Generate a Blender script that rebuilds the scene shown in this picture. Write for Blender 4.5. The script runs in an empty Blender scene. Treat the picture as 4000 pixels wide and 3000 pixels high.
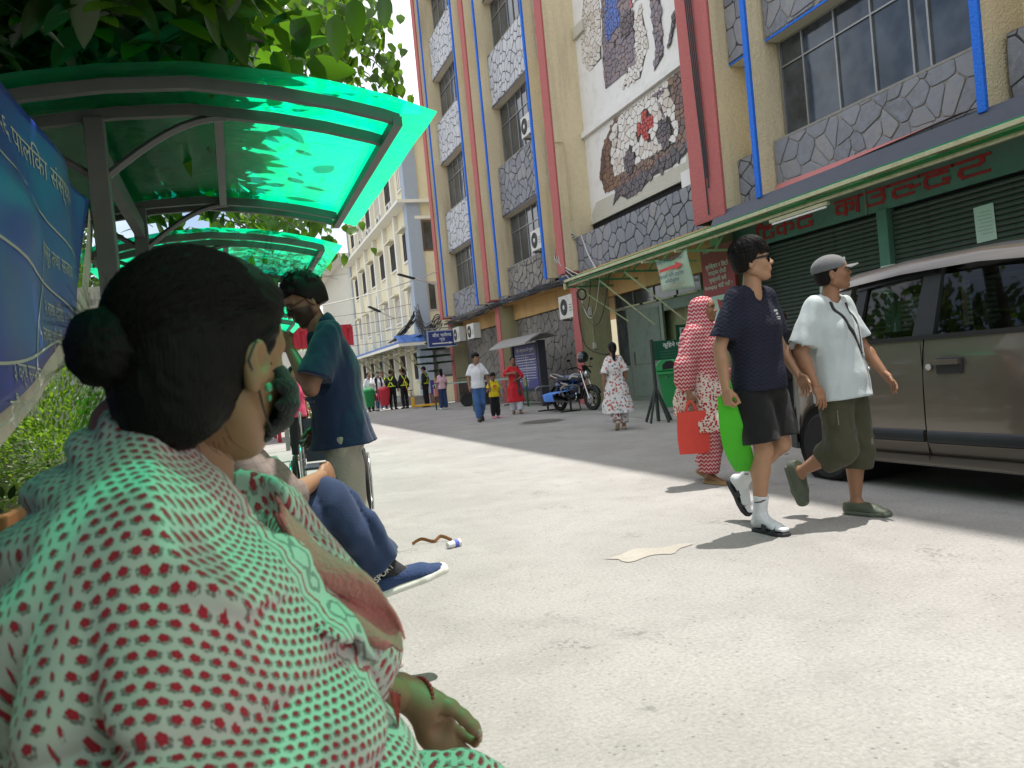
import bpy, bmesh, math, random
import numpy as np
from mathutils import Vector, Matrix
random.seed(7); np.random.seed(7)
S = bpy.context.scene
COL = S.collection
PI = math.pi
R = math.radians
# ------------------------------------------------------------------ camera
YAW, PITCH, ROLL, EYE = R(19.9), R(-0.9), R(5.4), 1.12
cF = Vector((math.sin(YAW)*math.cos(PITCH), math.cos(YAW)*math.cos(PITCH), math.sin(PITCH)))
cR0 = Vector((math.cos(YAW), -math.sin(YAW), 0)); cU0 = cR0.cross(cF)
cR = cR0*math.cos(ROLL)-cU0*math.sin(ROLL); cU = cU0*math.cos(ROLL)+cR0*math.sin(ROLL)
cam = bpy.data.cameras.new('camera'); camo = bpy.data.objects.new('camera', cam); COL.objects.link(camo)
cam.sensor_width = 36; cam.lens = 27; cam.clip_start = .05; cam.clip_end = 900
mw = Matrix.Identity(4)
for i in range(3):
    mw[i][0] = cR[i]; mw[i][1] = cU[i]; mw[i][2] = -cF[i]
mw.translation = (0, 0, EYE); camo.matrix_world = mw
cam.dof.use_dof = True; cam.dof.focus_distance = 5.2; cam.dof.aperture_fstop = 9
S.camera = camo
# ------------------------------------------------------------------ light
SUNV = Vector((-.235, -.075, -1)).normalized()           # the way the light travels
wd = bpy.data.worlds.new('World'); S.world = wd; wd.use_nodes = True
nt = wd.node_tree; nt.nodes.clear()
out = nt.nodes.new('ShaderNodeOutputWorld'); bg = nt.nodes.new('ShaderNodeBackground')
sky = nt.nodes.new('ShaderNodeTexSky'); sky.sky_type = 'NISHITA'; sky.sun_disc = False
sky.sun_elevation = math.asin(-SUNV.z); sky.sun_rotation = math.atan2(-SUNV.x, -SUNV.y)
sky.air_density = 1.0; sky.dust_density = 3.0; sky.ozone_density = 1.5
tc = nt.nodes.new('ShaderNodeTexCoord'); ns = nt.nodes.new('ShaderNodeTexNoise')
ns.inputs['Scale'].default_value = 2.6; ns.inputs['Detail'].default_value = 4; ns.inputs['Roughness'].default_value = .55
nt.links.new(tc.outputs['Generated'], ns.inputs['Vector'])
cr = nt.nodes.new('ShaderNodeValToRGB'); cr.color_ramp.elements[0].position = .36; cr.color_ramp.elements[1].position = .56
nt.links.new(ns.outputs['Fac'], cr.inputs['Fac'])
mx = nt.nodes.new('ShaderNodeMix'); mx.data_type = 'RGBA'
mx.inputs[7].default_value = (7.6, 7.8, 8.1, 1)
nt.links.new(cr.outputs['Color'], mx.inputs[0]); nt.links.new(sky.outputs['Color'], mx.inputs[6])
nt.links.new(mx.outputs[2], bg.inputs['Color']); bg.inputs['Strength'].default_value = .15
nt.links.new(bg.outputs[0], out.inputs[0])
sl = bpy.data.lights.new('sun', 'SUN'); sl.energy = 4.0; sl.angle = R(.53); sl.color = (1, .965, .91)
so = bpy.data.objects.new('sun', sl); COL.objects.link(so)
so.rotation_euler = SUNV.to_track_quat('-Z', 'Y').to_euler(); so.location = (12, 4, 40)
S.view_settings.view_transform = 'Standard'; S.view_settings.look = 'None'
S.view_settings.exposure = .48; S.view_settings.gamma = 1
S.render.engine = 'CYCLES'
S.cycles.max_bounces = 6; S.cycles.transparent_max_bounces = 12; S.cycles.diffuse_bounces = 3; S.cycles.glossy_bounces = 2
S.cycles.caustics_reflective = False; S.cycles.caustics_refractive = False
S.cycles.use_denoising = True

# ------------------------------------------------------------------ node helpers
class NT:
    """small wrapper round a material's node tree"""
    def __init__(s, m):
        s.t = m.node_tree; s.n = s.t.nodes; s.l = s.t.links
    def put(s, sock, v):
        if v is None: return
        if hasattr(v, 'links') or isinstance(v, bpy.types.NodeSocket): s.l.new(v, sock)
        else:
            if isinstance(v, (tuple, list)) and len(v) == 3 and sock.type == 'RGBA': v = (*v, 1)
            sock.default_value = v
    def m(s, op, a, b=None, c=None, clamp=False):
        n = s.n.new('ShaderNodeMath'); n.operation = op; n.use_clamp = clamp
        for i, v in enumerate((a, b, c)): s.put(n.inputs[i], v)
        return n.outputs[0]
    def mix(s, f, a, b, mode='MIX'):
        n = s.n.new('ShaderNodeMix'); n.data_type = 'RGBA'; n.blend_type = mode
        s.put(n.inputs[0], f); s.put(n.inputs[6], a); s.put(n.inputs[7], b)
        return n.outputs[2]
    def co(s, kind='Object', scale=None, rot=None, loc=None):
        n = s.n.new('ShaderNodeTexCoord'); o = n.outputs[kind]
        if scale or rot or loc:
            mp = s.n.new('ShaderNodeMapping'); s.l.new(o, mp.inputs[0])
            if scale: mp.inputs['Scale'].default_value = scale if isinstance(scale, (tuple, list)) else (scale,)*3
            if rot: mp.inputs['Rotation'].default_value = rot
            if loc: mp.inputs['Location'].default_value = loc
            o = mp.outputs[0]
        return o
    def noise(s, v, scale, detail=3, rough=.55, dist=0):
        n = s.n.new('ShaderNodeTexNoise'); s.l.new(v, n.inputs['Vector'])
        n.inputs['Scale'].default_value = scale; n.inputs['Detail'].default_value = detail
        n.inputs['Roughness'].default_value = rough; n.inputs['Distortion'].default_value = dist
        return n.outputs['Fac']
    def voro(s, v, scale, feat='F1', rnd=1, out='Distance'):
        n = s.n.new('ShaderNodeTexVoronoi'); n.feature = feat; s.l.new(v, n.inputs['Vector'])
        n.inputs['Scale'].default_value = scale; n.inputs['Randomness'].default_value = rnd
        return n.outputs[out]
    def ramp(s, f, stops):
        n = s.n.new('ShaderNodeValToRGB'); s.l.new(f, n.inputs[0]); e = n.color_ramp.elements
        while len(e) < len(stops): e.new(.5)
        for k, (p, c) in enumerate(stops):
            e[k].position = p; e[k].color = (*c, 1) if isinstance(c, (tuple, list)) else (c, c, c, 1)
        return n.outputs[0]
    def sep(s, v):
        n = s.n.new('ShaderNodeSeparateXYZ'); s.l.new(v, n.inputs[0]); return n.outputs
    def comb(s, x, y, z):
        n = s.n.new('ShaderNodeCombineXYZ')
        for i, v in enumerate((x, y, z)): s.put(n.inputs[i], v)
        return n.outputs[0]
    def schlick(s, f0=.04, k=1.0):
        n = s.n.new('ShaderNodeLayerWeight'); n.inputs[0].default_value = .5
        return s.m('MULTIPLY_ADD', s.m('POWER', n.outputs['Facing'], 4), .75*k, f0*k)
    def bump(s, h, strength=.3, dist=.01):
        n = s.n.new('ShaderNodeBump'); s.l.new(h, n.inputs['Height'])
        n.inputs['Strength'].default_value = strength; n.inputs['Distance'].default_value = dist
        return n.outputs[0]
def newmat(name):
    m = bpy.data.materials.new(name); m.use_nodes = True
    t = NT(m); b = t.n['Principled BSDF']
    return m, t, b
def P(t, b, **kw):
    for k, v in kw.items(): t.put(b.inputs[k.replace('_', ' ')], v)
MAT = {}
def plain(name, col, rough=.6, metal=0, var=.12, scale=9, bump=0, bscale=60, spec=.4, coat=0, dirt=None, emit=None):
    """painted / cast / woven stuff with a little uneven colour and relief"""
    if name in MAT: return MAT[name]
    m, t, b = newmat(name); v = t.co('Object')
    f = t.noise(v, scale, 4)
    c = t.mix(t.m('MULTIPLY', f, 1), tuple(x*(1-var) for x in col), tuple(min(1, x*(1+var)) for x in col))
    if dirt:
        g = t.ramp(t.noise(v, dirt[1], 6, .65), [(.5, 0), (.72, 1)])
        c = t.mix(t.m('MULTIPLY', g, dirt[2]), c, dirt[0])
    P(t, b, Base_Color=c, Roughness=rough, Metallic=metal)
    b.inputs['Specular IOR Level'].default_value = spec
    if coat: b.inputs['Coat Weight'].default_value = coat; b.inputs['Coat Roughness'].default_value = .05
    if bump: P(t, b, Normal=t.bump(t.noise(v, bscale, 4), bump, .01))
    MAT[name] = m; return m

# ------------------------------------------------------------------ mesh helpers
class MB:
    def __init__(s): s.v = []; s.f = []
    def add(s, vs, fs):
        o = len(s.v); s.v += [tuple(p) for p in vs]; s.f += [tuple(o+i for i in f) for f in fs]; return s
    def box(s, x0, x1, y0, y1, z0, z1):
        return s.add([(x0,y0,z0),(x1,y0,z0),(x1,y1,z0),(x0,y1,z0),(x0,y0,z1),(x1,y0,z1),(x1,y1,z1),(x0,y1,z1)],
                     [(0,3,2,1),(4,5,6,7),(0,1,5,4),(1,2,6,5),(2,3,7,6),(3,0,4,7)])
    def bar(s, a, b, w, h=None, up=(0,0,1)):
        """square bar from a to b"""
        a, b = Vector(a), Vector(b); h = h or w; d = (b-a).normalized(); u = Vector(up)
        if abs(d.dot(u)) > .95: u = Vector((0,1,0))
        x = d.cross(u).normalized()*w/2; y = x.cross(d).normalized()*h/2
        return s.add([a-x-y,a+x-y,a+x+y,a-x+y,b-x-y,b+x-y,b+x+y,b-x+y],
                     [(0,1,2,3),(7,6,5,4),(0,4,5,1),(1,5,6,2),(2,6,7,3),(3,7,4,0)])
    def tube(s, pts, r, n=8, closed=False, flat=1.0):
        pts = [Vector(p) for p in pts]; m = len(pts); rs = r if isinstance(r, (list, tuple)) else [r]*m
        o = len(s.v); t0 = None; x = None
        for i, p in enumerate(pts):
            if closed: d = pts[(i+1) % m]-pts[i-1]
            else: d = pts[min(i+1, m-1)]-pts[max(i-1, 0)]
            d = d.normalized() if d.length > 1e-9 else Vector((0,0,1))
            if x is None:
                u = Vector((0,0,1)) if abs(d.z) < .9 else Vector((1,0,0)); x = d.cross(u).normalized()
            else: x = (x-d*x.dot(d)).normalized()
            y = d.cross(x)
            for k in range(n):
                a = 2*PI*k/n; s.v.append(tuple(p+x*math.cos(a)*rs[i]+y*math.sin(a)*rs[i]*flat))
        for i in range(m if closed else m-1):
            for k in range(n):
                a = o+i*n+k; b = o+i*n+(k+1) % n; j = (i+1) % m
                s.f.append((a, b, o+j*n+(k+1) % n, o+j*n+k))
        if not closed:
            s.f.append(tuple(o+k for k in range(n))[::-1]); s.f.append(tuple(o+(m-1)*n+k for k in range(n)))
        return s
    def lathe(s, prof, n=16, c=(0,0,0), axis='z'):
        o = len(s.v)
        for r, h in prof:
            for k in range(n):
                a = 2*PI*k/n; q = (r*math.cos(a), r*math.sin(a), h)
                if axis == 'y': q = (q[0], q[2], q[1])
                if axis == 'x': q = (q[2], q[0], q[1])
                s.v.append((q[0]+c[0], q[1]+c[1], q[2]+c[2]))
        for i in range(len(prof)-1):
            for k in range(n):
                s.f.append((o+i*n+k, o+i*n+(k+1) % n, o+(i+1)*n+(k+1) % n, o+(i+1)*n+k))
        s.f.append(tuple(o+k for k in range(n))[::-1]); s.f.append(tuple(o+(len(prof)-1)*n+k for k in range(n)))
        return s
    def loft(s, rings, cap=True, closed=True):
        n = len(rings[0]); o = len(s.v)
        for r in rings: s.v += [tuple(p) for p in r]
        for i in range(len(rings)-1):
            for k in range(n if closed else n-1):
                s.f.append((o+i*n+k, o+i*n+(k+1) % n, o+(i+1)*n+(k+1) % n, o+(i+1)*n+k))
        if cap and closed:
            s.f.append(tuple(o+k for k in range(n))[::-1]); s.f.append(tuple(o+(len(rings)-1)*n+k for k in range(n)))
        return s
    def prism(s, poly, a, b, axis='x'):
        """poly (u,v) extruded from a to b along axis; x: (u,v)=(y,z), y: (x,z), z: (x,y)"""
        def q(u, v, w): return {'x': (w,u,v), 'y': (u,w,v), 'z': (u,v,w)}[axis]
        n = len(poly); o = len(s.v)
        s.v += [q(u, v, a) for u, v in poly]+[q(u, v, b) for u, v in poly]
        s.f.append(tuple(o+k for k in range(n))); s.f.append(tuple(o+n+k for k in range(n))[::-1])
        for k in range(n): s.f.append((o+k, o+n+k, o+n+(k+1) % n, o+(k+1) % n))
        return s
    def ell(s, c, r, n=12, m=8, rot=None):
        o = len(s.v)
        for i in range(1, m):
            t = PI*i/m
            for k in range(n):
                a = 2*PI*k/n; p = Vector((r[0]*math.sin(t)*math.cos(a), r[1]*math.sin(t)*math.sin(a), r[2]*math.cos(t)))
                if rot is not None: p = rot @ p
                s.v.append(tuple(p+Vector(c)))
        for i in range(m-2):
            for k in range(n): s.f.append((o+i*n+k, o+(i+1)*n+k, o+(i+1)*n+(k+1) % n, o+i*n+(k+1) % n))
        top = Vector((0,0,r[2])); 
        if rot is not None: top = rot @ top
        s.v.append(tuple(Vector(c)+top)); s.v.append(tuple(Vector(c)-top)); a, b = len(s.v)-2, len(s.v)-1
        for k in range(n):
            s.f.append((a, o+k, o+(k+1) % n)); s.f.append((b, o+(m-2)*n+(k+1) % n, o+(m-2)*n+k))
        return s
    def mesh(s, name, smooth=None, recalc=True):
        me = bpy.data.meshes.new(name); me.from_pydata(s.v, [], s.f)
        if recalc:
            bm = bmesh.new(); bm.from_mesh(me); bmesh.ops.recalc_face_normals(bm, faces=bm.faces); bm.to_mesh(me); bm.free()
        if smooth is not None:
            for p in me.polygons: p.use_smooth = True
            if smooth < 180: me.set_sharp_from_angle(angle=R(smooth))
        return me
    def build(s, name, mat, parent=None, smooth=None, bevel=0, loc=None, **kw):
        me = s.mesh(name, smooth); return obj(name, me, mat, parent, bevel=bevel, loc=loc, **kw)
def tag(o, label=None, cat=None, group=None, kind=None):
    if label: o['label'] = label
    if cat: o['category'] = cat
    if group: o['group'] = group
    if kind: o['kind'] = kind
    return o
def obj(name, me, mat=None, parent=None, bevel=0, loc=None, kind=None, label=None):
    o = bpy.data.objects.new(name, me); COL.objects.link(o)
    if mat is not None:
        for m in (mat if isinstance(mat, (list, tuple)) else [mat]): me.materials.append(m)
    if parent is not None: o.parent = parent
    if loc is not None: o.location = loc
    if bevel:
        b = o.modifiers.new('bevel', 'BEVEL'); b.width = bevel; b.segments = 2; b.limit_method = 'ANGLE'; b.angle_limit = R(40)
    if kind: o['kind'] = kind
    if label: o['label'] = label
    return o
def thing(name, label, cat, loc=(0,0,0), rz=0, group=None):
    o = bpy.data.objects.new(name, None); COL.objects.link(o); o.empty_display_size = .1
    o.location = loc; o.rotation_euler = (0,0,rz); return tag(o, label, cat, group)
def dup(root, loc, rz=None, label=None, group=None):
    r = root.copy(); COL.objects.link(r); r.location = loc
    if rz is not None: r.rotation_euler = (0,0,rz)
    tag(r, label, None, group)
    for ch in list(root.children):
        c = ch.copy(); COL.objects.link(c); c.parent = r
        for g in list(ch.children):
            d = g.copy(); COL.objects.link(d); d.parent = c
    return r
def pts(a, b, n): return [Vector(a).lerp(Vector(b), i/(n-1)) for i in range(n)]
def sag(a, b, drop, n=12):
    return [Vector(a).lerp(Vector(b), t)-Vector((0,0,drop*4*t*(1-t))) for t in [i/(n-1) for i in range(n)]]
def catmull(ps, n=6):
    ps = [Vector(p) for p in ps]; o = []
    for i in range(len(ps)-1):
        a, b, c, d = ps[max(i-1,0)], ps[i], ps[i+1], ps[min(i+2,len(ps)-1)]
        for k in range(n):
            t = k/n
            o.append(.5*((2*b)+(c-a)*t+(2*a-5*b+4*c-d)*t*t+(3*b-a-3*c+d)*t**3))
    o.append(ps[-1]); return o
# irregular polygons that fill a rectangle (crazy paving, mosaics)
def clip(poly, nx, ny, d):
    o = []
    for i in range(len(poly)):
        p, q = poly[i], poly[(i+1) % len(poly)]
        a = p[0]*nx+p[1]*ny-d; b = q[0]*nx+q[1]*ny-d
        if a <= 0: o.append(p)
        if (a < 0 < b) or (b < 0 < a):
            t = a/(a-b); o.append((p[0]+(q[0]-p[0])*t, p[1]+(q[1]-p[1])*t))
    return o
def crazy(u0, u1, v0, v1, size, gap, rng, stretch=1.0, jit=.85):
    """list of polygons"""
    nu = max(1, round((u1-u0)/size)); nv = max(1, round((v1-v0)/(size*stretch))); du, dv = (u1-u0)/nu, (v1-v0)/nv
    P_ = {}
    for i in range(-1, nu+1):
        for j in range(-1, nv+1):
            if 0 <= i < nu and 0 <= j < nv and rng.random() < .2*jit: continue
            P_[i, j] = (u0+(i+.5+(rng.random()-.5)*jit*1.25+(.5 if j % 2 else 0)*.6)*du, v0+(j+.5+(rng.random()-.5)*jit*1.25)*dv)
    res = []
    for (i, j), c in P_.items():
        poly = [(u0, v0), (u1, v0), (u1, v1), (u0, v1)]
        for di in range(-2, 3):
            for dj in range(-2, 3):
                q = P_.get((i+di, j+dj))
                if q is None or (di == 0 and dj == 0): continue
                nx, ny = q[0]-c[0], q[1]-c[1]; L = math.hypot(nx, ny)+1e-9; nx /= L; ny /= L
                m = ((q[0]+c[0])/2)*nx+((q[1]+c[1])/2)*ny-gap/2
                poly = clip(poly, nx, ny, m)
                if len(poly) < 3: break
            if len(poly) < 3: break
        if len(poly) >= 3:
            a = abs(sum(poly[k][0]*poly[(k+1) % len(poly)][1]-poly[(k+1) % len(poly)][0]*poly[k][1] for k in range(len(poly)))/2)
            if a > size*size*.06:
                q = []; m_ = len(poly)
                for k in range(m_):                      # knock the corners off, roughen the edges
                    p0, p1, p2 = poly[k-1], poly[k], poly[(k+1) % m_]; f = rng.uniform(.08, .2); e = size*.02
                    for r_ in (p0, p2): q.append((min(u1, max(u0, p1[0]+(r_[0]-p1[0])*f+rng.uniform(-e, e))), min(v1, max(v0, p1[1]+(r_[1]-p1[1])*f+rng.uniform(-e, e)))))
                res.append(q)
    return res
def stone_mb(mb, poly, x0, t, inset=.012, axis='x', sgn=-1):
    """slab proud of plane x0 by t with a chamfered rim"""
    n = len(poly); cu = sum(p[0] for p in poly)/n; cv = sum(p[1] for p in poly)/n
    def q(u, v, w): return (w, u, v) if axis == 'x' else (u, w, v)
    o = len(mb.v)
    for k in (0, 1, 2):
        w = (x0, x0+sgn*t*.7, x0+sgn*t)[k]; sc = (1, 1, 1-inset/max(.02, math.sqrt(max(1e-6, (poly[0][0]-cu)**2+(poly[0][1]-cv)**2))))[k]
        for u, v in poly: mb.v.append(q(cu+(u-cu)*sc, cv+(v-cv)*sc, w))
    for i in range(2):
        for k in range(n): mb.f.append((o+i*n+k, o+i*n+(k+1) % n, o+(i+1)*n+(k+1) % n, o+(i+1)*n+k))
    mb.f.append(tuple(o+2*n+k for k in range(n)))

# ------------------------------------------------------------------ signed-distance modelling (bodies, cloth)
class SDF:
    def __init__(s, h): s.h = h; s.p = []; s.post = []
    def cap(s, a, b, ra, rb=None, k=.02, op='u'):
        s.p.append(('cap', np.array(a, float), np.array(b, float), float(ra), float(rb if rb is not None else ra), k, op)); return s
    def ecap(s, a, b, ra, rb, fwd=(1,0,0), k=.03, op='u'):
        """capsule with an oval section: ra, rb = (radius along fwd, radius across)"""
        s.p.append(('ecap', np.array(a, float), np.array(b, float), ra, rb, np.array(fwd, float), k, op)); return s
    def ell(s, c, r, rot=None, k=.02, op='u'):
        s.p.append(('ell', np.array(c, float), np.array(r, float), np.eye(3) if rot is None else np.array(rot), k, op)); return s
    def chain(s, ps, rs, k=.02):
        for i in range(len(ps)-1): s.cap(ps[i], ps[i+1], rs[i], rs[i+1], k)
        return s
    def bounds(s):
        lo = np.full(3, 1e9); hi = -lo
        for p in s.p:
            if p[-1] != 'u': continue
            if p[0] == 'ell': m = max(p[2]); pl = [p[1]]
            elif p[0] == 'cap': m = max(p[3], p[4]); pl = [p[1], p[2]]
            else: m = max(*p[3], *p[4]); pl = [p[1], p[2]]
            for q in pl: lo = np.minimum(lo, q-m); hi = np.maximum(hi, q+m)
        return lo-4*s.h-.02, hi+4*s.h+.02
    def grid(s, lo=None, hi=None):
        a, b = s.bounds()
        if lo is not None: a = np.maximum(a, lo)
        if hi is not None: b = np.minimum(b, hi)
        n = np.ceil((b-a)/s.h).astype(int)+1
        ax = [a[i]+s.h*np.arange(n[i]) for i in range(3)]
        D = np.ones(n, np.float32)
        for p in s.p:
            k, op = p[-2], p[-1]; mar = k+5*s.h+.012
            if p[0] == 'ell': m = max(p[2]); pl = [p[1]]
            elif p[0] == 'cap': m = max(p[3], p[4]); pl = [p[1], p[2]]
            else: m = max(*p[3], *p[4]); pl = [p[1], p[2]]
            l = np.min(pl, 0)-m-mar; u = np.max(pl, 0)+m+mar
            i0 = np.clip(((l-a)/s.h).astype(int), 0, n); i1 = np.clip(np.ceil((u-a)/s.h).astype(int)+1, 0, n)
            if (i1 <= i0).any(): continue
            sl_ = tuple(slice(i0[i], i1[i]) for i in range(3))
            X = ax[0][sl_[0]][:, None, None]; Y = ax[1][sl_[1]][None, :, None]; Z = ax[2][sl_[2]][None, None, :]
            if p[0] == 'ell':
                q = [X-p[1][0], Y-p[1][1], Z-p[1][2]]; Rm = p[3]; r = p[2]
                w = [Rm[0, i]*q[0]+Rm[1, i]*q[1]+Rm[2, i]*q[2] for i in range(3)]
                k0 = np.sqrt((w[0]/r[0])**2+(w[1]/r[1])**2+(w[2]/r[2])**2)
                k1 = np.sqrt((w[0]/r[0]**2)**2+(w[1]/r[1]**2)**2+(w[2]/r[2]**2)**2)+1e-6
                d = k0*(k0-1)/k1
            else:
                A, B = p[1], p[2]; ba = B-A; L2 = float(ba@ba)+1e-12
                q = [X-A[0], Y-A[1], Z-A[2]]
                t = np.clip((q[0]*ba[0]+q[1]*ba[1]+q[2]*ba[2])/L2, 0, 1)
                w = [q[i]-t*ba[i] for i in range(3)]
                if p[0] == 'cap': d = np.sqrt(w[0]**2+w[1]**2+w[2]**2)-(p[3]+(p[4]-p[3])*t)
                else:
                    e1 = p[5]; bn = ba/math.sqrt(L2); e1 = e1-bn*(e1@bn); e1 = e1/np.linalg.norm(e1); e2 = np.cross(bn, e1)
                    r1 = p[3][0]+(p[4][0]-p[3][0])*t; r2 = p[3][1]+(p[4][1]-p[3][1])*t
                    x = w[0]*e1[0]+w[1]*e1[1]+w[2]*e1[2]; y = w[0]*e2[0]+w[1]*e2[1]+w[2]*e2[2]
                    z = w[0]*bn[0]+w[1]*bn[1]+w[2]*bn[2]; rm = np.minimum(r1, r2)
                    k0 = np.sqrt((x/r1)**2+(y/r2)**2+(z/rm)**2)
                    k1 = np.sqrt((x/r1**2)**2+(y/r2**2)**2+(z/rm**2)**2)+1e-6
                    d = np.where(k0 < .05, -rm, k0*(k0-1)/k1)
            E_ = D[sl_]
            if op == 'u':
                h_ = np.maximum(k-np.abs(E_-d), 0)/max(k, 1e-6); D[sl_] = np.minimum(E_, d)-h_*h_*k*.25
            elif op == 's':
                h_ = np.maximum(k-np.abs(E_+d), 0)/max(k, 1e-6); D[sl_] = np.maximum(E_, -d)+h_*h_*k*.25
        X = ax[0][:, None, None]; Y = ax[1][None, :, None]; Z = ax[2][None, None, :]
        for f in s.post: D = f(X, Y, Z, D)
        return a, D
    def mesh(s, lo=None, hi=None):
        a, D = s.grid(lo, hi); D = np.asarray(D, np.float32)
        for ax_ in range(3):                       # close at the grid's rim
            ix = [slice(None)]*3
            for e in (0, -1):
                ix[ax_] = e; D[tuple(ix)] = np.maximum(D[tuple(ix)], s.h*.5)
        n = np.array(D.shape); neg = D < 0
        cnt = np.zeros(n-1, np.int8)
        for i in (0, 1):
            for j in (0, 1):
                for k in (0, 1): cnt += neg[i:n[0]-1+i, j:n[1]-1+j, k:n[2]-1+k]
        act = (cnt > 0) & (cnt < 8); C = np.argwhere(act)
        idx = -np.ones(n-1, np.int64); idx[act] = np.arange(len(C))
        acc = np.zeros((len(C), 3)); w = np.zeros(len(C))
        cor = [(i, j, k) for i in (0, 1) for j in (0, 1) for k in (0, 1)]
        vals = {c: D[C[:, 0]+c[0], C[:, 1]+c[1], C[:, 2]+c[2]] for c in cor}
        for c in cor:
            for ax_ in range(3):
                if c[ax_]: continue
                e = list(c); e[ax_] = 1; e = tuple(e); v0, v1 = vals[c], vals[e]; mk = (v0 < 0) != (v1 < 0)
                t = v0[mk]/(v0[mk]-v1[mk]); pnt = np.tile(np.array(c, float), (mk.sum(), 1)); pnt[:, ax_] = t
                acc[mk] += pnt; w[mk] += 1
        V = a+s.h*(C+acc/w[:, None]); F = []
        for ax_ in range(3):
            b, c = (ax_+1) % 3, (ax_+2) % 3
            i0 = [slice(1, -1)]*3; i0[ax_] = slice(0, -1); i1 = [slice(1, -1)]*3; i1[ax_] = slice(1, None)
            s0 = neg[tuple(i0)]; s1 = neg[tuple(i1)]; E_ = np.argwhere(s0 != s1)
            if len(E_) == 0: continue
            fl = s0[s0 != s1]; base = E_.copy(); base[:, b] += 1; base[:, c] += 1
            def cell(db, dc):
                q = base.copy(); q[:, b] -= db; q[:, c] -= dc; return idx[q[:, 0], q[:, 1], q[:, 2]]
            q4 = np.stack([cell(1, 1), cell(0, 1), cell(0, 0), cell(1, 0)], 1)
            q4[~fl] = q4[~fl][:, ::-1]; F.append(q4)
        F = np.concatenate(F) if F else np.zeros((0, 4), int)
        F = F[(F >= 0).all(1)]
        return V, F
def vnoise(X, Y, Z, sc, seed=0, n=5):
    rg = np.random.RandomState(seed); r = 0
    for i in range(n):
        k = rg.normal(size=3); k = k/np.linalg.norm(k)*sc*(1+.5*i); r = r+np.sin(k[0]*X+k[1]*Y+k[2]*Z+rg.rand()*6.28)/(1+.4*i)
    return r/2.2
def npmesh(name, parts, col=None):
    """one mesh from several (V,F) shells; col(V)->rgb vertex colours"""
    V = np.concatenate([p[0] for p in parts]); o = 0; Fs = []
    for p in parts: Fs.append(p[1]+o); o += len(p[0])
    F = np.concatenate(Fs)
    me = bpy.data.meshes.new(name); me.vertices.add(len(V)); me.vertices.foreach_set('co', V.astype(np.float32).ravel())
    nf = len(F); k = F.shape[1]
    me.loops.add(nf*k); me.loops.foreach_set('vertex_index', F.astype(np.int32).ravel())
    me.polygons.add(nf); me.polygons.foreach_set('loop_start', np.arange(0, nf*k, k, dtype=np.int32))
    me.polygons.foreach_set('loop_total', np.full(nf, k, np.int32))
    me.update(calc_edges=True); me.validate()
    me.polygons.foreach_set('use_smooth', np.ones(len(me.polygons), bool))
    if col is not None:
        c = np.ones((len(V), 4), np.float32); c[:, :3] = col(V)
        at = me.color_attributes.new('Col', 'FLOAT_COLOR', 'POINT'); at.data.foreach_set('color', c.ravel())
    return me
# ================================================================== materials of the place
def mat_ground(name, c0, c1, speck=.5, sc=1.0):
    m, t, b = newmat(name); v = t.co('Object')
    big = t.noise(v, .45*sc, 3, .65); mid = t.noise(v, 4.2*sc, 3, .7); fine = t.noise(v, 60*sc, 2, .7)
    c = t.mix(t.ramp(big, [(.3, 0), (.7, 1)]), c0, c1)
    c = t.mix(t.m('MULTIPLY', t.ramp(mid, [(.36, 1), (.52, 0)]), .22), c, tuple(x*.74 for x in c0))
    c = t.mix(t.m('MULTIPLY', t.ramp(fine, [(.36, 1), (.5, 0)]), .30), c, tuple(x*.55 for x in c0))
    c = t.mix(t.m('MULTIPLY', t.ramp(fine, [(.56, 0), (.68, 1)]), .35), c, tuple(min(1, x*1.3) for x in c1))
    vv = t.voro(v, 26*sc, 'F1', 1); pit = t.ramp(vv, [(.09, 1), (.2, 0)])
    pit = t.m('MULTIPLY', pit, t.m('MULTIPLY', t.ramp(mid, [(.45, 1), (.6, 0)]), speck))
    c = t.mix(pit, c, (.06, .06, .06))
    tar = t.m('MULTIPLY', t.ramp(t.noise(v, 1.1*sc, 4, .75), [(.60, 0), (.70, 1)]), t.ramp(t.noise(v, 34*sc, 2, .6), [(.47, 0), (.56, 1)])); c = t.mix(t.m('MULTIPLY', tar, speck*1.3), c, (.09, .088, .085))
    st_ = t.ramp(t.noise(v, .9*sc, 4, .7, .8), [(.42, 1), (.58, 0)]); c = t.mix(t.m('MULTIPLY', st_, .16), c, tuple(x*.55 for x in c0))
    P(t, b, Base_Color=c, Roughness=.9)
    b.inputs['Specular IOR Level'].default_value = .2
    P(t, b, Normal=t.bump(fine, .5, .006))
    return m
M_ground = mat_ground('worn_concrete_road', (.322, .306, .288), (.385, .368, .350))
M_apron = mat_ground('cement_apron', (.30, .288, .266), (.36, .342, .31), .25, 1.3)
def mat_stucco(name, col, dirt=(.22, .17, .10), amt=.5):
    m, t, b = newmat(name); v = t.co('Object')
    n1 = t.noise(v, 14, 2, .6); n2 = t.noise(t.co('Object', (1.2, 1.2, .12)), 1.6, 3, .65)
    c = t.mix(n1, tuple(x*.86 for x in col), tuple(min(1, x*1.1) for x in col))
    c = t.mix(t.m('MULTIPLY', t.ramp(n2, [(.5, 0), (.8, 1)]), amt), c, dirt)
    P(t, b, Base_Color=c, Roughness=.85); b.inputs['Specular IOR Level'].default_value = .25
    P(t, b, Normal=t.bump(t.noise(v, 30, 2, .6), .7, .03))
    return m
M_cream = mat_stucco('cream_stucco', (.74, .63, .42))
M_red = mat_stucco('red_stucco', (.46, .14, .13), (.20, .06, .06), .2)
M_blue = mat_stucco('blue_paint', (.03, .17, .70), (.02, .1, .4), .2)
M_soffit = plain('cream_soffit', (.66, .60, .48), .8, var=.06)
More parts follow.
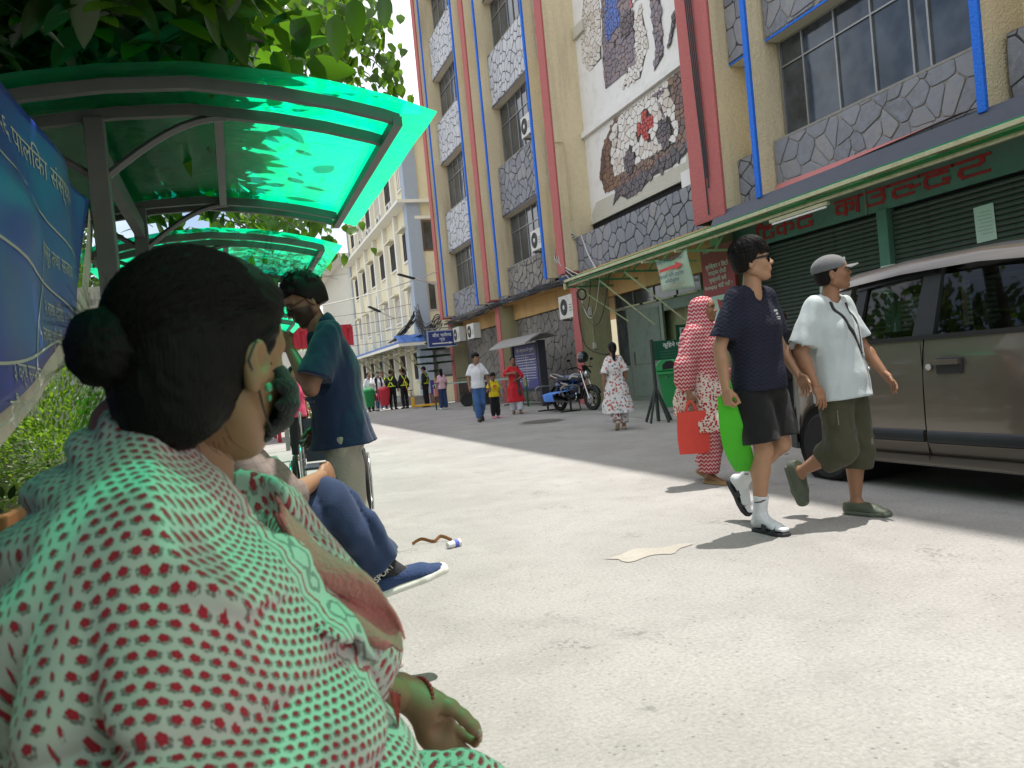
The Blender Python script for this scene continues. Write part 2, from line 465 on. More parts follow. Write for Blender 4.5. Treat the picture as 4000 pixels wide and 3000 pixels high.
M_ochre = mat_stucco('ochre_band', (.62, .40, .17))
M_greenw = mat_stucco('olive_wall', (.40, .37, .22), (.10, .11, .07), .6)
M_white = plain('white_plaster', (.74, .73, .70), .8, var=.06, scale=2, bump=.12, bscale=30, dirt=((.42, .41, .36), 3, .35))
M_peb = plain('pebble_dash', (.52, .50, .42), .9, var=.5, scale=70, bump=.9, bscale=75)
M_mortar = plain('dark_mortar', (.075, .07, .065), .95, var=.3, scale=20, bump=.5, bscale=50)
M_mortl = plain('grey_mortar', (.26, .245, .22), .95, var=.3, scale=20, bump=.5, bscale=50)
def mat_stone(name, ca, cb, cc, rough=.5):
    m, t, b = newmat(name); v = t.co('Object')
    oi = t.n.new('ShaderNodeObjectInfo'); gm = t.n.new('ShaderNodeNewGeometry')
    isl = t.m('FRACT', t.m('ADD', gm.outputs['Random Per Island'], oi.outputs['Random']))
    c = t.ramp(isl, [(0, ca), (.5, cb), (.85, cc), (1, tuple(x*1.15 for x in cb))])
    n = t.noise(v, 9, 3, .65, .6)
    c = t.mix(t.ramp(n, [(.42, 0), (.62, 1)]), c, tuple(x*1.55 for x in ca))
    c = t.mix(.12, c, cc)
    P(t, b, Base_Color=c, Roughness=t.mix(n, (rough,)*3, (rough+.3,)*3)); b.inputs['Specular IOR Level'].default_value = .5
    P(t, b, Normal=t.bump(n, .6, .02))
    return m
M_stone = mat_stone('slate_grey', (.135, .14, .165), (.20, .205, .225), (.28, .265, .245))
M_stonesky = mat_stone('sky_sheen_slate', (.33, .34, .36), (.42, .43, .45), (.50, .50, .50), .45)  # same slate, sky reflection on the upper stones put into its colour
M_stoneg = mat_stone('brown_slate', (.12, .11, .10), (.19, .175, .155), (.25, .225, .19))
def mat_glass(name, tint=(.02, .025, .03), rough=.04):
    m, t, b = newmat(name); v = t.co('Object')
    n = t.noise(v, 1.7, 3); c = t.mix(t.ramp(n, [(.4, 0), (.7, 1)]), tint, tuple(x*2.6+.012 for x in tint))
    P(t, b, Base_Color=c, Roughness=t.m('ADD', t.m('MULTIPLY', t.noise(v, 6, 4), .1), rough))
    b.inputs['Specular IOR Level'].default_value = .8
    P(t, b, Normal=t.bump(t.noise(v, 1.2, 2), .12, .05)); return m
M_win = mat_glass('window_glass')
M_alu = plain('grey_aluminium', (.30, .30, .29), .4, .6, var=.15)
M_steel = plain('dull_steel', (.26, .255, .245), .5, .5, var=.2, scale=14)
M_black = plain('black_rubber', (.018, .018, .018), .6, var=.3)
M_dark = plain('dark_void', (.012, .012, .012), .9)
M_wire = plain('black_cable', (.02, .02, .022), .55)
M_wirew = plain('white_cable', (.55, .54, .5), .55)
M_palebeam = plain('pale_yellow_paint', (.47, .46, .28), .55, var=.15, dirt=((.25, .16, .08), 6, .6))
M_navy = plain('navy_sheet', (.055, .062, .085), .45, var=.3, scale=3, dirt=((.02, .02, .02), 3, .5))
M_signgreen = plain('sign_green', (.12, .235, .195), .6, var=.25, scale=3, dirt=((.12, .16, .13), 4, .5))
M_shut = plain('shutter_grey', (.10, .108, .098), .5, .35, var=.3, scale=4, dirt=((.06, .045, .03), 5, .6))
M_redletter = plain('red_lettering', (.42, .03, .035), .6, var=.2)
def mat_sheet(name, col, dens=.55):
    """tinted fibreglass / polycarbonate sheet: part clear, part milky"""
    m, t, b = newmat(name); v = t.co('Object'); t.n.remove(b); o = t.n['Material Output']
    st = t.noise(t.co('Object', (1, 9, 9)), 3, 5, .65); dr = t.ramp(t.noise(v, 2.6, 6, .68), [(.45, 0), (.8, 1)])
    c = t.mix(t.m('MULTIPLY', dr, .45), col, tuple(x*.6 for x in col)); c = t.mix(t.m('MULTIPLY', st, .2), c, tuple(x*.75 for x in col))
    tl = t.n.new('ShaderNodeBsdfTranslucent'); tr = t.n.new('ShaderNodeBsdfTransparent'); gl = t.n.new('ShaderNodeBsdfGlossy'); df = t.n.new('ShaderNodeBsdfDiffuse')
    t.put(tl.inputs[0], c); t.put(tr.inputs[0], t.mix(.25, c, (0, .9, .5))); gl.inputs['Roughness'].default_value = .12
    t.put(df.inputs[0], t.mix(.5, c, tuple(x*.4 for x in col)))
    nb = t.bump(t.m('ADD', t.noise(t.co('Object', (1, 5, 1)), 4, 4), st), .25, .02)
    for q in (gl, tl, df): t.l.new(nb, q.inputs['Normal'])
    def ms(f, a, b_):
        q = t.n.new('ShaderNodeMixShader'); t.put(q.inputs[0], f); t.l.new(a, q.inputs[1]); t.l.new(b_, q.inputs[2]); return q.outputs[0]
    s_ = ms(dens, tr.outputs[0], tl.outputs[0]); s_ = ms(.05, s_, df.outputs[0]); s_ = ms(t.schlick(.04, .6), s_, gl.outputs[0])
    t.l.new(s_, o.inputs[0]); return m
M_sheet = mat_sheet('green_roof_sheet', (.0, .98, .45), .6)
M_sheetd = mat_sheet('green_canopy_sheet', (.02, .50, .22), .7)

# ================================================================== ground
g = MB().add([(-400,-200,0),(500,-200,0),(500,600,0),(-400,600,0)], [(0,1,2,3)]).build('ground', M_ground); tag(g, kind='structure')
rng = random.Random(3)
ap = [(7.3, -8), (12, -8), (12, 34)]+[(7.3+.25*math.sin(y*.9)+.12*rng.random(), y) for y in range(34, -8, -2)]
a_ = MB(); a_.add([(x, y, .006) for x, y in ap], [tuple(range(len(ap)))]).build('pavement', M_apron); tag(bpy.data.objects['pavement'], kind='structure')
# worn pale patch and the round manhole in the road
M_patch = mat_ground('sandy_patch', (.40, .365, .315), (.44, .405, .355), .15, 2)
pp = [(2.15+.26*math.cos(a)*(1+.25*math.sin(3*a+1)), 3.93+.10*math.sin(a)*(1+.4*math.sin(5*a)), .004) for a in [2*PI*k/28 for k in range(28)]]
tag(MB().add(pp, [tuple(range(28))]).build('road_patch', M_patch), kind='structure')
M_tar = plain('dark_crack', (.17, .16, .15), .9, var=.4, scale=30)
ck = random.Random(14)
for (x0, y0, a, n, w0) in ((5.6, 14.2, 1.35, 14, .05), (4.6, 10.5, 1.2, 10, .03), (6.2, 21.5, 2.2, 12, .06), (5.0, 26.0, .6, 12, .06), (2.4, 9.0, 2.9, 8, .02), (6.3, 12.6, .5, 10, .03)):
    L_, R_ = [], []; p = Vector((x0, y0, .004)); st_ = .035+.012*y0
    for i in range(n):
        a += ck.uniform(-.55, .55); d = Vector((math.cos(a), math.sin(a), 0)); q = Vector((-d.y, d.x, 0))*w0*ck.uniform(.05, .3)*math.sin(PI*(i+.5)/n); L_.append(tuple(p+q)); R_.append(tuple(p-q)); p = p+d*st_
    tag(MB().loft([[l, r_] for l, r_ in zip(L_, R_)], False, False).build('road_crack', M_tar), kind='structure')
mh = thing('manhole_cover', 'round worn manhole cover flush with the road before the motorcycle', 'manhole', (6.1, 15.2, .008))
MB().lathe([(.42, 0), (.42, .012), (.38, .016), (.36, .010), (0.02, .012)], 28).build('lid', plain('iron_lid', (.13, .12, .105), .7, .3, bump=.5), mh, 40)
MB().lathe([(.50, -.002), (.50, .004), (.42, .004)], 28).build('ring', plain('cement_ring', (.24, .23, .2), .9), mh, 40)

# ================================================================== the hospital building on the right
XF, XP, XW, XC = 9.0, 9.38, 9.66, 9.80      # fins, stone panels, windows, core wall
TOP, ZB = 21.9, 3.79
LV = [(3.72, 4.72), (6.55, 8.2), (10.37, 12.1), (14.03, 15.77), (17.7, 19.45)]
B = thing('hospital_building', 'tall cream hospital building with red and blue fins and stone balconies', 'building', (XC, 14, 0))
def wm(o):
    m = Matrix.LocRotScale(o.location, o.rotation_euler, o.scale)
    return wm(o.parent) @ o.matrix_parent_inverse @ m if o.parent else m
def bb(mb, name, m, parent=None, smooth=None, bevel=0, **kw):
    """child built in world coordinates"""
    p = parent or B; o = mb.build(name, m, p, smooth, bevel, **kw)
    o.matrix_parent_inverse = wm(p).inverted()
    return o
bb(MB().box(XC, 16, -12, 13.22, 3.62, TOP).box(10.1, 15.9, 13.22, 19.7, 3.62, TOP).box(XC, 16, 19.7, 33.3, 3.62, TOP), 'wall', M_cream)
bb(MB().box(8.95, 16, -12, 33.52, TOP, TOP+.35), 'roof', M_soffit)
reds = [(33.05, 33.5), (26.45, 26.9), (19.68, 20.14), (12.22, 13.24), (5.1, 5.7)]
for k, (y0, y1) in enumerate(reds):
    zb = ZB-(.05 if k == 3 else 0)
    fin = bb(MB().box(XF+.05, 10.1, y0, y1, zb, TOP), 'fin', M_cream, bevel=.015)
    bb(MB().box(XF, XF+.06, y0-.004, y1+.004, zb-.03, TOP), 'red_face', M_red, fin, bevel=.01)
    bb(MB().box(XF+.004, XF+.75, y0+.01, y1-.01, zb-.05, zb-.002), 'red_foot', M_red, fin)
blues = [32.35, 27.85, 25.27, 21.05, 11.15, 6.83, 4.0]
for y in blues:
    fin = bb(MB().box(XF+.06, XC, y+.03, y+.145, ZB, TOP), 'slim_fin', M_cream, bevel=.012)
    bb(MB().box(XF+.01, XF+.07, y+.028, y+.147, ZB-.015, TOP), 'blue_face', M_blue, fin, bevel=.008)
bays = [(28.04, 32.33), (21.24, 25.25), (7.02, 11.13)]
recs = [(26.9, 27.83), (25.46, 26.45), (20.14, 21.03), (11.34, 12.22), (5.7, 6.81), (32.54, 33.05)]
srg = random.Random(11); nst = 0
def stones(panel, y0, y1, z0, z1, x, size, mats, single, rngs, t=.02, stretch=1.25, gap=.02, name='stone'):
    global nst
    pol = crazy(y0, y1, z0, z1, size, gap, rngs, stretch)
    if single:
        for p in pol:
            mb = MB(); stone_mb(mb, p, x, t*(.7+.6*rngs.random())); bb(mb, name, mats, panel); nst += 1
    else:
        mb = MB()
        for p in pol: stone_mb(mb, p, x, t*(.7+.6*rngs.random()))
        bb(mb, name+'s', mats, panel, kind='stuff')
for bi, (y0, y1) in enumerate(bays):
    for k, (z0, z1) in enumerate(LV):
        if bi == 2 and k > 1: continue
        near = bi == 2
        mm = M_stone if (near or k == 0 or (bi == 1 and k == 1)) else M_stonesky
        if bi == 1 and k == 0: mm = M_stoneg
        pn = bb(MB().box(XP, XC, y0, y1, z0, z1), 'stone_panel', M_mortl if near else M_mortar)
        stones(pn, y0+.01, y1-.01, z0+.01, z1-.01, XP, .30 if near else .26, mm, near or (bi == 1 and k == 0), srg, gap=.03 if not near else .018)
        sf = bb(MB().box(XP+.006, XC, y0+.002, y1-.002, z0-.05, z0-.003), 'soffit', M_soffit, pn)
        bb(MB().box(XP-.012, XP+.004, y0+.002, y1-.002, z0-.05, z0-.012), 'blue_edge', M_blue if near else M_navy, pn)
        bb(MB().box(XP-.01, XC, y0+.003, y1-.003, z1-.004, z1+.035), 'sill', M_mortl, pn)
for ri, (y0, y1) in enumerate(recs):
    for k, (z0, z1) in enumerate(LV):
        near = ri in (3, 4)
        if near and k > 1: continue
        mm = M_stone if near or k == 0 else M_stonesky
        pn = bb(MB().box(XP+.02, XC, y0+.005, y1-.005, z0, z1), 'small_panel', M_mortar)
        stones(pn, y0+.01, y1-.01, z0+.01, z1-.01, XP+.02, .27, mm, near and k == 0, srg, gap=.022)
        bb(MB().box(XP+.03, XC, y0+.008, y1-.008, z0-.04, z0-.003), 'soffit', M_soffit, pn)
        bb(MB().box(XP+.01, XP+.026, y0+.008, y1-.008, z0-.04, z0-.01), 'blue_edge', M_blue, pn)
def window(y0, y1, z0, z1, cols, trans, par=B, x=XW, fr=.035, open_=(), mf=None, name='window'):
    w = bb(MB().box(x+.03, x+.05, y0, y1, z0, z1), name, M_dark, par)
    mf = mf or M_alu; f = MB()
    f.box(x-.02, x+.03, y0, y1, z0, z0+fr).box(x-.02, x+.03, y0, y1, z1-fr, z1)
    f.box(x-.02, x+.03, y0, y0+fr, z0+fr, z1-fr).box(x-.02, x+.03, y1-fr, y1, z0+fr, z1-fr)
    zt = z0+(z1-z0)*trans if trans else z1
    ys = [y0+(y1-y0)*c for c in cols]
    for y in ys[1:-1]: f.box(x-.018, x+.028, y-fr*.45, y+fr*.45, z0+fr, z1-fr)
    if trans: f.box(x-.016, x+.026, y0+fr, y1-fr, zt-fr*.4, zt+fr*.4)
    bb(f, 'frame', mf, w)
    for i in range(len(ys)-1):
        for (a, b_) in (((z0, zt), (zt, z1)) if trans else ((z0, z1),)):
            if (i, a == z0) in open_: continue
            tilt = random.uniform(-.006, .006)
            mb = MB(); mb.add([(x+.012+tilt, ys[i]+fr*.4, a+.02), (x+.012-tilt, ys[i+1]-fr*.4, a+.02), (x+.012-tilt*.5, ys[i+1]-fr*.4, b_-.02), (x+.012+tilt*.5, ys[i]+fr*.4, b_-.02)], [(0,1,2,3)])
            bb(mb, 'pane', M_win, w)
    return w
for bi, (y0, y1) in enumerate(bays):
    for k in range(len(LV)):
        if bi == 2 and k > 0: continue
        z0 = LV[k][1]+.035; z1 = LV[k+1][0]-.05 if k+1 < len(LV) else TOP-.6
        if bi == 2: window(y0, y1, z0, z1, [0, .06, .26, .33, .50, .68, .86, 1], .74)
        else: window(y0, y1, z0, z1, [0, .2, .38, .5, .62, .8, 1], .68)
# an opened top light and closed blinds behind the near glass
M_curt = plain('pale_curtain', (.30, .32, .26), .9, var=.3, scale=6)
# ---- mural bay between the third and fourth red fin
YM0, YM1, XM = 13.24, 19.68, 10.0
MU = bb(MB().box(XM, 10.1, YM0, YM1, 5.12, TOP), 'mural_panel', M_white)
bb(MB().box(XM-.12, XM-.004, YM0, YM1-.02, 7.5, 7.66), 'ledge', M_white, MU, bevel=.01)
bb(MB().box(XM-.10, XM-.003, 19.0, YM1-.05, 10.28, 10.6), 'ledge', M_peb, MU, bevel=.02)
mb = MB(); pol = [(YM0, 5.125), (YM1-.05, 5.125), (YM1-.05, 5.34), (YM1-.4, 5.62), (17.2, 5.58), (16.9, 5.47), (14.8, 5.45), (14.6, 6.1), (YM0, 6.3)]
mb.prism(pol, XM-.012, XM-.002, 'x'); bb(mb, 'pebble_dash', M_peb, MU)
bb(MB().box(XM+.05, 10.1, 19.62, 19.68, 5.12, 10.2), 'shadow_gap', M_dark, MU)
bb(MB().box(XM-.06, XM+.1, YM0, YM1-.03, 5.06, 5.125), 'drip_edge', M_peb, MU)
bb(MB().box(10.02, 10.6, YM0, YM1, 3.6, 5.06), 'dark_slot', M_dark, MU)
pn = bb(MB().box(9.45, 10.0, YM0+.0, YM1-.004, 3.70, 4.71), 'stone_panel', M_mortar)
stones(pn, YM0, YM1-.01, 3.71, 4.70, 9.45, .27, M_stone, True, srg, gap=.024, stretch=1.3)
bb(MB().box(9.46, 9.7, 13.9, 14.25, 4.71, 5.05), 'stub', M_white, pn)
# mosaic pictures: tiles clipped to outlines (y,z in metres on the wall)
def inside(p, poly):
    c = False; n = len(poly)
    for i in range(n):
        a, b_ = poly[i], poly[(i+1) % n]
        if (a[1] > p[1]) != (b_[1] > p[1]) and p[0] < (b_[0]-a[0])*(p[1]-a[1])/(b_[1]-a[1])+a[0]: c = not c
    return c
def mosaic(name, poly, size, mat, x=XM, t=.018, seed=1, gap=.014, stretch=.8, holes=(), single=False, jit=.7):
    ys = [p[0] for p in poly]; zs = [p[1] for p in poly]; out_ = MB(); cnt = 0
    par = bb(MB().prism(poly, x-.006, x-.001, 'x'), name, M_mortar, MU)
    for c in crazy(min(ys), max(ys), min(zs), max(zs), size, gap, random.Random(seed), stretch, jit):
        m = (sum(p[0] for p in c)/len(c), sum(p[1] for p in c)/len(c))
        if not inside(m, poly) or any(inside(m, h) for h in holes): continue
        if single:
            o1 = MB(); stone_mb(o1, c, x-.006, t*(.6+.5*random.random()), .006); bb(o1, 'tile', mat, par)
        else: stone_mb(out_, c, x-.006, t*(.6+.5*random.random()), .006)
        cnt += 1
    if not single and cnt: bb(out_, 'tiles', mat, par, kind='stuff')
    return par
def mat_tile(name, a, b_, c):
    m, t, bs = newmat(name); gm = t.n.new('ShaderNodeNewGeometry'); oi = t.n.new('ShaderNodeObjectInfo')
    r_ = t.m('FRACT', t.m('ADD', gm.outputs['Random Per Island'], oi.outputs['Random']))
    P(t, bs, Base_Color=t.ramp(r_, [(0, a), (.45, b_), (.8, c), (1, a)]), Roughness=.45); return m
T_white = mat_tile('white_tiles', (.62, .58, .52), (.70, .67, .63), (.52, .45, .38))
T_brown = mat_tile('brown_tiles', (.10, .055, .05), (.17, .085, .06), (.22, .13, .07))
T_dark = mat_tile('dark_tiles', (.05, .045, .055), (.09, .075, .085), (.13, .09, .09))
T_mauve = mat_tile('mauve_tiles', (.16, .13, .16), (.21, .17, .19), (.25, .18, .17))
T_blue = mat_tile('blue_tiles', (.05, .12, .42), (.09, .17, .47), (.10, .12, .30))
T_pink = mat_tile('pink_tiles', (.45, .13, .15), (.5, .17, .18), (.4, .1, .12))
T_red = mat_tile('red_tiles', (.40, .03, .02), (.45, .05, .03), (.36, .02, .02))
T_green = mat_tile('green_tiles', (.05, .11, .06), (.08, .15, .08), (.06, .10, .07))
def circ(y, z, ry, rz, n=14, a0=0): return [(y+ry*math.cos(a0+2*PI*k/n), z+rz*math.sin(a0+2*PI*k/n)) for k in range(n)]
van = [(18.0, 6.0), (18.25, 6.62), (18.05, 7.15), (17.55, 7.45), (15.15, 7.45), (14.95, 6.2), (15.25, 6.05)]
cross = [(16.45, 6.42), (16.45, 6.62), (16.73, 6.62), (16.73, 6.88), (16.45, 6.88), (16.45, 7.12), (16.2, 7.12), (16.2, 6.88), (15.95, 6.88), (15.95, 6.62), (16.2, 6.62), (16.2, 6.42)]
wa, wb = circ(17.25, 6.15, .28, .32), circ(15.55, 6.3, .30, .36)
mosaic('brown_ground', [(18.75, 5.75), (18.95, 6.3), (18.7, 6.9), (18.3, 7.2), (17.8, 7.45), (17.55, 7.47), (18.05, 7.17), (18.27, 6.62), (18.0, 5.98), (16.5, 5.98), (15.2, 6.02), (14.97, 6.2), (15.15, 7.45), (14.3, 7.46), (13.4, 7.46), (13.3, 6.0), (14.4, 5.95), (16.5, 5.72), (17.9, 5.7)], .17, T_brown, seed=3)
mosaic('dark_ground', [(18.35, 5.3), (18.1, 5.68), (16.5, 5.70), (14.4, 5.93), (13.3, 5.98), (13.3, 5.72), (14.6, 5.65), (15.4, 5.5), (16.2, 5.52), (16.8, 5.33), (17.5, 5.28), (17.9, 5.45)], .17, T_dark, x=XM-.014, seed=4)
mosaic('ambulance', van, .20, T_white, x=XM-.008, seed=5, holes=(cross, wa, wb), single=True)
mosaic('red_cross', cross, .13, T_red, x=XM-.02, seed=6, jit=.3)
mosaic('wheel', wa, .13, T_dark, x=XM-.02, seed=7); mosaic('wheel', wb, .13, T_dark, x=XM-.02, seed=8)
for q in ([(17.9, 6.5), (17.95, 6.52), (17.7, 7.2), (17.64, 7.18)], [(15.45, 6.65), (15.52, 6.65), (15.75, 7.3), (15.68, 7.3)], [(15.9, 7.28), (15.35, 7.22), (15.35, 7.30), (15.9, 7.36)]):
    mosaic('trim_line', q, .09, T_mauve, x=XM-.022, seed=9, jit=.3)
# the standing figures above
mosaic('skirt', [(18.15, 8.35), (16.55, 8.35), (16.5, 9.3), (17.1, 9.3), (18.2, 9.15)], .17, T_mauve, seed=10)
mosaic('dress', [(18.2, 9.15), (17.1, 9.3), (16.55, 9.35), (16.55, 10.2), (16.8, 12), (17.9, 12), (18.0, 10.3)], .17, T_mauve, seed=11)
mosaic('blue_dress', [(17.85, 9.45), (17.1, 9.6), (17.15, 10.1), (16.95, 12), (17.8, 12), (17.75, 10.5)], .12, T_blue, x=XM-.016, seed=12)
mosaic('shawl', [(18.25, 9.2), (18.95, 9.15), (19.35, 9.6), (19.3, 10.4), (18.9, 11.2), (18.75, 12), (18.1, 12), (18.1, 10.2)], .15, T_white, seed=13)
mosaic('pink_border', [(16.52, 9.7), (16.42, 9.7), (16.7, 12), (16.85, 12)], .12, T_pink, x=XM-.02, seed=14, jit=.3)
mosaic('white_apron', [(17.0, 8.35), (17.3, 8.05), (16.4, 7.95), (15.9, 8.6), (16.1, 9.6), (16.5, 9.3), (16.55, 8.4)], .14, T_white, seed=15)
mosaic('coat', [(16.4, 9.75), (15.8, 9.85), (15.3, 10.4), (14.8, 11.2), (14.8, 12), (16.6, 12)], .15, T_white, seed=16)
mosaic('trouser', [(15.75, 7.85), (15.3, 8.05), (15.25, 9.0), (15.2, 9.9), (14.2, 10.6), (14.0, 11.6), (15.0, 12), (15.7, 11), (15.65, 9.4), (15.6, 8.3)], .14, T_mauve, x=XM-.014, seed=17)
mosaic('bag', circ(16.75, 9.42, .35, .28), .13, T_dark, x=XM-.02, seed=18)
mosaic('stick', [(14.62, 8.75), (14.5, 8.75), (14.62, 10.6), (14.75, 10.6)], .13, T_pink, x=XM-.018, seed=19, jit=.3)
mosaic('shoe', [(15.1, 8.1), (14.95, 8.15), (14.7, 8.55), (14.05, 8.62), (14.05, 8.75), (14.75, 8.78)], .12, T_dark, x=XM-.02, seed=20)
mosaic('leaf_disc', circ(13.75, 8.05, .38, .3), .15, T_green, seed=21)
mosaic('leaf_disc', circ(13.35, 9.9, .25, .38), .15, T_green, seed=22)
# ---- ground floor: columns, stone walls, ochre band
for (y0, y1) in [(33.05, 33.5), (26.45, 26.9), (19.68, 20.14)]:
    c_ = bb(MB().box(9.36, 10.3, y0, y1, 0, 3.6), 'column', M_greenw, bevel=.01)
    bb(MB().box(9.33, 9.362, y0-.003, y1+.003, 0, 3.6), 'red_face', M_red, c_)
bb(MB().box(XP+.02, 16, -12, 33.4, 3.55, 3.71), 'slab_edge', M_ochre)
bb(MB().box(9.9, 16, 20.14, 33.3, 3.0, 3.55), 'ochre_band', M_ochre)
for (y0, y1) in [(26.9, 33.05), (20.14, 26.45)]:
    w_ = bb(MB().box(10.0, 10.3, y0, y1, 0, 3.0), 'stone_wall', M_mortar)
    stones(w_, y0+.01, y1-.01, .02, 2.98, 10.0, .34, M_stoneg, False, srg, gap=.022, stretch=1.15)
bb(MB().box(10.7, 10.9, YM0-.3, YM1, 0, 3.55), 'back_wall', M_greenw)
bb(MB().box(10.3, 10.72, YM0, YM1, 3.0, 3.55), 'ochre_band', M_ochre)
# glazed entrance
M_dalu = plain('green_grey_frame', (.22, .25, .21), .45, .3, var=.15)
M_door = plain('grey_green_door', (.175, .215, .18), .55, var=.15, dirt=((.08, .09, .07), 3, .5))
M_wglass = mat_glass('entrance_glass', (.03, .04, .04))
window(15.3, 19.6, 2.6, 3.1, [0, .25, .5, .75, 1], 0, x=10.45, mf=M_dalu)
window(18.95, 19.6, .95, 2.58, [0, 1], 0, x=10.45, mf=M_dalu)
bb(MB().box(10.42, 10.5, 18.95, 19.6, 0, .95), 'low_panel', M_door)
dr = bb(MB().box(10.40, 10.46, 17.05, 18.9, 0, 2.58), 'door', M_dalu)
bb(MB().box(10.385, 10.42, 17.2, 18.75, 1.0, 2.45), 'panel', M_door, dr, bevel=.01)
bb(MB().box(10.385, 10.42, 17.2, 18.75, .12, .9), 'panel', M_door, dr, bevel=.01)
bb(MB().bar((10.36, 18.62, 1.0), (10.36, 18.62, 1.35), .03), 'handle', M_alu, dr)
bb(MB().box(10.42, 10.48, 15.3, 17.0, 2.3, 2.58), 'transom_panel', M_door)
bb(MB().box(10.43, 10.6, 15.25, 15.4, 0, 2.6), 'jamb', M_dalu)
bb(MB().box(10.44, 10.47, 13.9, 15.25, 0, 2.6), 'door', M_door)
for k in range(10):
    y = 18.9-.28*k
    if k % 3 == 0: bb(MB().box(10.36, 10.44, y-1.0, y, 2.58, 2.62), 'ledge', M_palebeam)
bb(MB().box(9.55, 10.3, 13.24, 13.55, 0, 3.6), 'column', M_greenw)
# ---- ticket counters: green board with painted letters, three roller shutters
TS = thing('ticket_counter_sign', 'green fascia board lettered in red above the roller shutters', 'sign', (9.9, 9, 3.1))
bb(MB().box(9.9, 9.96, 3.0, 13.3, 3.12, 3.62), 'board', M_signgreen, TS)
for y in (9.72,): bb(MB().box(9.885, 9.9, y-.02, y+.02, 3.12, 3.6), 'seam', M_dalu, TS)
# strokes in a 1 x 1 cell (u to the right, v up); the cell is foreshortened on the wall by the view itself
GL = {
 'ti': [[(.0,.05),(.0,.86)], [(0,.86),(.10,1.0),(.28,1.0),(.36,.86)], [(-.05,.80),(1.0,.80)], [(.62,.80),(.62,.66)], [(.85,.62),(.40,.62),(.36,.5),(.36,.2),(.42,.08),(.85,.08)], [(.85,.08),(.9,.28),(.78,.30)]],
 'ka': [[(-.02,.80),(1.0,.80)], [(.5,.80),(.5,.0)], [(.5,.55),(.14,.55),(.10,.45),(.10,.22),(.16,.14),(.5,.14)], [(.5,.55),(.86,.55),(.92,.45),(.90,.2),(.74,.2)]],
 'ta': [[(-.02,.80),(1.0,.80)], [(.62,.80),(.62,.62)], [(.85,.60),(.22,.60),(.16,.48),(.16,.2),(.24,.08),(.80,.08),(.86,.26),(.70,.30)]],
 'kaa': [[(-.02,.80),(1.0,.80)], [(.40,.80),(.40,.0)], [(.40,.55),(.10,.55),(.06,.45),(.06,.22),(.12,.14),(.40,.14)], [(.40,.55),(.66,.55),(.70,.45),(.68,.2),(.56,.2)], [(.88,.80),(.88,.0)]],
 'u': [[(-.02,.80),(1.0,.80)], [(.72,.80),(.80,.70),(.80,.52)], [(.40,.48),(.80,.48)], [(.80,.48),(.84,.30),(.76,.08),(.20,.08),(.16,.24)]],
 'n': [[(-.02,.80),(1.0,.80)], [(.75,.50),(.20,.50),(.14,.40),(.14,.2),(.22,.10),(.80,.10)], [(.7,.34),(1.0,.40)]],
 'ra': [[(-.02,.80),(1.0,.80)], [(.78,.80),(.80,.56),(.70,.46),(.20,.46)], [(.20,.46),(.14,.26),(.24,.06),(.96,.06)]],
}
def letters(seq, y0, z0, w, h, x, sw, parent, mat):
    """seq laid out towards the near end of the wall (decreasing y)"""
    for i, g_ in enumerate(seq):
        mb = MB(); yy = y0-i*w
        for st in GL[g_]:
            for a, b_ in zip(st[:-1], st[1:]):
                A = Vector((yy-a[0]*w*.96, z0+a[1]*h)); Bv = Vector((yy-b_[0]*w*.96, z0+b_[1]*h)); d = (Bv-A).normalized(); n_ = Vector((-d.y, d.x))*sw*(.5+.35*abs(d.y)); A = A-d*sw*.45; Bv = Bv+d*sw*.45
                mb.prism([tuple(A-n_), tuple(Bv-n_), tuple(Bv+n_), tuple(A+n_)], x-.004-.0003*len(mb.f)/6, x, 'x')
        bb(mb, 'letter', mat, parent)
letters(['ti', 'ka', 'ta'], 12.45, 3.20, .53, .30, 9.893, .042, TS, M_redletter)
letters(['kaa', 'u', 'n', 'ta', 'ra'], 10.38, 3.22, .575, .30, 9.893, .042, TS, M_redletter)
def shutter(y0, y1, label):
    s_ = thing('roller_shutter', label, 'shutter', (9.98, (y0+y1)/2, 0), group='roller shutters of the ticket counters')
    n = 40; h = 3.08/n; me = None
    for k in range(n):
        mb = MB(); z = k*h
        mb.loft([[(0, y, z), (-.022, y, z+.012), (-.03, y, z+h*.45), (-.02, y, z+h*.8), (0, y, z+h*.97), (.01, y, z+h*.5)] for y in (y0-(y0+y1)/2, y1-(y0+y1)/2)])
        if me is None:
            o = MB(); o.v = [(a, b_, c-z) for a, b_, c in mb.v]; o.f = mb.f; me = o.mesh('slat'); me.materials.append(M_shut)
        q = bpy.data.objects.new('slat', me); COL.objects.link(q); q.parent = s_; q.location = (0, 0, z)
    for k in range(14):      # the small oblong vent holes
        pass
    return s_
shutter(9.52, 12.9, 'dark ribbed roller shutter behind the two young men')
shutter(6.0, 9.28, 'dark ribbed roller shutter right of the green post, above the car')
bb(MB().box(9.86, 10.02, 9.30, 9.5, 0, 3.12), 'post', M_signgreen)
bb(MB().box(9.86, 10.02, 12.92, 13.24, 0, 3.12), 'post', M_greenw)
bb(MB().box(10.03, 10.2, 2, 13.24, 0, 3.6), 'back_wall', M_dark)
M_paper = plain('white_paper', (.62, .68, .64), .85, var=.08, scale=25)
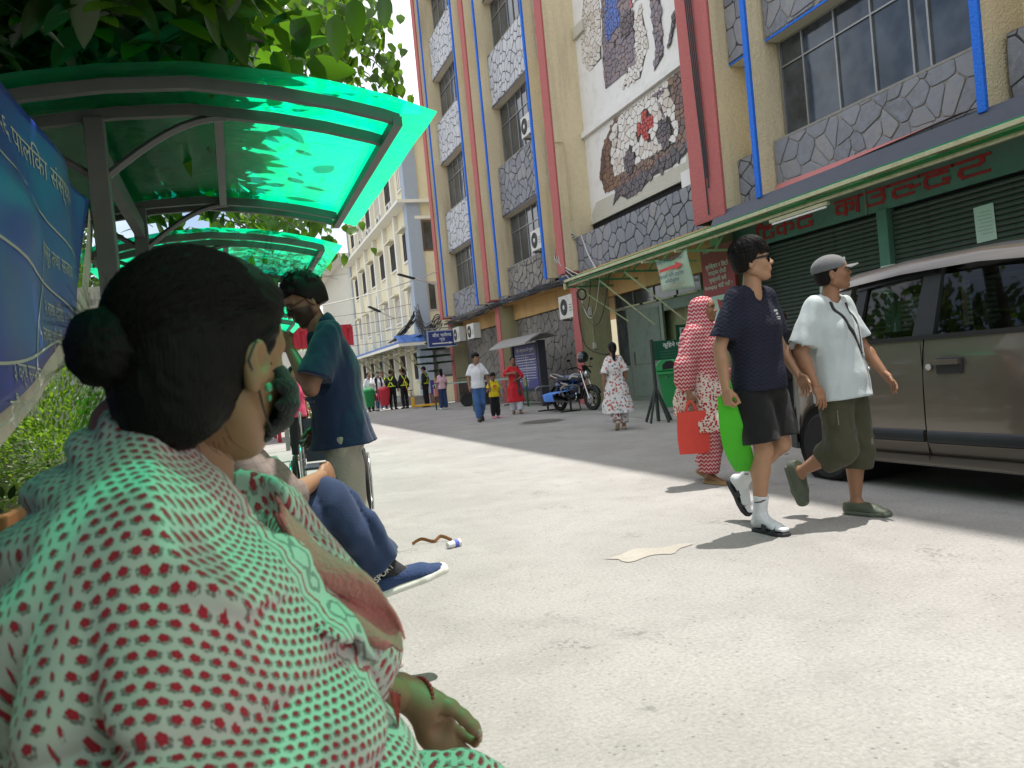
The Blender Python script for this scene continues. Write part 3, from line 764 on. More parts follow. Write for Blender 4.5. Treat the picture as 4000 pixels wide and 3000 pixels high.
def paper(y, z, w, h, x, label, rot=0):
    o = MB(); c, s_ = math.cos(rot), math.sin(rot)
    q = [(-w/2, -h/2), (w/2, -h/2), (w/2, h/2), (-w/2, h/2)]
    q = [(y+a*c-b_*s_, z+a*s_+b_*c) for a, b_ in q]
    o.prism(q, x-.004, x-.001, 'x'); p = o.build('paper_notice', M_paper); tag(p, label, 'notice', 'paper notices taped on the shutters')
    l = MB()
    for k in range(7):
        zz = z+h*.32-k*h*.1; l.box(x-.0065, x-.0045, y-w*.36+rot*(zz-z)*-1, y+w*(.36 if k % 3 else .2)+rot*(zz-z)*-1, zz-.004, zz+.004)
    l.build('print', plain('faint_print', (.36, .40, .38), .9), p)
    return p
paper(7.72, 2.55, .30, .50, 9.945, 'large white notice taped high on the shutter above the car', -.03)
paper(10.85, 2.22, .22, .46, 9.945, 'narrow white notice taped on the shutter between the two young men', .05)
paper(9.35, 2.06, .28, .36, 9.855, 'white notice taped on the green post behind the cap')
# ---- canopy along the front
CA = thing('entrance_canopy', 'pale steel lattice canopy with green sheet along the building front', 'canopy', (8.0, 12, 3.2))
XQ = 8.0
for (dx, z, w) in ((0, 3.25, .055), (.12, 3.15, .045)): bb(MB().box(XQ+dx, XQ+dx+.05, 2.5, 17.6, z-w/2, z+w/2), 'edge_beam', M_palebeam, CA)
for i in range(12):
    y = 17.55-i*1.25
    if y < 3: break
    mb = MB(); mb.bar((XQ+.06, y, 3.24), (9.4, y-.02, 3.55), .04)
    if i < 5: mb.bar((XQ+.05, y, 3.1), (9.35, y, 3.08), .045)
    for q in range(3 if i < 5 else 0): mb.bar((XQ+.1+q*.42, y, 3.09), (XQ+.4+q*.42, y, 3.30+.08*q), .03)
    bb(mb, 'truss', plain('green_truss', (.10, .17, .09), .6, dirt=((.3, .28, .15), 5, .6)) if i < 3 else M_palebeam, CA)
    if i in (0, 1, 2): bb(MB().bar((XQ+.3, y, 3.1), (9.36, y-.6, 1.9 if i else 2.1), .035), 'strut', M_palebeam, CA)
bb(MB().bar((XQ+.02, 17.6, 3.2), (XQ+.02, 17.6, 3.05), .05), 'stub', M_palebeam, CA)
sh = MB(); sh.add([(XQ+.02, 2.5, 3.30), (XQ+.02, 17.6, 3.30), (9.38, 17.6, 3.60), (9.38, 2.5, 3.60)], [(0,1,2,3)]); bb(sh, 'sheet', M_sheetd, CA)
bb(MB().box(XQ+.06, XQ+.12, 2.5, 17.5, 3.175, 3.2), 'green_strip', M_sheetd, CA)
fa = MB(); fa.add([(8.9, 2.5, 3.48), (8.9, 12.6, 3.48), (9.05, 12.6, 3.80), (9.05, 2.5, 3.83)], [(0,1,2,3)])
fa.add([(8.905, 2.5, 3.48), (8.905, 12.6, 3.48), (9.055, 12.6, 3.80), (9.055, 2.5, 3.83)], [(3,2,1,0)]); bb(fa, 'fascia', M_navy, CA)
pf = MB(); pf.add([(9.33, 7.1, 3.95), (9.36, 11.12, 3.98), (9.2, 11.1, 3.80), (9.2, 7.4, 3.93)], [(0,1,2,3)]); bb(pf, 'flashing', plain('pink_flashing', (.50, .17, .16), .5), CA)
tb = thing('tube_light', 'white fluorescent tube fixed under the canopy beam over the sign', 'lamp', (8.15, 9.3, 3.06))
MB().box(-.03, .03, -.62, .62, 0, .05).build('batten', M_palebeam, tb); MB().tube([(0, -.58, -.02), (0, .58, -.02)], .018).build('tube', plain('tube_glass', (.8, .85, .8), .3), tb, 60)
# ================================================================== lettering
def text(body, mat, parent, org, ux, uy, size, width=None, center=False, name='lettering', bold=0):
    """flat print: Devanagari or Latin, vowel signs already in the order they are drawn"""
    c = bpy.data.curves.new('t', 'FONT'); c.body = body; c.offset = bold; c.resolution_u = 3
    o = bpy.data.objects.new('t', c); COL.objects.link(o)
    me = bpy.data.meshes.new_from_object(o.evaluated_get(bpy.context.evaluated_depsgraph_get()))
    bpy.data.objects.remove(o); bpy.data.curves.remove(c)
    co = np.zeros(len(me.vertices)*3, np.float32); me.vertices.foreach_get('co', co); co = co.reshape(-1, 3)
    if len(co) == 0: return None
    sx = sy = size
    if width: sx = width/max(1e-6, co[:, 0].max())
    x = co[:, 0]*sx; y = co[:, 1]*sy
    if center: x = x-(x.max()+x.min())/2
    ux, uy, org = np.array(ux), np.array(uy), np.array(org)
    me.vertices.foreach_set('co', (org+x[:, None]*ux+y[:, None]*uy).astype(np.float32).ravel()); me.update()
    q = obj(name, me, mat, None)
    if parent is not None: q.parent = parent; q.matrix_parent_inverse = wm(parent).inverted()
    return q
UYW = (0, -1, 0); UZ = (0, 0, 1)      # writing on walls that face -X runs towards -Y
M_wtext = plain('white_print', (.75, .75, .72), .6); M_dtext = plain('dark_print', (.03, .05, .09), .7)
def dots(parent, mat, x, y0, y1, z0, z1, rows, seed=0, h=.35, name='small_print'):
    """blocks of print too small to read: word-long dashes in rows"""
    rg = random.Random(seed); mb = MB(); dz = (z1-z0)/rows
    for r_ in range(rows):
        z = z1-(r_+.5)*dz; y = y1
        end = y0+(y1-y0)*rg.choice((0, 0, .1, .35))
        while y > end:
            w = rg.uniform(.03, .11)*(y1-y0); mb.box(x-.0015, x, max(y0, y-w), y, z-dz*h/2, z+dz*h/2); y -= w+.025*(y1-y0)
    return bb(mb, name, mat, parent)
# ================================================================== yellow building at the end of the road
M_yel = plain('pale_yellow_wall', (.76, .70, .50), .85, var=.08, scale=1.2, dirt=((.5, .45, .3), 2, .25))
M_lwhite = plain('off_white_wall', (.78, .76, .68), .85, var=.06, scale=1.5)
M_bgrey = plain('blue_grey_paint', (.36, .42, .50), .8, var=.06)
M_bar = plain('window_bars', (.10, .085, .08), .6); M_wood = plain('brown_frame', (.16, .10, .07), .6)
M_tinb = plain('blue_tin', (.05, .16, .50), .45, var=.25, scale=2, dirt=((.2, .2, .22), 2, .4))
M_tin = plain('grey_tin', (.30, .295, .28), .5, .4, var=.25, scale=3)
FB = thing('yellow_building', 'pale yellow four storey building with white piers at the end of the road', 'building', (9, 45, 0))
XL, YE = 8.8, 36.6
bb(MB().box(XL, 20, YE, 56, 0, 13.4), 'wall', M_yel, FB)
bb(MB().box(XL-1.0, 20.5, YE-.8, 57, 13.4, 13.55), 'eave', M_lwhite, FB)
bb(MB().box(XL-1.05, 20.6, YE-.85, 57, 13.56, 13.75), 'roof', plain('dark_tin_roof', (.035, .035, .04), .5, .3), FB)
bb(MB().box(XL-.62, 12, YE-.35, 56, 9.72, 9.86), 'ledge', M_lwhite, FB)
bb(MB().box(XL-.16, XL+.5, YE-.12, YE+.62, 0, 13.4), 'corner_pier', M_bgrey, FB)
for i, y in enumerate((39.55, 42.65, 45.85, 49.1, 52.3)):
    bb(MB().box(XL-.22, XL-.001, y-.16, y+.16, 0, 9.72), 'pier', M_lwhite, FB); bb(MB().box(XL-.20, XL-.001, y-.14, y+.14, 9.86, 13.4), 'pier', M_lwhite, FB)
def fwin(y0, y1, z0, z1, light=False):
    w = bb(MB().box(XL-.02, XL-.004, y0, y1, z0, z1), 'window', M_dark if not light else M_lwhite, FB)
    f = MB(); n = 5
    for k in range(n): f.box(XL-.05, XL-.022, y0+(y1-y0)*k/(n-1)-.03, y0+(y1-y0)*k/(n-1)+.03, z0, z1)
    f.box(XL-.05, XL-.023, y0, y1, z1-.06, z1).box(XL-.05, XL-.023, y0, y1, z0, z0+.06)
    bb(f, 'bars', M_bar if not light else plain('pale_bars', (.45, .40, .34), .6), w)
    bb(MB().box(XL-.35, XL-.003, y0-.1, y1+.1, z1+.08, z1+.16), 'hood', M_yel, w)
    bb(MB().box(XL-.1, XL-.003, y0-.06, y1+.06, z0-.1, z0-.02), 'sill', M_lwhite, w)
for i, yc in enumerate((37.75, 41.05, 44.2, 47.4, 50.7, 53.9)):
    fwin(yc-.72, yc+.72, 1.2, 2.55); fwin(yc-.68, yc+.68, 4.35, 5.65, True); fwin(yc-.68, yc+.68, 7.15, 8.55); fwin(yc-.72, yc+.72, 10.75, 12.15, i % 2 == 0)
for (x0, x1, z0, z1) in ((9.33, 10.0, 7.4, 8.9), (9.3, 9.8, 4.45, 5.9), (9.1, 10.6, 1.2, 2.6)):
    w = bb(MB().box(x0, x1, YE-.03, YE-.004, z0, z1), 'window', M_wood if z0 > 4 and z0 > 6 else plain('cream_frame', (.55, .48, .42), .6), FB)
    if z0 < 3: w.data.materials[0] = M_bar
    bb(MB().box(x0+.1, x1-.1, YE-.05, YE-.031, z0+.1, z1-.1), 'pane', M_win, w)
bb(MB().box(9.0, 9.9, YE-.14, YE-.002, 8.95, 9.1), 'hood', M_lwhite, FB)
for (a, y) in (((XL-.08, 55.9, 0), 13), ((XL-.06, 46.9, 0), 6.5)): bb(MB().tube([a, (a[0], a[1], y)], .06, 6), 'drain_pipe', M_bgrey, FB)
# ribbed stair wall beyond
rw = MB(); rw.box(XL, 16, 56, 74, 0, 10.6)
for k in range(26): rw.box(XL-.25, XL-.002, 56.4+k*.68, 56.5+k*.68, 0, 10.6)
bb(rw, 'ribbed_wall', M_lwhite, FB); bb(MB().box(XL-1.3, 16, 56, 74, 10.6, 10.8), 'eave', M_lwhite, FB)
# awning of blue tin on steel brackets round the corner
AW = thing('tin_awning', 'blue corrugated tin awning round the yellow building corner', 'awning', (8.0, 40, 2.9))
aw = MB(); n = 90
for k in range(n):
    y = 36.0+k*.22; aw.add([(7.45, y, 2.93+.03*(k % 2)), (7.45, y+.22, 2.93+.03*((k+1) % 2)), (8.8, y+.22, 3.36+.03*((k+1) % 2)), (8.8, y, 3.36+.03*(k % 2))], [(0,1,2,3)])
for k in range(14):
    x = 7.45+k*.2; aw.add([(x, 35.25, 2.93+.03*(k % 2)), (x+.2, 35.25, 2.93+.03*((k+1) % 2)), (x+.2, 36.6, 3.36+.03*((k+1) % 2)), (x, 36.6, 3.36+.03*(k % 2))], [(0,1,2,3)])
bb(aw, 'sheet', M_tinb, AW); bb(MB().box(7.4, 7.46, 35.2, 56, 2.78, 2.92).box(7.4, 10.4, 35.18, 35.25, 2.78, 2.92), 'fascia', M_lwhite, AW)
for y in (36.4, 39.5, 42.6, 45.7, 48.8): bb(MB().bar((7.5, y, 2.85), (8.78, y, 1.5), .07).bar((7.5, y, 2.87), (8.78, y, 2.87), .06).bar((8.1, y, 2.87), (8.4, y, 2.0), .04), 'bracket', M_palebeam, AW)
bb(MB().box(7.5, 8.7, 36.6, 52, 0, .38).box(7.15, 8.65, 36.2, 52, 0, .2), 'steps', plain('step_cement', (.26, .25, .22), .9), FB)
# air conditioners
M_acw = plain('ac_white', (.60, .59, .54), .5, var=.08, dirt=((.32, .3, .25), 5, .5)); M_acg = plain('ac_grill', (.16, .16, .155), .5)
def aircon(loc, rz, label, w=.82, h=.58, d=.3, group='air conditioner units'):
    t = thing('air_conditioner', label, 'air conditioner', loc, rz, group)
    MB().box(-d, 0, -w/2, w/2, 0, h).build('casing', M_acw, t, None, .015)
    g_ = MB(); c = (-d-.006, .12*w, h*.5)
    for r_ in (.06, .12, .18, .235):
        g_.tube([(c[0], c[1]+r_*math.cos(a), c[2]+r_*math.sin(a)) for a in [2*PI*k/20 for k in range(20)]], .006, 4, True)
    for k in range(12): a = 2*PI*k/12; g_.bar((c[0], c[1]+.05*math.cos(a), c[2]+.05*math.sin(a)), (c[0], c[1]+.24*math.cos(a+.4), c[2]+.24*math.sin(a+.4)), .006)
    g_.build('grille', M_acg, t)
    MB().lathe([(.245, -d-.003), (.245, -d+.001), (0.01, -d+.001)], 22, (0, .12*w, h*.5), 'x').build('fan_recess', M_dark, t)
    MB().lathe([(.07, -d-.012), (.05, -d-.02), (.005, -d-.022)], 14, (0, .12*w, h*.5), 'x').build('hub', M_acw, t, 60)
    l = MB()
    for k in range(3): l.box(-d-.004, -d+.002, -w*.46, -w*.26, h*(.3+.12*k), h*(.34+.12*k))
    l.build('louvre', M_acg, t)
    MB().box(-d-.02, .02, -w*.36, -w*.30, -.05, 0).box(-d-.02, .02, w*.30, w*.36, -.05, 0).build('bracket', M_steel, t)
    return t
aircon((9.62, 20.55, 2.52), 0, 'white air conditioner under the canopy end above the motorcycle', .95, .68)
aircon((9.35, 31.35, 2.6), 0, 'left of two weathered air conditioners beside the blue arrow sign', .9, .62)
aircon((9.35, 29.3, 2.58), 0, 'right of two weathered air conditioners beside the blue arrow sign', .9, .6)
aircon((9.36, 21.72, 8.24), 0, 'air conditioner on the second floor stone balcony', .75, .62, .28)
aircon((9.36, 21.75, 4.76), 0, 'air conditioner on the first floor stone ledge beside the blue fin', .8, .62, .28)
for k, (y, nm) in enumerate(((40.0, 'nearest'), (43.0, 'second'), (46.6, 'third'), (49.5, 'farthest'))):
    aircon((XL-.02, y, 9.9 if k < 3 else 9.9), 0, nm+' of the air conditioners on the yellow building ledge', .85, .62)
# blue arrow sign on a bracket
AS = thing('arrow_sign', 'small blue hanging sign with white lettering and a right arrow', 'sign', (8.75, 32.2, 2.8))
bb(MB().box(8.05, 9.25, 32.18, 32.24, 2.52, 3.16), 'board', plain('sign_blue', (.035, .05, .20), .4), AS, bevel=.01)
bb(MB().box(8.0, 9.3, 32.19, 32.23, 2.47, 2.518).box(8.0, 9.3, 32.19, 32.23, 3.162, 3.21).box(8.0, 8.048, 32.19, 32.23, 2.52, 3.16).box(9.252, 9.3, 32.19, 32.23, 2.52, 3.16), 'rim', M_bgrey, AS)
text('वीर चमेना', M_wtext, AS, (8.65, 32.175, 2.92), (1, 0, 0), UZ, .2, .85, True, bold=.01)
text('गृह', M_wtext, AS, (8.65, 32.175, 2.76), (1, 0, 0), UZ, .17, .25, True, bold=.01)
ar = MB(); ar.prism([(8.2, 2.615), (8.95, 2.615), (8.95, 2.585), (9.12, 2.64), (8.95, 2.695), (8.95, 2.665), (8.2, 2.665)], 32.17, 32.176, 'y'); bb(ar, 'arrow', M_wtext, AS)
bb(MB().bar((7.9, 32.21, 3.3), (9.4, 32.21, 3.3), .04).bar((8.2, 32.21, 3.3), (8.2, 32.21, 3.2), .02).bar((9.1, 32.21, 3.3), (9.1, 32.21, 3.2), .02), 'bracket', M_steel, AS)
# street lamps on arms
def lamp(a, b_, label):
    t = thing('street_lamp', label, 'street lamp', a, group='street lamps on wall arms')
    bb(MB().tube([a, b_], .03, 6), 'arm', M_wirew, t)
    A, Bv = Vector(a), Vector(b_); d = (Bv-A).normalized()
    bb(MB().bar(Bv-d*.05, Bv+d*.75, .22, .07), 'head', M_black, t, bevel=.02)
lamp((9.0, 33.4, 5.3), (7.9, 33.2, 5.62), 'dark street lamp head on a pale arm beside the first red fin')
lamp((8.8, 42.5, 4.7), (7.9, 42.0, 5.1), 'dark street lamp head on the yellow building wall')
# cables
def cable(ps, r=.012, mat=None, n=6): return MB().tube(catmull(ps, n), r, 5)
CB = thing('cable_tangle', 'tangled black cables bundled at the yellow building corner', 'cables', (8.7, 36, 4))
rc = random.Random(5)
for k in range(26):
    a = (8.6+rc.uniform(-.1, .2), 36.2, 4.25+rc.uniform(-.35, .5)); b_ = (9.05, 33.5+rc.uniform(-.2, .1), 3.75+rc.uniform(-.25, .2))
    m_ = ((a[0]+b_[0])/2-.2, (a[1]+b_[1])/2, min(a[2], b_[2])-rc.uniform(.1, .9))
    bb(cable([a, (a[0]-.15, a[1]-.6, a[2]-rc.uniform(0, .5)), m_, (b_[0]-.1, b_[1]+.7, b_[2]-rc.uniform(-.1, .3)), b_], .014), 'cable', M_wire, CB, 60)
for k in range(14):
    a = (8.55, 36.3+rc.uniform(0, .3), 4.3+rc.uniform(-.3, .3)); b_ = (7.6+rc.uniform(-.1, .1), 37.2+rc.uniform(0, 1.5), 3.15)
    bb(cable([a, (8.1+rc.uniform(-.1, .1), 36.6+rc.uniform(0, .4), 3.6+rc.uniform(-.1, .2)), b_], .022), 'cable', M_wire, CB, 60)
for k in range(16):
    y = 33.2; ps = []
    while y > 19.8: ps.append((9.2+rc.uniform(-.12, .06), y, 3.62+rc.uniform(-.14, .06)+(-.08 if 27 < y < 32 else 0))); y -= rc.uniform(1.2, 2.6)
    ps.append((9.2, 19.6, 3.45)); bb(cable(ps, .012 if k % 4 else .022), 'cable', M_wire, CB, 60)
WW = thing('overhead_wires', 'thin white wires strung across the road to the yellow building', 'wires', (4, 33, 4.2))
bb(MB().tube(sag((-6, 30, 4.4), (9.02, 33.3, 5.9), .9, 20), .022, 5), 'wire', M_wirew, WW)
for k in range(4): bb(MB().tube(sag((-5, 33+k, 4.6-.3*k), (8.8, 38+k, 5.0-.5*k), .5, 14), .01, 4), 'wire', M_wire, WW)
WB = thing('facade_cables', 'loose cables hanging down the red fin and stone ledge', 'cables', (9, 16, 4))
for k in range(4): bb(cable([(8.97, 12.9-.05*k, 12), (8.96, 12.85-.06*k, 9.0), (8.96, 12.75-.06*k, 6.2-.3*k), (8.97, 12.7-.03*k, 4.9-.2*k), (8.97, 12.68, 3.8)][:4 if k else 5], .014), 'cable', M_wire, WB, 60)
for k in range(5): bb(cable([(9.4, 19.6-.05*k, 4.75), (9.2, 19.75+.1*k, 4.9-.1*k), (9.0, 20.0+.06*k, 4.2), (9.1, 19.5-.2*k, 3.5), (9.2, 18.6-.3*k, 3.42)], .012), 'cable', M_wire if k % 2 else M_wirew, WB, 60)
bb(cable([(9.44, 19.3, 4.7), (9.4, 18.9, 4.1), (9.3, 18.2, 3.5)], .02), 'cable', M_wirew, WB, 60)
for k in range(4): bb(MB().tube(sag((8.4, 17.4-.5*k, 3.2), (9.5, 19.8, 3.0-.05*k), .3+.2*k, 12), .01, 4), 'cable', M_wire if k % 2 else M_wirew, WB, 60)
bb(MB().tube([(8.25+.11*math.cos(a), 17.15, 2.86+.13*math.sin(a)) for a in [2*PI*k/18 for k in range(18)]], .022, 5, True), 'cable_coil', M_wire, WB, 60)
bb(cable([(9.3, 19.66, 3.2), (9.28, 19.6, 2.2), (9.3, 19.3, 1.6), (9.6, 18.8, 1.35), (9.9, 18.9, 1.5)], .016), 'cable', M_wire, WB, 60)
bb(MB().bar((XF+.3, 19.62, 5.2), (XF+.3, 19.62, 7.4), .03).bar((XF+.05, 19.64, 7.4), (XF+.3, 19.62, 7.4), .03), 'conduit', plain('cream_pipe', (.6, .5, .3), .7), WB)
sw = thing('junction_box', 'small white junction boxes on the green pillar beside the door', 'box', (9.34, 19.3, 2.4))
bb(MB().box(9.6, 9.7, 19.62, 19.675, 2.5, 2.75), 'casing', M_acw, sw, bevel=.01)
for z in (1.55,): bb(MB().box(9.65, 9.75, 19.62, 19.676, z, z+.18), 'meter', M_acw, sw, bevel=.008)
bb(MB().bar((9.7, 19.65, 1.73), (9.7, 19.65, 2.5), .02), 'conduit', M_palebeam, sw)
# pigeons
M_pig = plain('pigeon_grey', (.12, .13, .17), .6, var=.4, scale=30)
def pigeon(loc, rz, label):
    t = thing('pigeon', label, 'bird', loc, rz, group='pigeons on the building')
    q = SDF(.008).ell((0, 0, .09), (.11, .055, .06), k=.02).cap((.07, 0, .12), (.10, 0, .17), .035, .026).ell((.115, 0, .185), (.028, .022, .024)).cap((-.08, 0, .08), (-.2, 0, .05), .03, .012)
    obj('body', npmesh('pigeon', [q.mesh()]), M_pig, t)
    MB().lathe([(.006, 0), (.001, .025)], 6, (.142, 0, .18), 'x').build('beak', M_black, t); MB().bar((0, .02, 0), (0, .02, .05), .008).bar((0, -.02, 0), (0, -.02, .05), .008).build('leg', plain('pink_leg', (.4, .15, .12), .6), t)
pigeon((9.2, 26.6, 11.9), PI, 'pigeon perched by the upper blue fin')
pigeon((8.55, 21.9, 3.42), PI*.8, 'pigeon perched on the canopy end')
# ================================================================== street furniture on the right
# hanging direction banner
M_ban = plain('pale_green_banner', (.42, .55, .42), .6, var=.1, scale=3)
HB = thing('direction_banner', 'pale green cloth banner with red arrow and dark lettering hung under the canopy', 'banner', (8.25, 13, 2.4))
hb = MB(); nx_, nz_ = 14, 10
for j in range(nz_+1):
    for i in range(nx_+1):
        u, v = i/nx_, j/nz_; y = 13.62-1.24*u-.02*v*(1-2*u)*3; z = 3.12-.68*v-.10*math.sin(PI*u)*(1-v)**2*1.3-.06*u*v
        hb.v.append((8.25+.05*math.sin(5*u+3*v)+.05*v*v, y, z))
for j in range(nz_):
    for i in range(nx_): a = j*(nx_+1)+i; hb.f.append((a, a+1, a+nx_+2, a+nx_+1))
so_ = bb(hb, 'cloth', M_ban, HB, 180); sm = so_.modifiers.new('s', 'SOLIDIFY'); sm.thickness = .004
M_redp = plain('red_print', (.55, .05, .04), .6)
ar = MB(); ar.prism([(13.35, 2.80), (12.75, 2.82), (12.75, 2.77), (12.52, 2.85), (12.75, 2.93), (12.75, 2.88), (13.35, 2.86)], 8.165, 8.172, 'x'); bb(ar, 'arrow', M_redp, HB)
text('आकस्मिक टिकट लिने ठाउँ'.replace('स्मि', 'िस्म').replace('टि', 'िट').replace('लि', 'िल'), M_dtext, HB, (8.16, 13.5, 2.96), UYW, UZ, .12, 1.0, bold=.01)
text('टोकनको लागी लाईनमा'.replace('गी', 'िग'), M_dtext, HB, (8.16, 13.4, 2.66), UYW, UZ, .10, .92, bold=.012)
text('बसिदिनुहोला'.replace('सि', 'िस').replace('दि', 'िद'), M_dtext, HB, (8.16, 13.15, 2.56), UYW, UZ, .09, .5, bold=.012)
dots(HB, plain('brown_print', (.25, .16, .1), .8), 8.165, 12.48, 13.42, 2.44, 2.54, 3, 4)
# red payment poster, notice papers
RP = thing('payment_poster', 'tall red poster with white lettering beside the entrance', 'poster', (9.5, 13.4, 1.2))
bb(MB().box(9.5, 9.545, 12.75, 13.85, 1.2, 3.3), 'board', plain('poster_red', (.36, .025, .035), .4, var=.1), RP)
for k, (s_, w_) in enumerate((('सुरक्षित र छिटो'.replace('क्षि', 'िक्ष').replace('छि', 'िछ').replace('षित', 'षति').replace('िक्षत', 'िक्षत'), .78), ('माध्यम रोजौं', .62), ('भुक्तानी सबै', .6), ('fonepay बाटै गरौं !', .95))):
    text(s_, M_wtext, RP, (9.496, 13.32, 2.86-.14*k), UYW, UZ, .12, w_, True, bold=.004)
text('fone pay', M_wtext, RP, (9.496, 13.75, 3.2), UYW, UZ, .06, .22)
bb(MB().lathe([(.1, -.004), (.1, 0)], 18, (9.496, 12.88, 2.28), 'x'), 'blue_badge', plain('badge_blue', (.03, .10, .34), .5), RP)
pp_ = tag(MB().box(9.47, 9.49, 13.0, 13.72, 1.66, 2.28).build('poster_sheet', M_paper), 'white printed sheets pinned over the red payment poster', 'notice')
dots(pp_, M_dtext, 9.468, 13.05, 13.3, 1.75, 2.2, 6, 9); bb(MB().prism([(13.3, 2.0), (13.1, 2.1), (13.36, 2.22)], 9.462, 9.468, 'x'), 'red_flag', M_redp, pp_)
# green dustbin and its sign
M_bin = plain('bin_green', (.015, .22, .06), .35, var=.12)
BN = thing('dustbin', 'green plastic dustbin with a domed lid by the grey door', 'bin', (8.35, 13.35, 0), R(-70))
def sq(r_, z, e=.35, n=24, ax=1.0): return [(r_*ax*abs(math.cos(a))**e*(1 if math.cos(a) > 0 else -1), r_*abs(math.sin(a))**e*(1 if math.sin(a) > 0 else -1), z) for a in [2*PI*k/n for k in range(n)]]
MB().loft([sq(.22, .12), sq(.24, .13), sq(.30, .78), sq(.31, .8)]).build('tub', M_bin, BN, 40)
MB().loft([sq(.345, .79), sq(.345, .84)]).build('rim', M_bin, BN, 40)
dl = MB(); dl.prism([(-.3, .842), (-.3, .93), (-.25, 1.03), (-.12, 1.10), (.12, 1.10), (.25, 1.03), (.3, .93), (.3, .842)], -.3, .3, 'y'); dl.build('lid', M_bin, BN, 40, .03)
MB().prism([(-.1, .88), (-.1, .98), (0, 1.04), (.12, 1.05), (.2, 1.0), (.22, .9)], -.305, -.2, 'y').build('opening', M_dark, BN)
MB().lathe([(.012, -.34), (.012, .34)], 8, (0, 0, .72), 'y').build('pivot', M_steel, BN)
st = thing('waste_sign', 'green metal sign stand lettered for rotting waste before the dustbin', 'sign', (6.9, 11.75, 0), R(8))
fr = MB().bar((0, 0, .02), (0, 0, 1.45), .045).bar((.0, .0, .62), (-.02, .32, .01), .035).bar((0, 0, .62), (0, -.28, .01), .035).bar((0, 0, .62), (.3, .02, .01), .035).bar((0, 0, .62), (-.22, -.06, .01), .03)
fr.build('stand', plain('dark_stand', (.035, .045, .04), .6), st)
M_bg = plain('board_green', (.012, .085, .045), .5)
brd = MB().box(.02, 1.15, -.03, .0, 1.08, 1.42).build('board', M_bg, st)
q = text('कुहिने फोहोर'.replace('हि', 'िह'), M_wtext, st, (.22, -.034, 1.3), (1, 0, 0), UZ, .1, .58, bold=.012)
if q: q.matrix_parent_inverse = Matrix.Identity(4)
mb = MB()
for k in range(3): mb.box(.15, .15+.6-.1*k, -.033, -.031, 1.22-.05*k, 1.235-.05*k)
mb.build('small_print', plain('dim_green_print', (.05, .16, .10), .6), st)
s2 = thing('emblem_sign', 'dark green sign board with a small white emblem behind the dustbin', 'sign', (9.0, 14.1, 0), R(8))
[MB().bar((x_, 0, 0), (x_, 0, 1.6), .05).build('stand', plain('dark_stand', (.035, .045, .04), .6), s2) for x_ in (0, 1.1)]; MB().box(-.15, 1.3, -.04, -.026, 1.22, 1.78).build('board', M_bg, s2)
MB().box(-.05, .16, -.046, -.041, 1.52, 1.72).build('emblem_card', M_paper, s2); MB().lathe([(.07, -.05), (.07, -.046)], 14, (.055, 0, 1.62), 'y').build('emblem', M_dtext, s2)
# notice board with a little roof
NB = thing('notice_board', 'roofed dark notice board with a blue printed poster by the stone wall', 'notice board', (8.7, 22.4, 0))
bb(MB().box(8.66, 8.9, 21.35, 21.5, 0, 2.0).box(8.66, 8.9, 23.6, 23.75, 0, 2.0).box(8.72, 8.86, 21.5, 23.6, .45, 1.95), 'frame', plain('dark_board', (.03, .032, .045), .6), NB)
bb(MB().box(8.69, 8.715, 21.62, 23.5, .55, 1.9), 'poster', plain('poster_blue', (.055, .055, .22), .5, var=.15, scale=3), NB)
dots(NB, M_wtext, 8.688, 21.75, 23.4, .75, 1.65, 11, 8, .22); text('बीर अस्पतालको सूचना', M_wtext, NB, (8.687, 23.3, 1.72), UYW, UZ, .13, 1.5, bold=.01)
bb(MB().box(8.684, 8.687, 21.7, 23.45, 1.17, 1.18).box(8.684, 8.687, 21.7, 23.45, 1.45, 1.46).box(8.684, 8.687, 22.5, 22.51, .6, 1.62), 'ruled_lines', M_wtext, NB)
rf = MB(); rf.loft([[(8.1, y, 1.93), (8.35, y, 2.08), (8.6, y, 2.2), (8.85, y, 2.22), (9.15, y, 2.1), (9.15, y, 2.06), (8.85, y, 2.18), (8.6, y, 2.16), (8.35, y, 2.04), (8.1, y, 1.89)] for y in (20.95, 24.3)]); bb(rf, 'roof', M_tin, NB, 30)
# blue waiting seats with a cloth
M_seat = plain('seat_blue', (.035, .07, .20), .4, .3); M_cloth = plain('blue_cloth', (.08, .22, .62), .8, var=.3, scale=8, bump=.3, bscale=14)
def seats(loc, rz, n, label):
    t = thing('waiting_bench', label, 'seats', loc, rz, group='blue waiting seats by the stone wall')
    MB().bar((0, -.1, .38), (0, n*.56+.1, .38), .06).build('beam', M_black, t)
    for k in range(n):
        y = .05+k*.56
        MB().loft([[(.26, y, .43), (.26, y+.48, .43)], [(0, y, .40), (0, y+.48, .40)], [(-.2, y, .42), (-.2, y+.48, .42)]], False, False).build('seat', M_seat, t, 60)
        MB().loft([[(-.2, y, .44), (-.2, y+.48, .44)], [(-.28, y, .62), (-.28, y+.48, .62)], [(-.36, y, .9), (-.36, y+.48, .9)]], False, False).build('backrest', M_seat, t, 60)
    for y in (0.1, n*.56-.1): MB().bar((.28, y, .02), (-.24, y, .02), .04).bar((0, y, .02), (0, y, .38), .04).build('leg', M_black, t)
    for y in (0, n*.56): MB().tube(catmull([(-.22, y, .44), (-.2, y, .62), (.1, y, .66), (.26, y, .6), (.2, y, .4)], 5), .02, 6).build('armrest', M_steel, t, 60)
    return t
seats((7.75, 18.9, 0), R(180), 3, 'blue seats behind the motorcycle with a towel over one')
seats((8.8, 24.6, 0), R(180), 2, 'blue seats beyond the notice board near the boy')
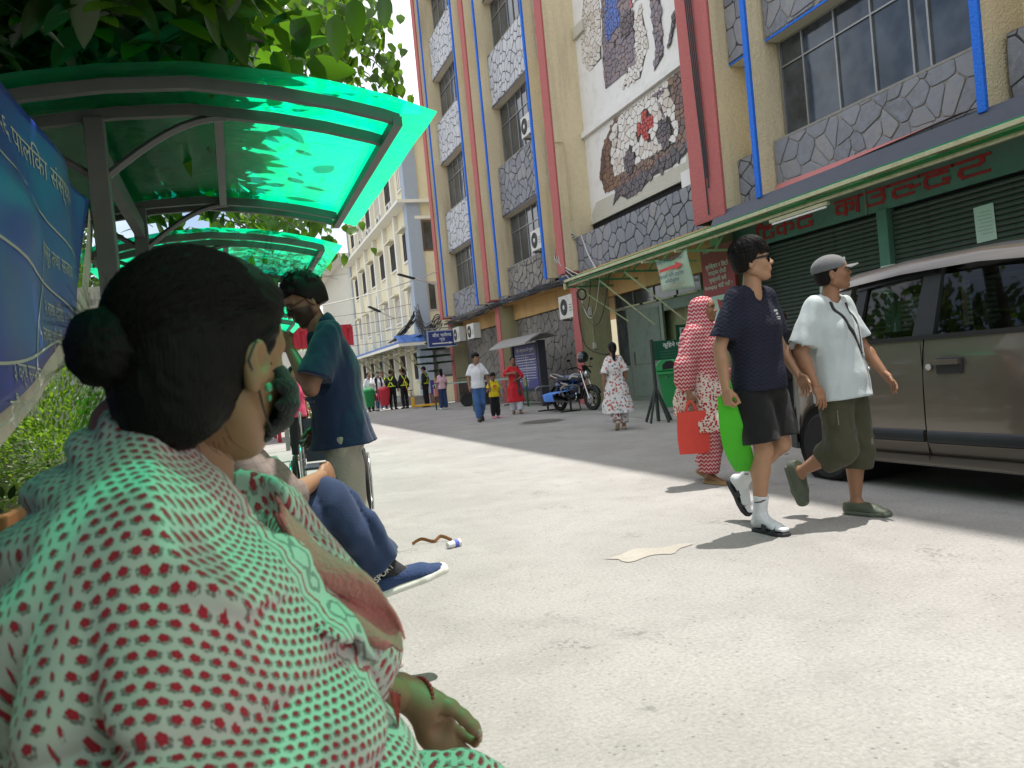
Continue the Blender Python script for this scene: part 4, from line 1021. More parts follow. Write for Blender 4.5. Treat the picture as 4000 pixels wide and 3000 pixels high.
cl = MB(); cl.loft([[(7.40+.02*math.sin(y*9), y, .28), (7.38, y, .46), (7.6, y, .5), (7.93, y, .52), (7.99, y, .72), (8.02+.01*math.sin(y*14), y, .80)] for y in [17.55+.05*k for k in range(14)]], False, False)
tag(cl.build('towel', M_cloth, None, 180), 'bright blue towel spread over a waiting seat', 'towel')
# green railing, handcart, bins, pallet jack
M_grail = plain('rail_green', (.02, .11, .06), .5)
def railing(a, b_, label):
    t = thing('railing', label, 'railing', a, group='low green railings'); A, Bv = Vector(a), Vector(b_); n = max(2, int((Bv-A).length/1.4)+1)
    bb(MB().bar(A+Vector((0,0,.92)), Bv+Vector((0,0,.92)), .05), 'top_rail', plain('pale_rail', (.3, .42, .36), .5), t)
    for p in pts(A, Bv, n): bb(MB().bar(p, p+Vector((0,0,.9)), .05), 'post', M_grail, t)
railing((6.85, 27.2, 0), (8.2, 26.3, 0), 'low green railing beside the handcart'); railing((7.0, 23.0, 0), (8.5, 22.2, 0), 'low green railing behind the boy in yellow')
HC = thing('handcart', 'dark boxy handcart on rubber wheels by the red column', 'cart', (8.5, 27.6, 0), R(-15))
MB().prism([(-.6, .35), (.55, .35), (.55, 1.05), (-.6, .92)], -.45, .45, 'y').build('box', plain('cart_dark', (.05, .035, .03), .6, dirt=((.12, .07, .04), 5, .5)), HC, None, .02)
MB().box(-.65, .6, -.5, .5, 1.06, 1.09).build('lid', plain('cart_dark', (.05, .035, .03), .6), HC)
for (x, y) in ((-.35, -.5), (.4, -.5), (-.35, .5), (.4, .5)):
    w_ = MB().lathe([(.12, y-.05), (.22, y-.06), (.25, y-.03), (.25, y+.03), (.22, y+.06), (.12, y+.05)], 20, (x, 0, .25), 'y').build('wheel', M_black, HC, 50); MB().lathe([(.12, y-.03), (.12, y+.03)], 12, (x, 0, .25), 'y').build('hub', M_steel, w_)
M_yj = plain('jack_yellow', (.70, .38, .02), .45)
PJ = thing('pallet_jack', 'yellow pallet jack standing before the steps', 'pallet jack', (6.9, 31.0, 0), R(-12))
MB().box(0, 1.15, -.27, -.11, .06, .13).box(0, 1.15, .11, .27, .06, .13).build('fork', M_yj, PJ, None, .01); MB().box(-.12, .02, -.2, .2, .1, .45).build('frame', M_yj, PJ, None, .02)
MB().tube(catmull([(-.05, -.16, .4), (-.2, -.18, .75), (-.3, -.12, 1.15), (-.32, 0, 1.22), (-.3, .12, 1.15), (-.2, .18, .75), (-.05, .16, .4)], 5), .02, 6).build('handle', M_yj, PJ, 60)
for y in (-.12, .12): MB().lathe([(.09, y-.03), (.09, y+.03)], 14, (-.05, 0, .09), 'y').build('wheel', plain('cream_wheel', (.6, .5, .3), .6), PJ)
def tiltbin(loc, rz, col, label):
    t = thing('tilting_bin', label, 'bin', loc, rz, group='tilting bins beside the police')
    m_ = plain('bin_'+label.split()[0], col, .4)
    MB().loft([sq(.16, .2), sq(.25, .85)]).build('tub', m_, t, 40); MB().ell((0, 0, .87), (.26, .26, .16), 14, 8).build('lid', m_, t, 180)
    MB().bar((-.28, 0, 0), (-.28, 0, .7), .03).bar((.28, 0, 0), (.28, 0, .7), .03).bar((-.28, -.2, .02), (-.28, .2, .02), .03).bar((.28, -.2, .02), (.28, .2, .02), .03).build('stand', M_black, t)
tiltbin((5.95, 32.4, 0), 0, (.5, .03, .05), 'red tilting bin on a stand left of the police'); tiltbin((5.35, 32.6, 0), 0, (.03, .22, .08), 'green tilting bin on a stand beside the red one')
# potted norfolk pine, water drum, small purple sign
M_pine = plain('pine_green', (.018, .05, .022), .7, var=.4, scale=12)
PN = thing('potted_pine', 'tiered dark green potted pine before the dark windows', 'tree', (8.45, 33.2, 0))
MB().lathe([(.22, 0), (.3, .05), (.34, .5), (.36, .52), (.3, .5)], 18).build('pot', plain('terracotta', (.28, .10, .06), .8), PN, 40); MB().tube([(0,0,.4), (0,0,2.7)], [.05, .015], 6).build('trunk', M_wood, PN)
for k, (z, r_) in enumerate(((1.45, .3), (1.8, .85), (2.1, .8), (2.42, .55), (2.68, .3))):
    mb = MB(); rg = random.Random(k)
    for j in range(9):
        a = 2*PI*j/9+k*.4; e = Vector((math.cos(a), math.sin(a), 0)); mb.tube([(0,0,z), tuple(e*r_*.6+Vector((0,0,z+.05))), tuple(e*r_+Vector((0,0,z+.02)))], [.02, .05, .012], 5)
        for q in range(14):
            t_ = .25+.75*q/14; c = e*r_*t_+Vector((0,0,z+.04)); s_ = Vector((-e.y, e.x, 0))*(.17*(1.15-t_))
            for sg in (1, -1): mb.bar(c, c+s_*sg+e*.06+Vector((0,0,.03)), .03, .02)
    mb.build('branch_tier', M_pine, PN)
PS = thing('purple_sign', 'small purple standing sign with white lettering behind the officer', 'sign', (8.0, 31.4, 0))
MB().box(-.25, .25, -.02, .02, .5, 1.1).build('board', plain('purple', (.10, .05, .30), .5), PS); [MB().bar((x_, 0, 0), (x_, 0, .5), .04).build('stand', M_steel, PS) for x_ in (-.2, .2)]
q = text('मा यो', M_wtext, PS, (-.18, -.025, .75), (1, 0, 0), UZ, .2, .36, bold=.01)
if q: q.matrix_parent_inverse = Matrix.Identity(4)
WD = thing('folding_stool', 'dark folding stool beside the steps', 'stool', (7.2, 33.4, 0))
MB().box(-.2, .2, -.2, .2, .72, .75).build('seat', M_black, WD); MB().tube([(-.18+.0*k, .18*math.cos(a), .36+.3*math.sin(a)) for k, a in enumerate([2*PI*i/16 for i in range(16)])], .015, 5, True).bar((-.18, -.18, 0), (-.18, -.18, .72), .025).bar((.18, .18, 0), (.18, .18, .72), .025).build('leg', M_black, WD)
# ================================================================== waiting shelters on the left
M_sframe = plain('grey_steel_paint', (.115, .115, .115), .5, .2, var=.2, scale=10, dirt=((.16, .12, .08), 8, .5))
PRO = [(-.97, 2.20), (-.8, 2.26), (-.6, 2.305), (-.35, 2.345), (-.05, 2.366), (.27, 2.340), (.5, 2.305), (.7, 2.262), (.9, 2.20)]
def prz(x):
    for (a, b_) in zip(PRO[:-1], PRO[1:]):
        if x <= b_[0]: t = (x-a[0])/(b_[0]-a[0]); return a[1]+(b_[1]-a[1])*t
    return PRO[-1][1]
def shelter(y0, label, dx=0):
    t = thing('waiting_shelter', label, 'shelter', (-.43+dx, y0+.44, 0), group='green roofed waiting shelters'); W = lambda x, y, z: (x+dx, y, z)
    sh_ = MB(); xs = [-.97+1.87*k/36 for k in range(37)]
    for j in range(13):
        for x in xs: sh_.v.append(W(x, y0+2.27*j/12, prz(x)+.022+.004*math.sin(j*2.1+x*3)))
    for j in range(12):
        for k in range(36): a = j*37+k; sh_.f.append((a, a+1, a+38, a+37))
    bb(sh_, 'roof_sheet', M_sheet, t, 180)
    for ry, x1 in ((.14, .77), (.44, .75), (2.02, .74), (2.19, .73)):
        r_ = MB(); ps = [x for x in [-.9+.05*k for k in range(34)] if x < x1]+[x1]
        r_.loft([[W(x, y0+ry-.017, prz(x)-.032), W(x, y0+ry+.017, prz(x)-.032), W(x, y0+ry+.017, prz(x)+.014), W(x, y0+ry-.017, prz(x)+.014)] for x in ps]); bb(r_, 'rib', M_sframe, t)
    for x, a, b_ in ((.757, .12, 2.21), (.05, .45, 2.02), (-.86, .12, 2.21)): bb(MB().bar(W(x, y0+a, prz(x)-.022), W(x, y0+b_, prz(x)-.022), .04, .04), 'purlin', M_sframe, t)
    for ry in (.44, 2.02):
        bb(MB().bar(W(-.43, y0+ry, 0), W(-.43, y0+ry, 2.31), .075, .075), 'post', M_sframe, t, bevel=.004)
        br = [W(-.40+.48*k/8, y0+ry, 2.08+.25*math.sin(PI/2*k/8)) for k in range(9)]
        bb(MB().tube(br, .017, 6), 'brace', M_sframe, t, 60); bb(MB().tube([W(-.46-.38*k/8, y0+ry, 2.08+.17*math.sin(PI/2*k/8)) for k in range(9)], .017, 6), 'brace', M_sframe, t, 60)
        bb(MB().box(-.50+dx, -.36+dx, y0+ry-.06, y0+ry+.06, 0, .012), 'foot_plate', M_sframe, t)
    bb(MB().bar(W(-.43, y0+.48, 2.17), W(-.43, y0+1.98, 2.17), .05, .09), 'beam', M_sframe, t)
    return t
shelter(-3.6, 'unseen green roofed shelter added behind the camera to block skylight')  # added out of view to keep skylight off the seated woman
shelter(-.62, 'green roofed shelter over the woman in the printed shawl')
shelter(3.08, 'nearest green roofed shelter above the banner and the seated man')
shelter(6.04, 'second green roofed shelter, behind the man in the blue polo')
shelter(9.6, 'third green roofed shelter farther along the road', .12)
shelter(12.6, 'farthest green roofed shelter seen low behind the blue polo man', .25)
# ---- long wooden bench
M_bwood = plain('varnished_wood', (.30, .13, .05), .4, var=.3, scale=5, bump=.2, bscale=20)
def bench(y0, y1, label):
    t = thing('bench', label, 'bench', (-.18, (y0+y1)/2, 0), group='wooden benches under the shelters')
    for k in range(4): bb(MB().box(-.40+.11*k, -.30+.11*k, y0, y1, .40, .435), 'seat_plank', M_bwood, t, bevel=.006)
    for k in range(2): bb(MB().box(-.475, -.45, y0, y1, .62+.17*k, .76+.17*k), 'back_plank', M_bwood, t, bevel=.006)
    for y in (y0+.2, y1-.2): bb(MB().bar((-.36, y, 0), (-.36, y, .4), .04).bar((.0, y, 0), (.0, y, .4), .04).bar((-.4, y, .38), (.04, y, .38), .04).bar((-.43, y, .36), (-.43, y, .9), .04), 'leg', M_sframe, t)
bench(-.9, 1.72, 'long varnished bench under the woman in the shawl'); bench(1.8, 4.6, 'bench under the seated man with crossed legs'); bench(6.2, 8.2, 'bench under the second shelter')
# ---- torn blue banner
M_bcl = plain('banner_blue', (.018, .042, .29), .38, var=.2, scale=2, spec=.5, dirt=((.10, .085, .07), 2.2, .45)); M_bwh = plain('banner_white_edge', (.58, .56, .47), .55, var=.1, dirt=((.25, .22, .15), 9, .5))
def bulge(y, z): return -.45+.03*math.sin(3.1*y+2.0*z)*max(0, 1-abs(y-2.2)/1.6)+.05*math.exp(-((y-2.15)/.28)**2-((z-1.62)/.13)**2)-.05*math.exp(-((y-3.2)/.25)**2)
TBn = thing('blue_banner', 'torn blue banner with white lettering hanging behind the bench', 'banner', (-.45, 2.3, .8))
def edge(y):                              # lower edge of the torn cloth
    return .975+.215*max(0, y-1.0)+(.10*max(0, y-2.5))*1.2
bn = MB(); nu, nv = 60, 26
for i in range(nu+1):
    y = .7+(3.42-.7)*i/nu; zt = 1.985-.012*(y-1); zb = edge(y)
    for j in range(nv+1):
        z = zb+(zt-zb)*j/nv; yy = y-(.26*max(0, (y-2.9)/.52))*(1-j/nv)*.95; bn.v.append((bulge(yy, z), yy, z))
for i in range(nu):
    for j in range(nv): a = i*(nv+1)+j; bn.f.append((a, a+1, a+nv+2, a+nv+1))
o_ = bb(bn, 'cloth', M_bcl, TBn, 180); q_ = o_.modifiers.new('s', 'SOLIDIFY'); q_.thickness = .003
def strip(ps, w0, w1):
    mb = MB(); P3 = [Vector((0, a, b_)) for a, b_ in ps]
    for i, p in enumerate(P3):
        d = (P3[min(i+1, len(P3)-1)]-P3[max(i-1, 0)]).normalized(); n_ = Vector((0, -d.z, d.y))
        for s_ in (w0, w1): q = p+n_*s_; mb.v.append((bulge(p.y, p.z)-.006-.01*(s_ == w1), q.y, q.z))
    for i in range(len(P3)-1): mb.f.append((2*i, 2*i+1, 2*i+3, 2*i+2))
    return mb
bb(strip([(3.43, 1.94), (3.36, 1.80), (3.28, 1.66), (3.20, 1.53), (3.17, 1.45)], .02, .16), 'white_edge', M_bwh, TBn, 180)
bb(strip([(3.20, 1.53), (2.9, 1.435), (2.6, 1.34), (2.2, 1.24), (1.7, 1.13), (1.2, 1.025), (.8, .975)], -.012, .085), 'white_edge', M_bwh, TBn, 180)
M_bline = plain('banner_white_line', (.40, .41, .37), .6)
def onb(ob):
    me = ob.data; 
    for v in me.vertices: v.co.x = bulge(v.co.y, v.co.z)+.005
def bline(ps, w=.007):
    P_ = catmull([(0, a, b_) for a, b_ in ps], 8); mb = MB()
    for i, p in enumerate(P_):
        d = (P_[min(i+1, len(P_)-1)]-P_[max(i-1, 0)]).normalized(); n_ = Vector((0, d.z, -d.y))*w/2
        for s_ in (-1, 1): q = p+n_*s_; mb.v.append((bulge(q.y, q.z)+.005, q.y, q.z))
    for i in range(len(P_)-1): mb.f.append((2*i, 2*i+1, 2*i+3, 2*i+2))
    bb(mb, 'ruled_line', M_bline, TBn)
for L_ in ([(1.2, 1.72), (2.2, 1.70), (3.05, 1.66)], [(1.2, 1.50), (2.0, 1.50), (2.7, 1.47), (3.02, 1.42)], [(1.2, 1.22), (1.9, 1.24), (2.6, 1.34), (3.0, 1.40)], [(2.35, 1.70), (2.42, 1.5), (2.2, 1.3), (1.95, 1.12)], [(3.08, 1.66), (3.06, 1.46)], [(1.2, 1.05), (1.8, 1.12), (2.3, 1.24)]): bline(L_)
for (s_, y, z, sz, w_) in (('भ्रष्ट्रती ऐन २०६६ पालिका संस्थान', 1.35, 1.82, .10, 1.95), ('कसुर तथा सजाय', 2.42, 1.56, .08, .55), ('२ वर्ष देखि ५ वर्ष'.replace('खि', 'िख'), 2.42, 1.40, .07, .5), ('५ लाख रुपैयाँ सम्म', 2.28, 1.32, .07, .6), ('३ वर्ष सम्म कैद वा जरिवाना सम्म', 1.85, 1.20, .07, .8), ('दुवै सजाय,', 1.8, 1.12, .07, .32), ('जरिवाना वा', 1.25, .97, .07, .42)):
    o_ = text(s_, M_bline, TBn, (-.4, y, z), (0, 1, 0), UZ, sz*.85, w_*.85, bold=.0)
    if o_: onb(o_)
# ================================================================== leaves
def mat_leaf(name, col, tr, gloss=.35):
    m, t, b = newmat(name); t.n.remove(b); o = t.n['Material Output']; gm = t.n.new('ShaderNodeNewGeometry'); oi = t.n.new('ShaderNodeObjectInfo')
    r_ = t.m('FRACT', t.m('ADD', gm.outputs['Random Per Island'], oi.outputs['Random']))
    c = t.mix(r_, tuple(x*.65 for x in col), tuple(x*1.35 for x in col)); ct = t.mix(r_, tuple(x*.75 for x in tr), tuple(x*1.2 for x in tr))
    df = t.n.new('ShaderNodeBsdfDiffuse'); tl = t.n.new('ShaderNodeBsdfTranslucent'); gl = t.n.new('ShaderNodeBsdfGlossy'); gl.inputs['Roughness'].default_value = gloss
    t.put(df.inputs[0], c); t.put(tl.inputs[0], ct); a = t.n.new('ShaderNodeMixShader'); a.inputs[0].default_value = .5; t.l.new(df.outputs[0], a.inputs[1]); t.l.new(tl.outputs[0], a.inputs[2])
    f = t.n.new('ShaderNodeMixShader'); t.put(f.inputs[0], t.schlick(.04, .8)); t.l.new(a.outputs[0], f.inputs[1]); t.l.new(gl.outputs[0], f.inputs[2])
    t.l.new(f.outputs[0], o.inputs[0]); return m
M_fig = mat_leaf('fig_leaf', (.022, .055, .013), (.14, .33, .015), .25); M_peep = mat_leaf('peepal_leaf', (.045, .105, .02), (.24, .46, .03), .3); M_bush = mat_leaf('bush_leaf', (.08, .17, .02), (.30, .50, .03), .4); M_hedge = mat_leaf('hedge_leaf', (.018, .042, .012), (.05, .11, .012), .45)
M_bark = plain('grey_bark', (.13, .11, .085), .9, var=.4, scale=12, bump=.7, bscale=30)
def leafgrid(L, W, fold=.25, curl=.15, heart=False, n=6):
    vs = []; fs = []
    for i in range(n+1):
        t_ = i/n
        w = (math.sin(PI*min(1, t_**.75*1.0))**.8 if not heart else (math.sin(PI*min(.999, t_**.55))**.75)*(1 if t_ < .7 else (1-t_)/.3*.9+.1))*W/2
        x = L*t_; z = -curl*L*t_*t_
        vs += [(x, w, z+fold*w), (x, 0, z), (x, -w, z+fold*w)]
    for i in range(n): a = 3*i; fs += [(a, a+1, a+4, a+3), (a+1, a+2, a+5, a+4)]
    return np.array(vs), np.array(fs)
def leafmat(d, up, s_):
    d = Vector(d).normalized(); y = Vector(up).cross(d)
    if y.length < 1e-3: y = Vector((0, 1, 0)).cross(d)
    y.normalize(); z = d.cross(y); return Matrix(((d.x*s_, y.x*s_, z.x*s_), (d.y*s_, y.y*s_, z.y*s_), (d.z*s_, y.z*s_, z.z*s_)))
def leafstuff(name, geo, items, mat, parent):
    V, F = geo; Vs = []; Fs = []
    for i, (p, m_) in enumerate(items): Vs.append(V @ np.array(m_).T+np.array(p)); Fs.append(F+i*len(V))
    me = npmesh(name, [(np.concatenate(Vs), np.concatenate(Fs))]); o = obj(name, me, mat, None, kind='stuff')
    if parent is not None: o.parent = parent; o.matrix_parent_inverse = wm(parent).inverted()
    return o
def leafone(geo, items, mat, parent):
    me = npmesh('leaf', [geo]); me.materials.append(mat); inv = wm(parent).inverted()
    for p, m_ in items:
        o = bpy.data.objects.new('leaf', me); COL.objects.link(o); o.parent = parent; o.matrix_parent_inverse = inv
        M4 = m_.to_4x4(); M4.translation = p; o.matrix_basis = M4
lr = random.Random(21)
def rdir(dn=-.3): return Vector((lr.uniform(-1, 1), lr.uniform(-1, 1), lr.uniform(-.7, .5)+dn)).normalized()
def atpx(x, y, d):
    """point at depth d on the sight line through photo position (2212 scale)"""
    k = 4000/2212/3000; return Vector((0, 0, EYE))+d*(cF+cR*((x-1106)*k)-cU*((y-829.5)*k))
# rubber fig over the first shelters
FT = thing('rubber_fig_tree', 'large leaved fig tree spreading over the near shelters', 'tree', (-1.9, 3.6, 0))
bb(MB().tube(catmull([(-1.9, 3.6, 0), (-1.85, 3.55, 1.2), (-1.7, 3.5, 2.3), (-1.2, 3.5, 3.1), (-.6, 3.6, 3.7)], 5), [.16-.004*k for k in range(21)], 9), 'trunk', M_bark, FT, 60)
limbs = [[(-1.5, 3.5, 2.6), (-.9, 3.3, 2.72), (-.3, 3.2, 2.62), (.25, 3.25, 2.56)], [(-1.4, 3.5, 2.8), (-1.2, 2.4, 3.0), (-.7, 1.3, 3.1), (-.2, .4, 3.0)], [(-1.3, 3.5, 3.0), (-.6, 4.4, 3.2), (.1, 5.2, 3.1)], [(-1.2, 3.5, 3.1), (-.5, 2.6, 3.3), (.0, 1.8, 3.2)], [(-1.7, 3.5, 2.3), (-2.4, 2.6, 2.9), (-2.6, 1.5, 3.1)], [(-1.7, 3.5, 2.4), (-2.2, 5, 3.0), (-2.0, 6.2, 3.2)]]
for l in limbs: bb(MB().tube(catmull(l, 5), .022, 6), 'limb', M_bark, FT, 60)
figG = leafgrid(.21, .095, .22, .12)
items = []; hero = []
for (x, y, d, dx, dy, sc) in ((570, 112, 3.25, .10, -1, 1.0), (655, 108, 3.3, -.15, -1, .95), (640, 125, 3.2, .25, -1, .85), (660, 140, 3.25, 1, .18, 1.05), (520, 30, 3.3, .1, 1, .9), (465, 110, 3.3, .1, -.9, .85), (425, 115, 3.3, .3, -1, .7), (350, 60, 3.3, .2, 1, .9), (300, 110, 3.4, -.5, -1, .9), (725, 30, 3.2, .05, 1, .95), (765, -5, 3.2, .1, 1, .95), (250, 60, 3.3, .7, .6, 1.0), (590, 110, 3.4, .5, .9, .8), (545, 150, 3.3, 1, .2, .8), (410, 30, 3.3, .9, .5, .9), (480, 160, 3.35, -1, .1, .8), (830, -12, 3.2, .05, 1, .7), (205, 150, 3.4, .8, -.5, .9), (690, 20, 3.4, -.4, 1, .8), (600, 20, 3.4, .6, -.8, .8)):
    p = atpx(x, y, d); di = cR*dx-cU*dy*1.0+cF*lr.uniform(-.2, .2); hero.append((p, leafmat(di, -cF+cU*lr.uniform(-.3, .5)+cR*lr.uniform(-.4, .4), sc)))
def dens(p):
    return 1 if p.x < -.1 else max(0, 1-(p.x+.1)/.8)
def shady(p):                              # keep the sun on the bright bush
    q = p+SUNV*((p.z-.8)/-SUNV.z); return abs(q.x+1.45) < .6 and abs(q.y-7.4) < .8
for k in range(2600):
    p = Vector((lr.uniform(-1.3, .22), lr.uniform(2.7, 5.6), lr.uniform(2.5, 3.15)))
    if not shady(p): items.append((p, leafmat(rdir(-.1), (lr.uniform(-.5, .5), lr.uniform(-.5, .5), 1), lr.uniform(.8, 1.15))))
while len(items) < 7400:
    p = Vector((lr.uniform(-2.9, .75), lr.uniform(-.8, 7.0), 2.46+abs(lr.gauss(0, .62))))
    if p.x > -1 and p.z < 2.5: p.z += .1
    if lr.random() > dens(p)*(1 if p.y > 2.6 else .55)*(1 if p.z > 2.62 or p.x < -.3 else .35): continue
    if shady(p): continue
    items.append((p, leafmat(rdir(-.2), (lr.uniform(-.6, .6), lr.uniform(-.6, .6), 1), lr.uniform(.7, 1.1))))
for k in range(5200):
    p = Vector((lr.uniform(-3.2, .65), lr.uniform(-3.5, 7.0), 3.3+abs(lr.gauss(0, .9))))
    if p.y < 2.3 and p.x > -.7 and lr.random() < .62: continue
    if (p.x > .1 and lr.random() < (p.x-.1)*1.3) or (p.y > 3.6 and p.x > -.3) or shady(p): continue
    items.append((p, leafmat(rdir(-.1), (lr.uniform(-.5, .5), lr.uniform(-.5, .5), 1), lr.uniform(1.0, 1.5))))
items.sort(key=lambda q: abs(q[0].y-3.1)+max(0, -q[0].x-.6))
leafone(figG, hero+items[:260], M_fig, FT); leafstuff('leaf_mass', figG, items[260:], M_fig, FT)
# peepal tree behind: smaller pointed leaves against the sky
PT = thing('peepal_tree', 'tree with small heart shaped leaves against the sky beyond the shelters', 'tree', (-2.2, 8.6, 0))
bb(MB().tube(catmull([(-2.2, 8.6, 0), (-2.1, 8.5, 2), (-1.4, 8.4, 3.8), (-.3, 8.3, 5.2), (.6, 8.3, 6)], 5), [.2-.007*k for k in range(21)], 9), 'trunk', M_bark, PT, 60)
peG = leafgrid(.115, .095, .15, .25, True); pit_ = []
twigs = []
for k in range(42):
    x = lr.uniform(540, 765); y = lr.uniform(-60, 130); d = lr.uniform(7, 9.5)
    if x > 720 and y > 120-(800-x): y -= 60
    twigs.append((atpx(x, y, d), 34))
for (x, y) in ((820, 130), (845, 165), (862, 190), (800, 95), (770, 150), (815, 40), (790, 180), (835, 100), (740, 170), (700, 150), (850, 205), (825, 190)): twigs.append((atpx(x-6, y, 8), 11))
for k in range(26): twigs.append((atpx(lr.uniform(505, 690), lr.uniform(440, 505), lr.uniform(6.6, 8.5)), 12))
for k in range(30):
    p = Vector((lr.uniform(-3.5, -.2), lr.uniform(6.5, 12), lr.uniform(2.6, 5.5)))
    if not (abs(p.x+1.1) < 1.0 and abs(p.y-7.5) < 1.2): twigs.append((p, 40))
for p, n in twigs:
    e = p+Vector((lr.uniform(-.5, .1), lr.uniform(-.1, .5), lr.uniform(.1, .5))); bb(MB().tube([p, (p+e)/2+Vector((0, 0, .04)), e], [.004, .006, .009], 4), 'twig', M_bark, PT)
    for j in range(n):
        sp_ = .45 if n == 11 else 1; q = p+Vector((lr.gauss(0, .22)*sp_, lr.gauss(0, .22)*sp_, lr.gauss(0, .16)-.03)); pit_.append((q, leafmat((lr.uniform(-.6, .6), lr.uniform(-.6, .6), -1), (lr.uniform(-1, 1), lr.uniform(-1, 1), .4), lr.uniform(.75, 1.25))))
leafone(peG, pit_[-0:0]+[q for q in pit_ if q[0].y < 8.1 and q[0].x > .3][:280], M_peep, PT)
used = set(id(q) for q in [q for q in pit_ if q[0].y < 8.1 and q[0].x > .3][:280]); leafstuff('leaf_mass', peG, [q for q in pit_ if id(q) not in used], M_peep, PT)
# bush and hedge behind the bench
def bushm(name, label, c, r_, n, geo, mat, seed, parentless=False):
    rg = random.Random(seed); t = thing(name, label, 'bush', (c[0], c[1], 0)); its = []
    for k in range(5): bb(MB().tube([(c[0]+rg.uniform(-.1, .1), c[1]+rg.uniform(-.1, .1), 0), (c[0]+rg.uniform(-.6, .6)*r_[0], c[1]+rg.uniform(-.6, .6)*r_[1], c[2]+rg.uniform(-.2, .5)*r_[2])], [.02, .008], 5), 'stem', M_bark, t)
    for k in range(n):
        d = Vector((rg.gauss(0, 1), rg.gauss(0, 1), rg.gauss(0, 1))).normalized(); f = rg.random()**.35*(1+.18*math.sin(5*d.x+seed)*math.sin(6*d.y)+.1*math.sin(9*d.z))
        p = Vector((c[0]+d.x*r_[0]*f, c[1]+d.y*r_[1]*f, max(.03, c[2]+d.z*r_[2]*f))); its.append((p, leafmat((d.x+rg.uniform(-.6, .6), d.y+rg.uniform(-.6, .6), d.z+rg.uniform(-.3, .8)), (rg.uniform(-1, 1), rg.uniform(-1, 1), 1), rg.uniform(.7, 1.2))))
    leafstuff('foliage', geo, its, mat, t)
smG = leafgrid(.05, .022, .2, .1, n=3); mdG = leafgrid(.10, .05, .2, .1, n=3)
for k, (x, y, z, rx_, ry_, rz_) in enumerate(((-2.6, -1.6, 1.5, .9, 1.5, 1.7), (-2.2, -4.6, 2.0, 1.5, 2.0, 2.4), (1.5, -7.5, 3.0, 3.0, 2.0, 3.2))):  # unseen foliage round the camera, added to cut skylight on the woman
    bushm('hedge_shrub', ('unseen dark shrub added left of the camera to block skylight', 'unseen dark shrub added behind the camera to block skylight', 'unseen broad foliage added farther behind the camera to block skylight')[k], (x, y, z), (rx_, ry_, rz_), 4000, leafgrid(.2, .11, .2, .1, n=2), M_hedge, 80+k)
bushm('clipped_bush', 'bright green sunlit bush behind the torn banner', (-1.45, 7.4, .74), (.55, .65, .72), 7500, smG, M_bush, 3)
bushm('clipped_bush', 'darker low bush between the banner and the bench back', (-1.0, 2.7, .48), (.5, .9, .42), 4200, smG, M_hedge, 5)
for k, (y, x, z, h) in enumerate(((1.6, -2.6, 1.2, 1.5), (4.0, -3.0, 1.4, 1.6), (6.6, -2.6, 1.3, 1.5), (9.4, -2.9, 1.5, 1.7), (12.8, -2.2, 1.5, 1.8))):
    bushm('hedge_shrub', ('nearest', 'second', 'third', 'fourth', 'farthest')[k]+' dark shrub in the row behind the shelters', (x, y, z), (.9, 1.5, h), 3600, mdG, M_hedge, 30+k)
# white tin wall, blue board and red framed stall glimpsed between the shelters
TW = thing('tin_fence', 'white corrugated tin fence glimpsed behind the near post', 'fence', (-1.75, 8.6, 0)); mb = MB()
for k in range(40): mb.add([(-3.4+.07*k, 8.9, 0), (-3.4+.07*(k+1), 8.9+.03*(-1)**k, 0), (-3.4+.07*(k+1), 8.9+.03*(-1)**k, 2.4), (-3.4+.07*k, 8.9, 2.4)], [(0,1,2,3)])
bb(mb, 'sheet', plain('white_tin', (.62, .60, .56), .5, var=.12), TW)
for x in (-3.3, -1.9, -.75): bb(MB().bar((x, 9.0, 0), (x, 9.0, 2.5), .06), 'post', M_palebeam, TW)
BBd = thing('blue_board', 'bright blue board with a dark side seen past the woman', 'sign', (1.0, 14.5, 0))
bb(MB().box(.2, 1.0, 15.5, 15.62, 2.6, 3.9), 'panel', plain('vivid_blue', (.03, .08, .62), .5, var=.2, scale=4), BBd); bb(MB().bar((.3, 15.6, 0), (.3, 15.6, 2.61), .08).bar((.9, 15.6, 0), (.9, 15.6, 2.61), .08), 'post', M_steel, BBd)
RS = thing('red_stall', 'red framed stall with a red valance down the road', 'stall', (1.5, 19, 0))
M_rs = plain('stall_red', (.42, .02, .04), .5, var=.2)
for (x, y) in ((.9, 18.5), (2.5, 18.5), (.9, 20.5), (2.5, 20.5)): bb(MB().bar((x, y, 0), (x, y, 2.4), .08), 'post', M_rs, RS)
vl = MB(); vl.loft([[(.7+.09*k, 18.3+.03*(-1)**k, 2.55), (.7+.09*k, 18.3, 2.1)] for k in range(24)], False, False); bb(vl, 'valance', M_rs, RS); bb(MB().box(.6, 2.75, 18.3, 20.8, 2.5, 2.6), 'roof', M_rs, RS)
for k in range(6): bb(MB().bar((.9, 18.5, .25+.22*k), (2.5, 18.5, .25+.22*k), .04), 'rail', M_rs, RS)
for k in range(7): bb(MB().bar((.9+.26*k, 18.5, .1), (.9+.26*k, 18.5, 1.45), .03), 'baluster', M_rs, RS)
WBd = tag(MB().box(1.0, 1.7, 17.9, 17.93, 1.5, 2.05).build('white_board', M_lwhite), 'blank white board hung on the red stall', 'board')
for k, (x, y, z, h) in enumerate(((-5.5, 13.5, 3.4, 3.6), (-6.5, 20, 4, 4.2), (-5.5, 28, 4, 4.4))):
    bushm('roadside_tree', ('nearest', 'middle', 'farthest')[k]+' of the tall dark trees behind the shelters', (x, y, z), (2.3, 3.0, h), 5200, leafgrid(.3, .17, .2, .1, n=2), M_hedge, 120+k)
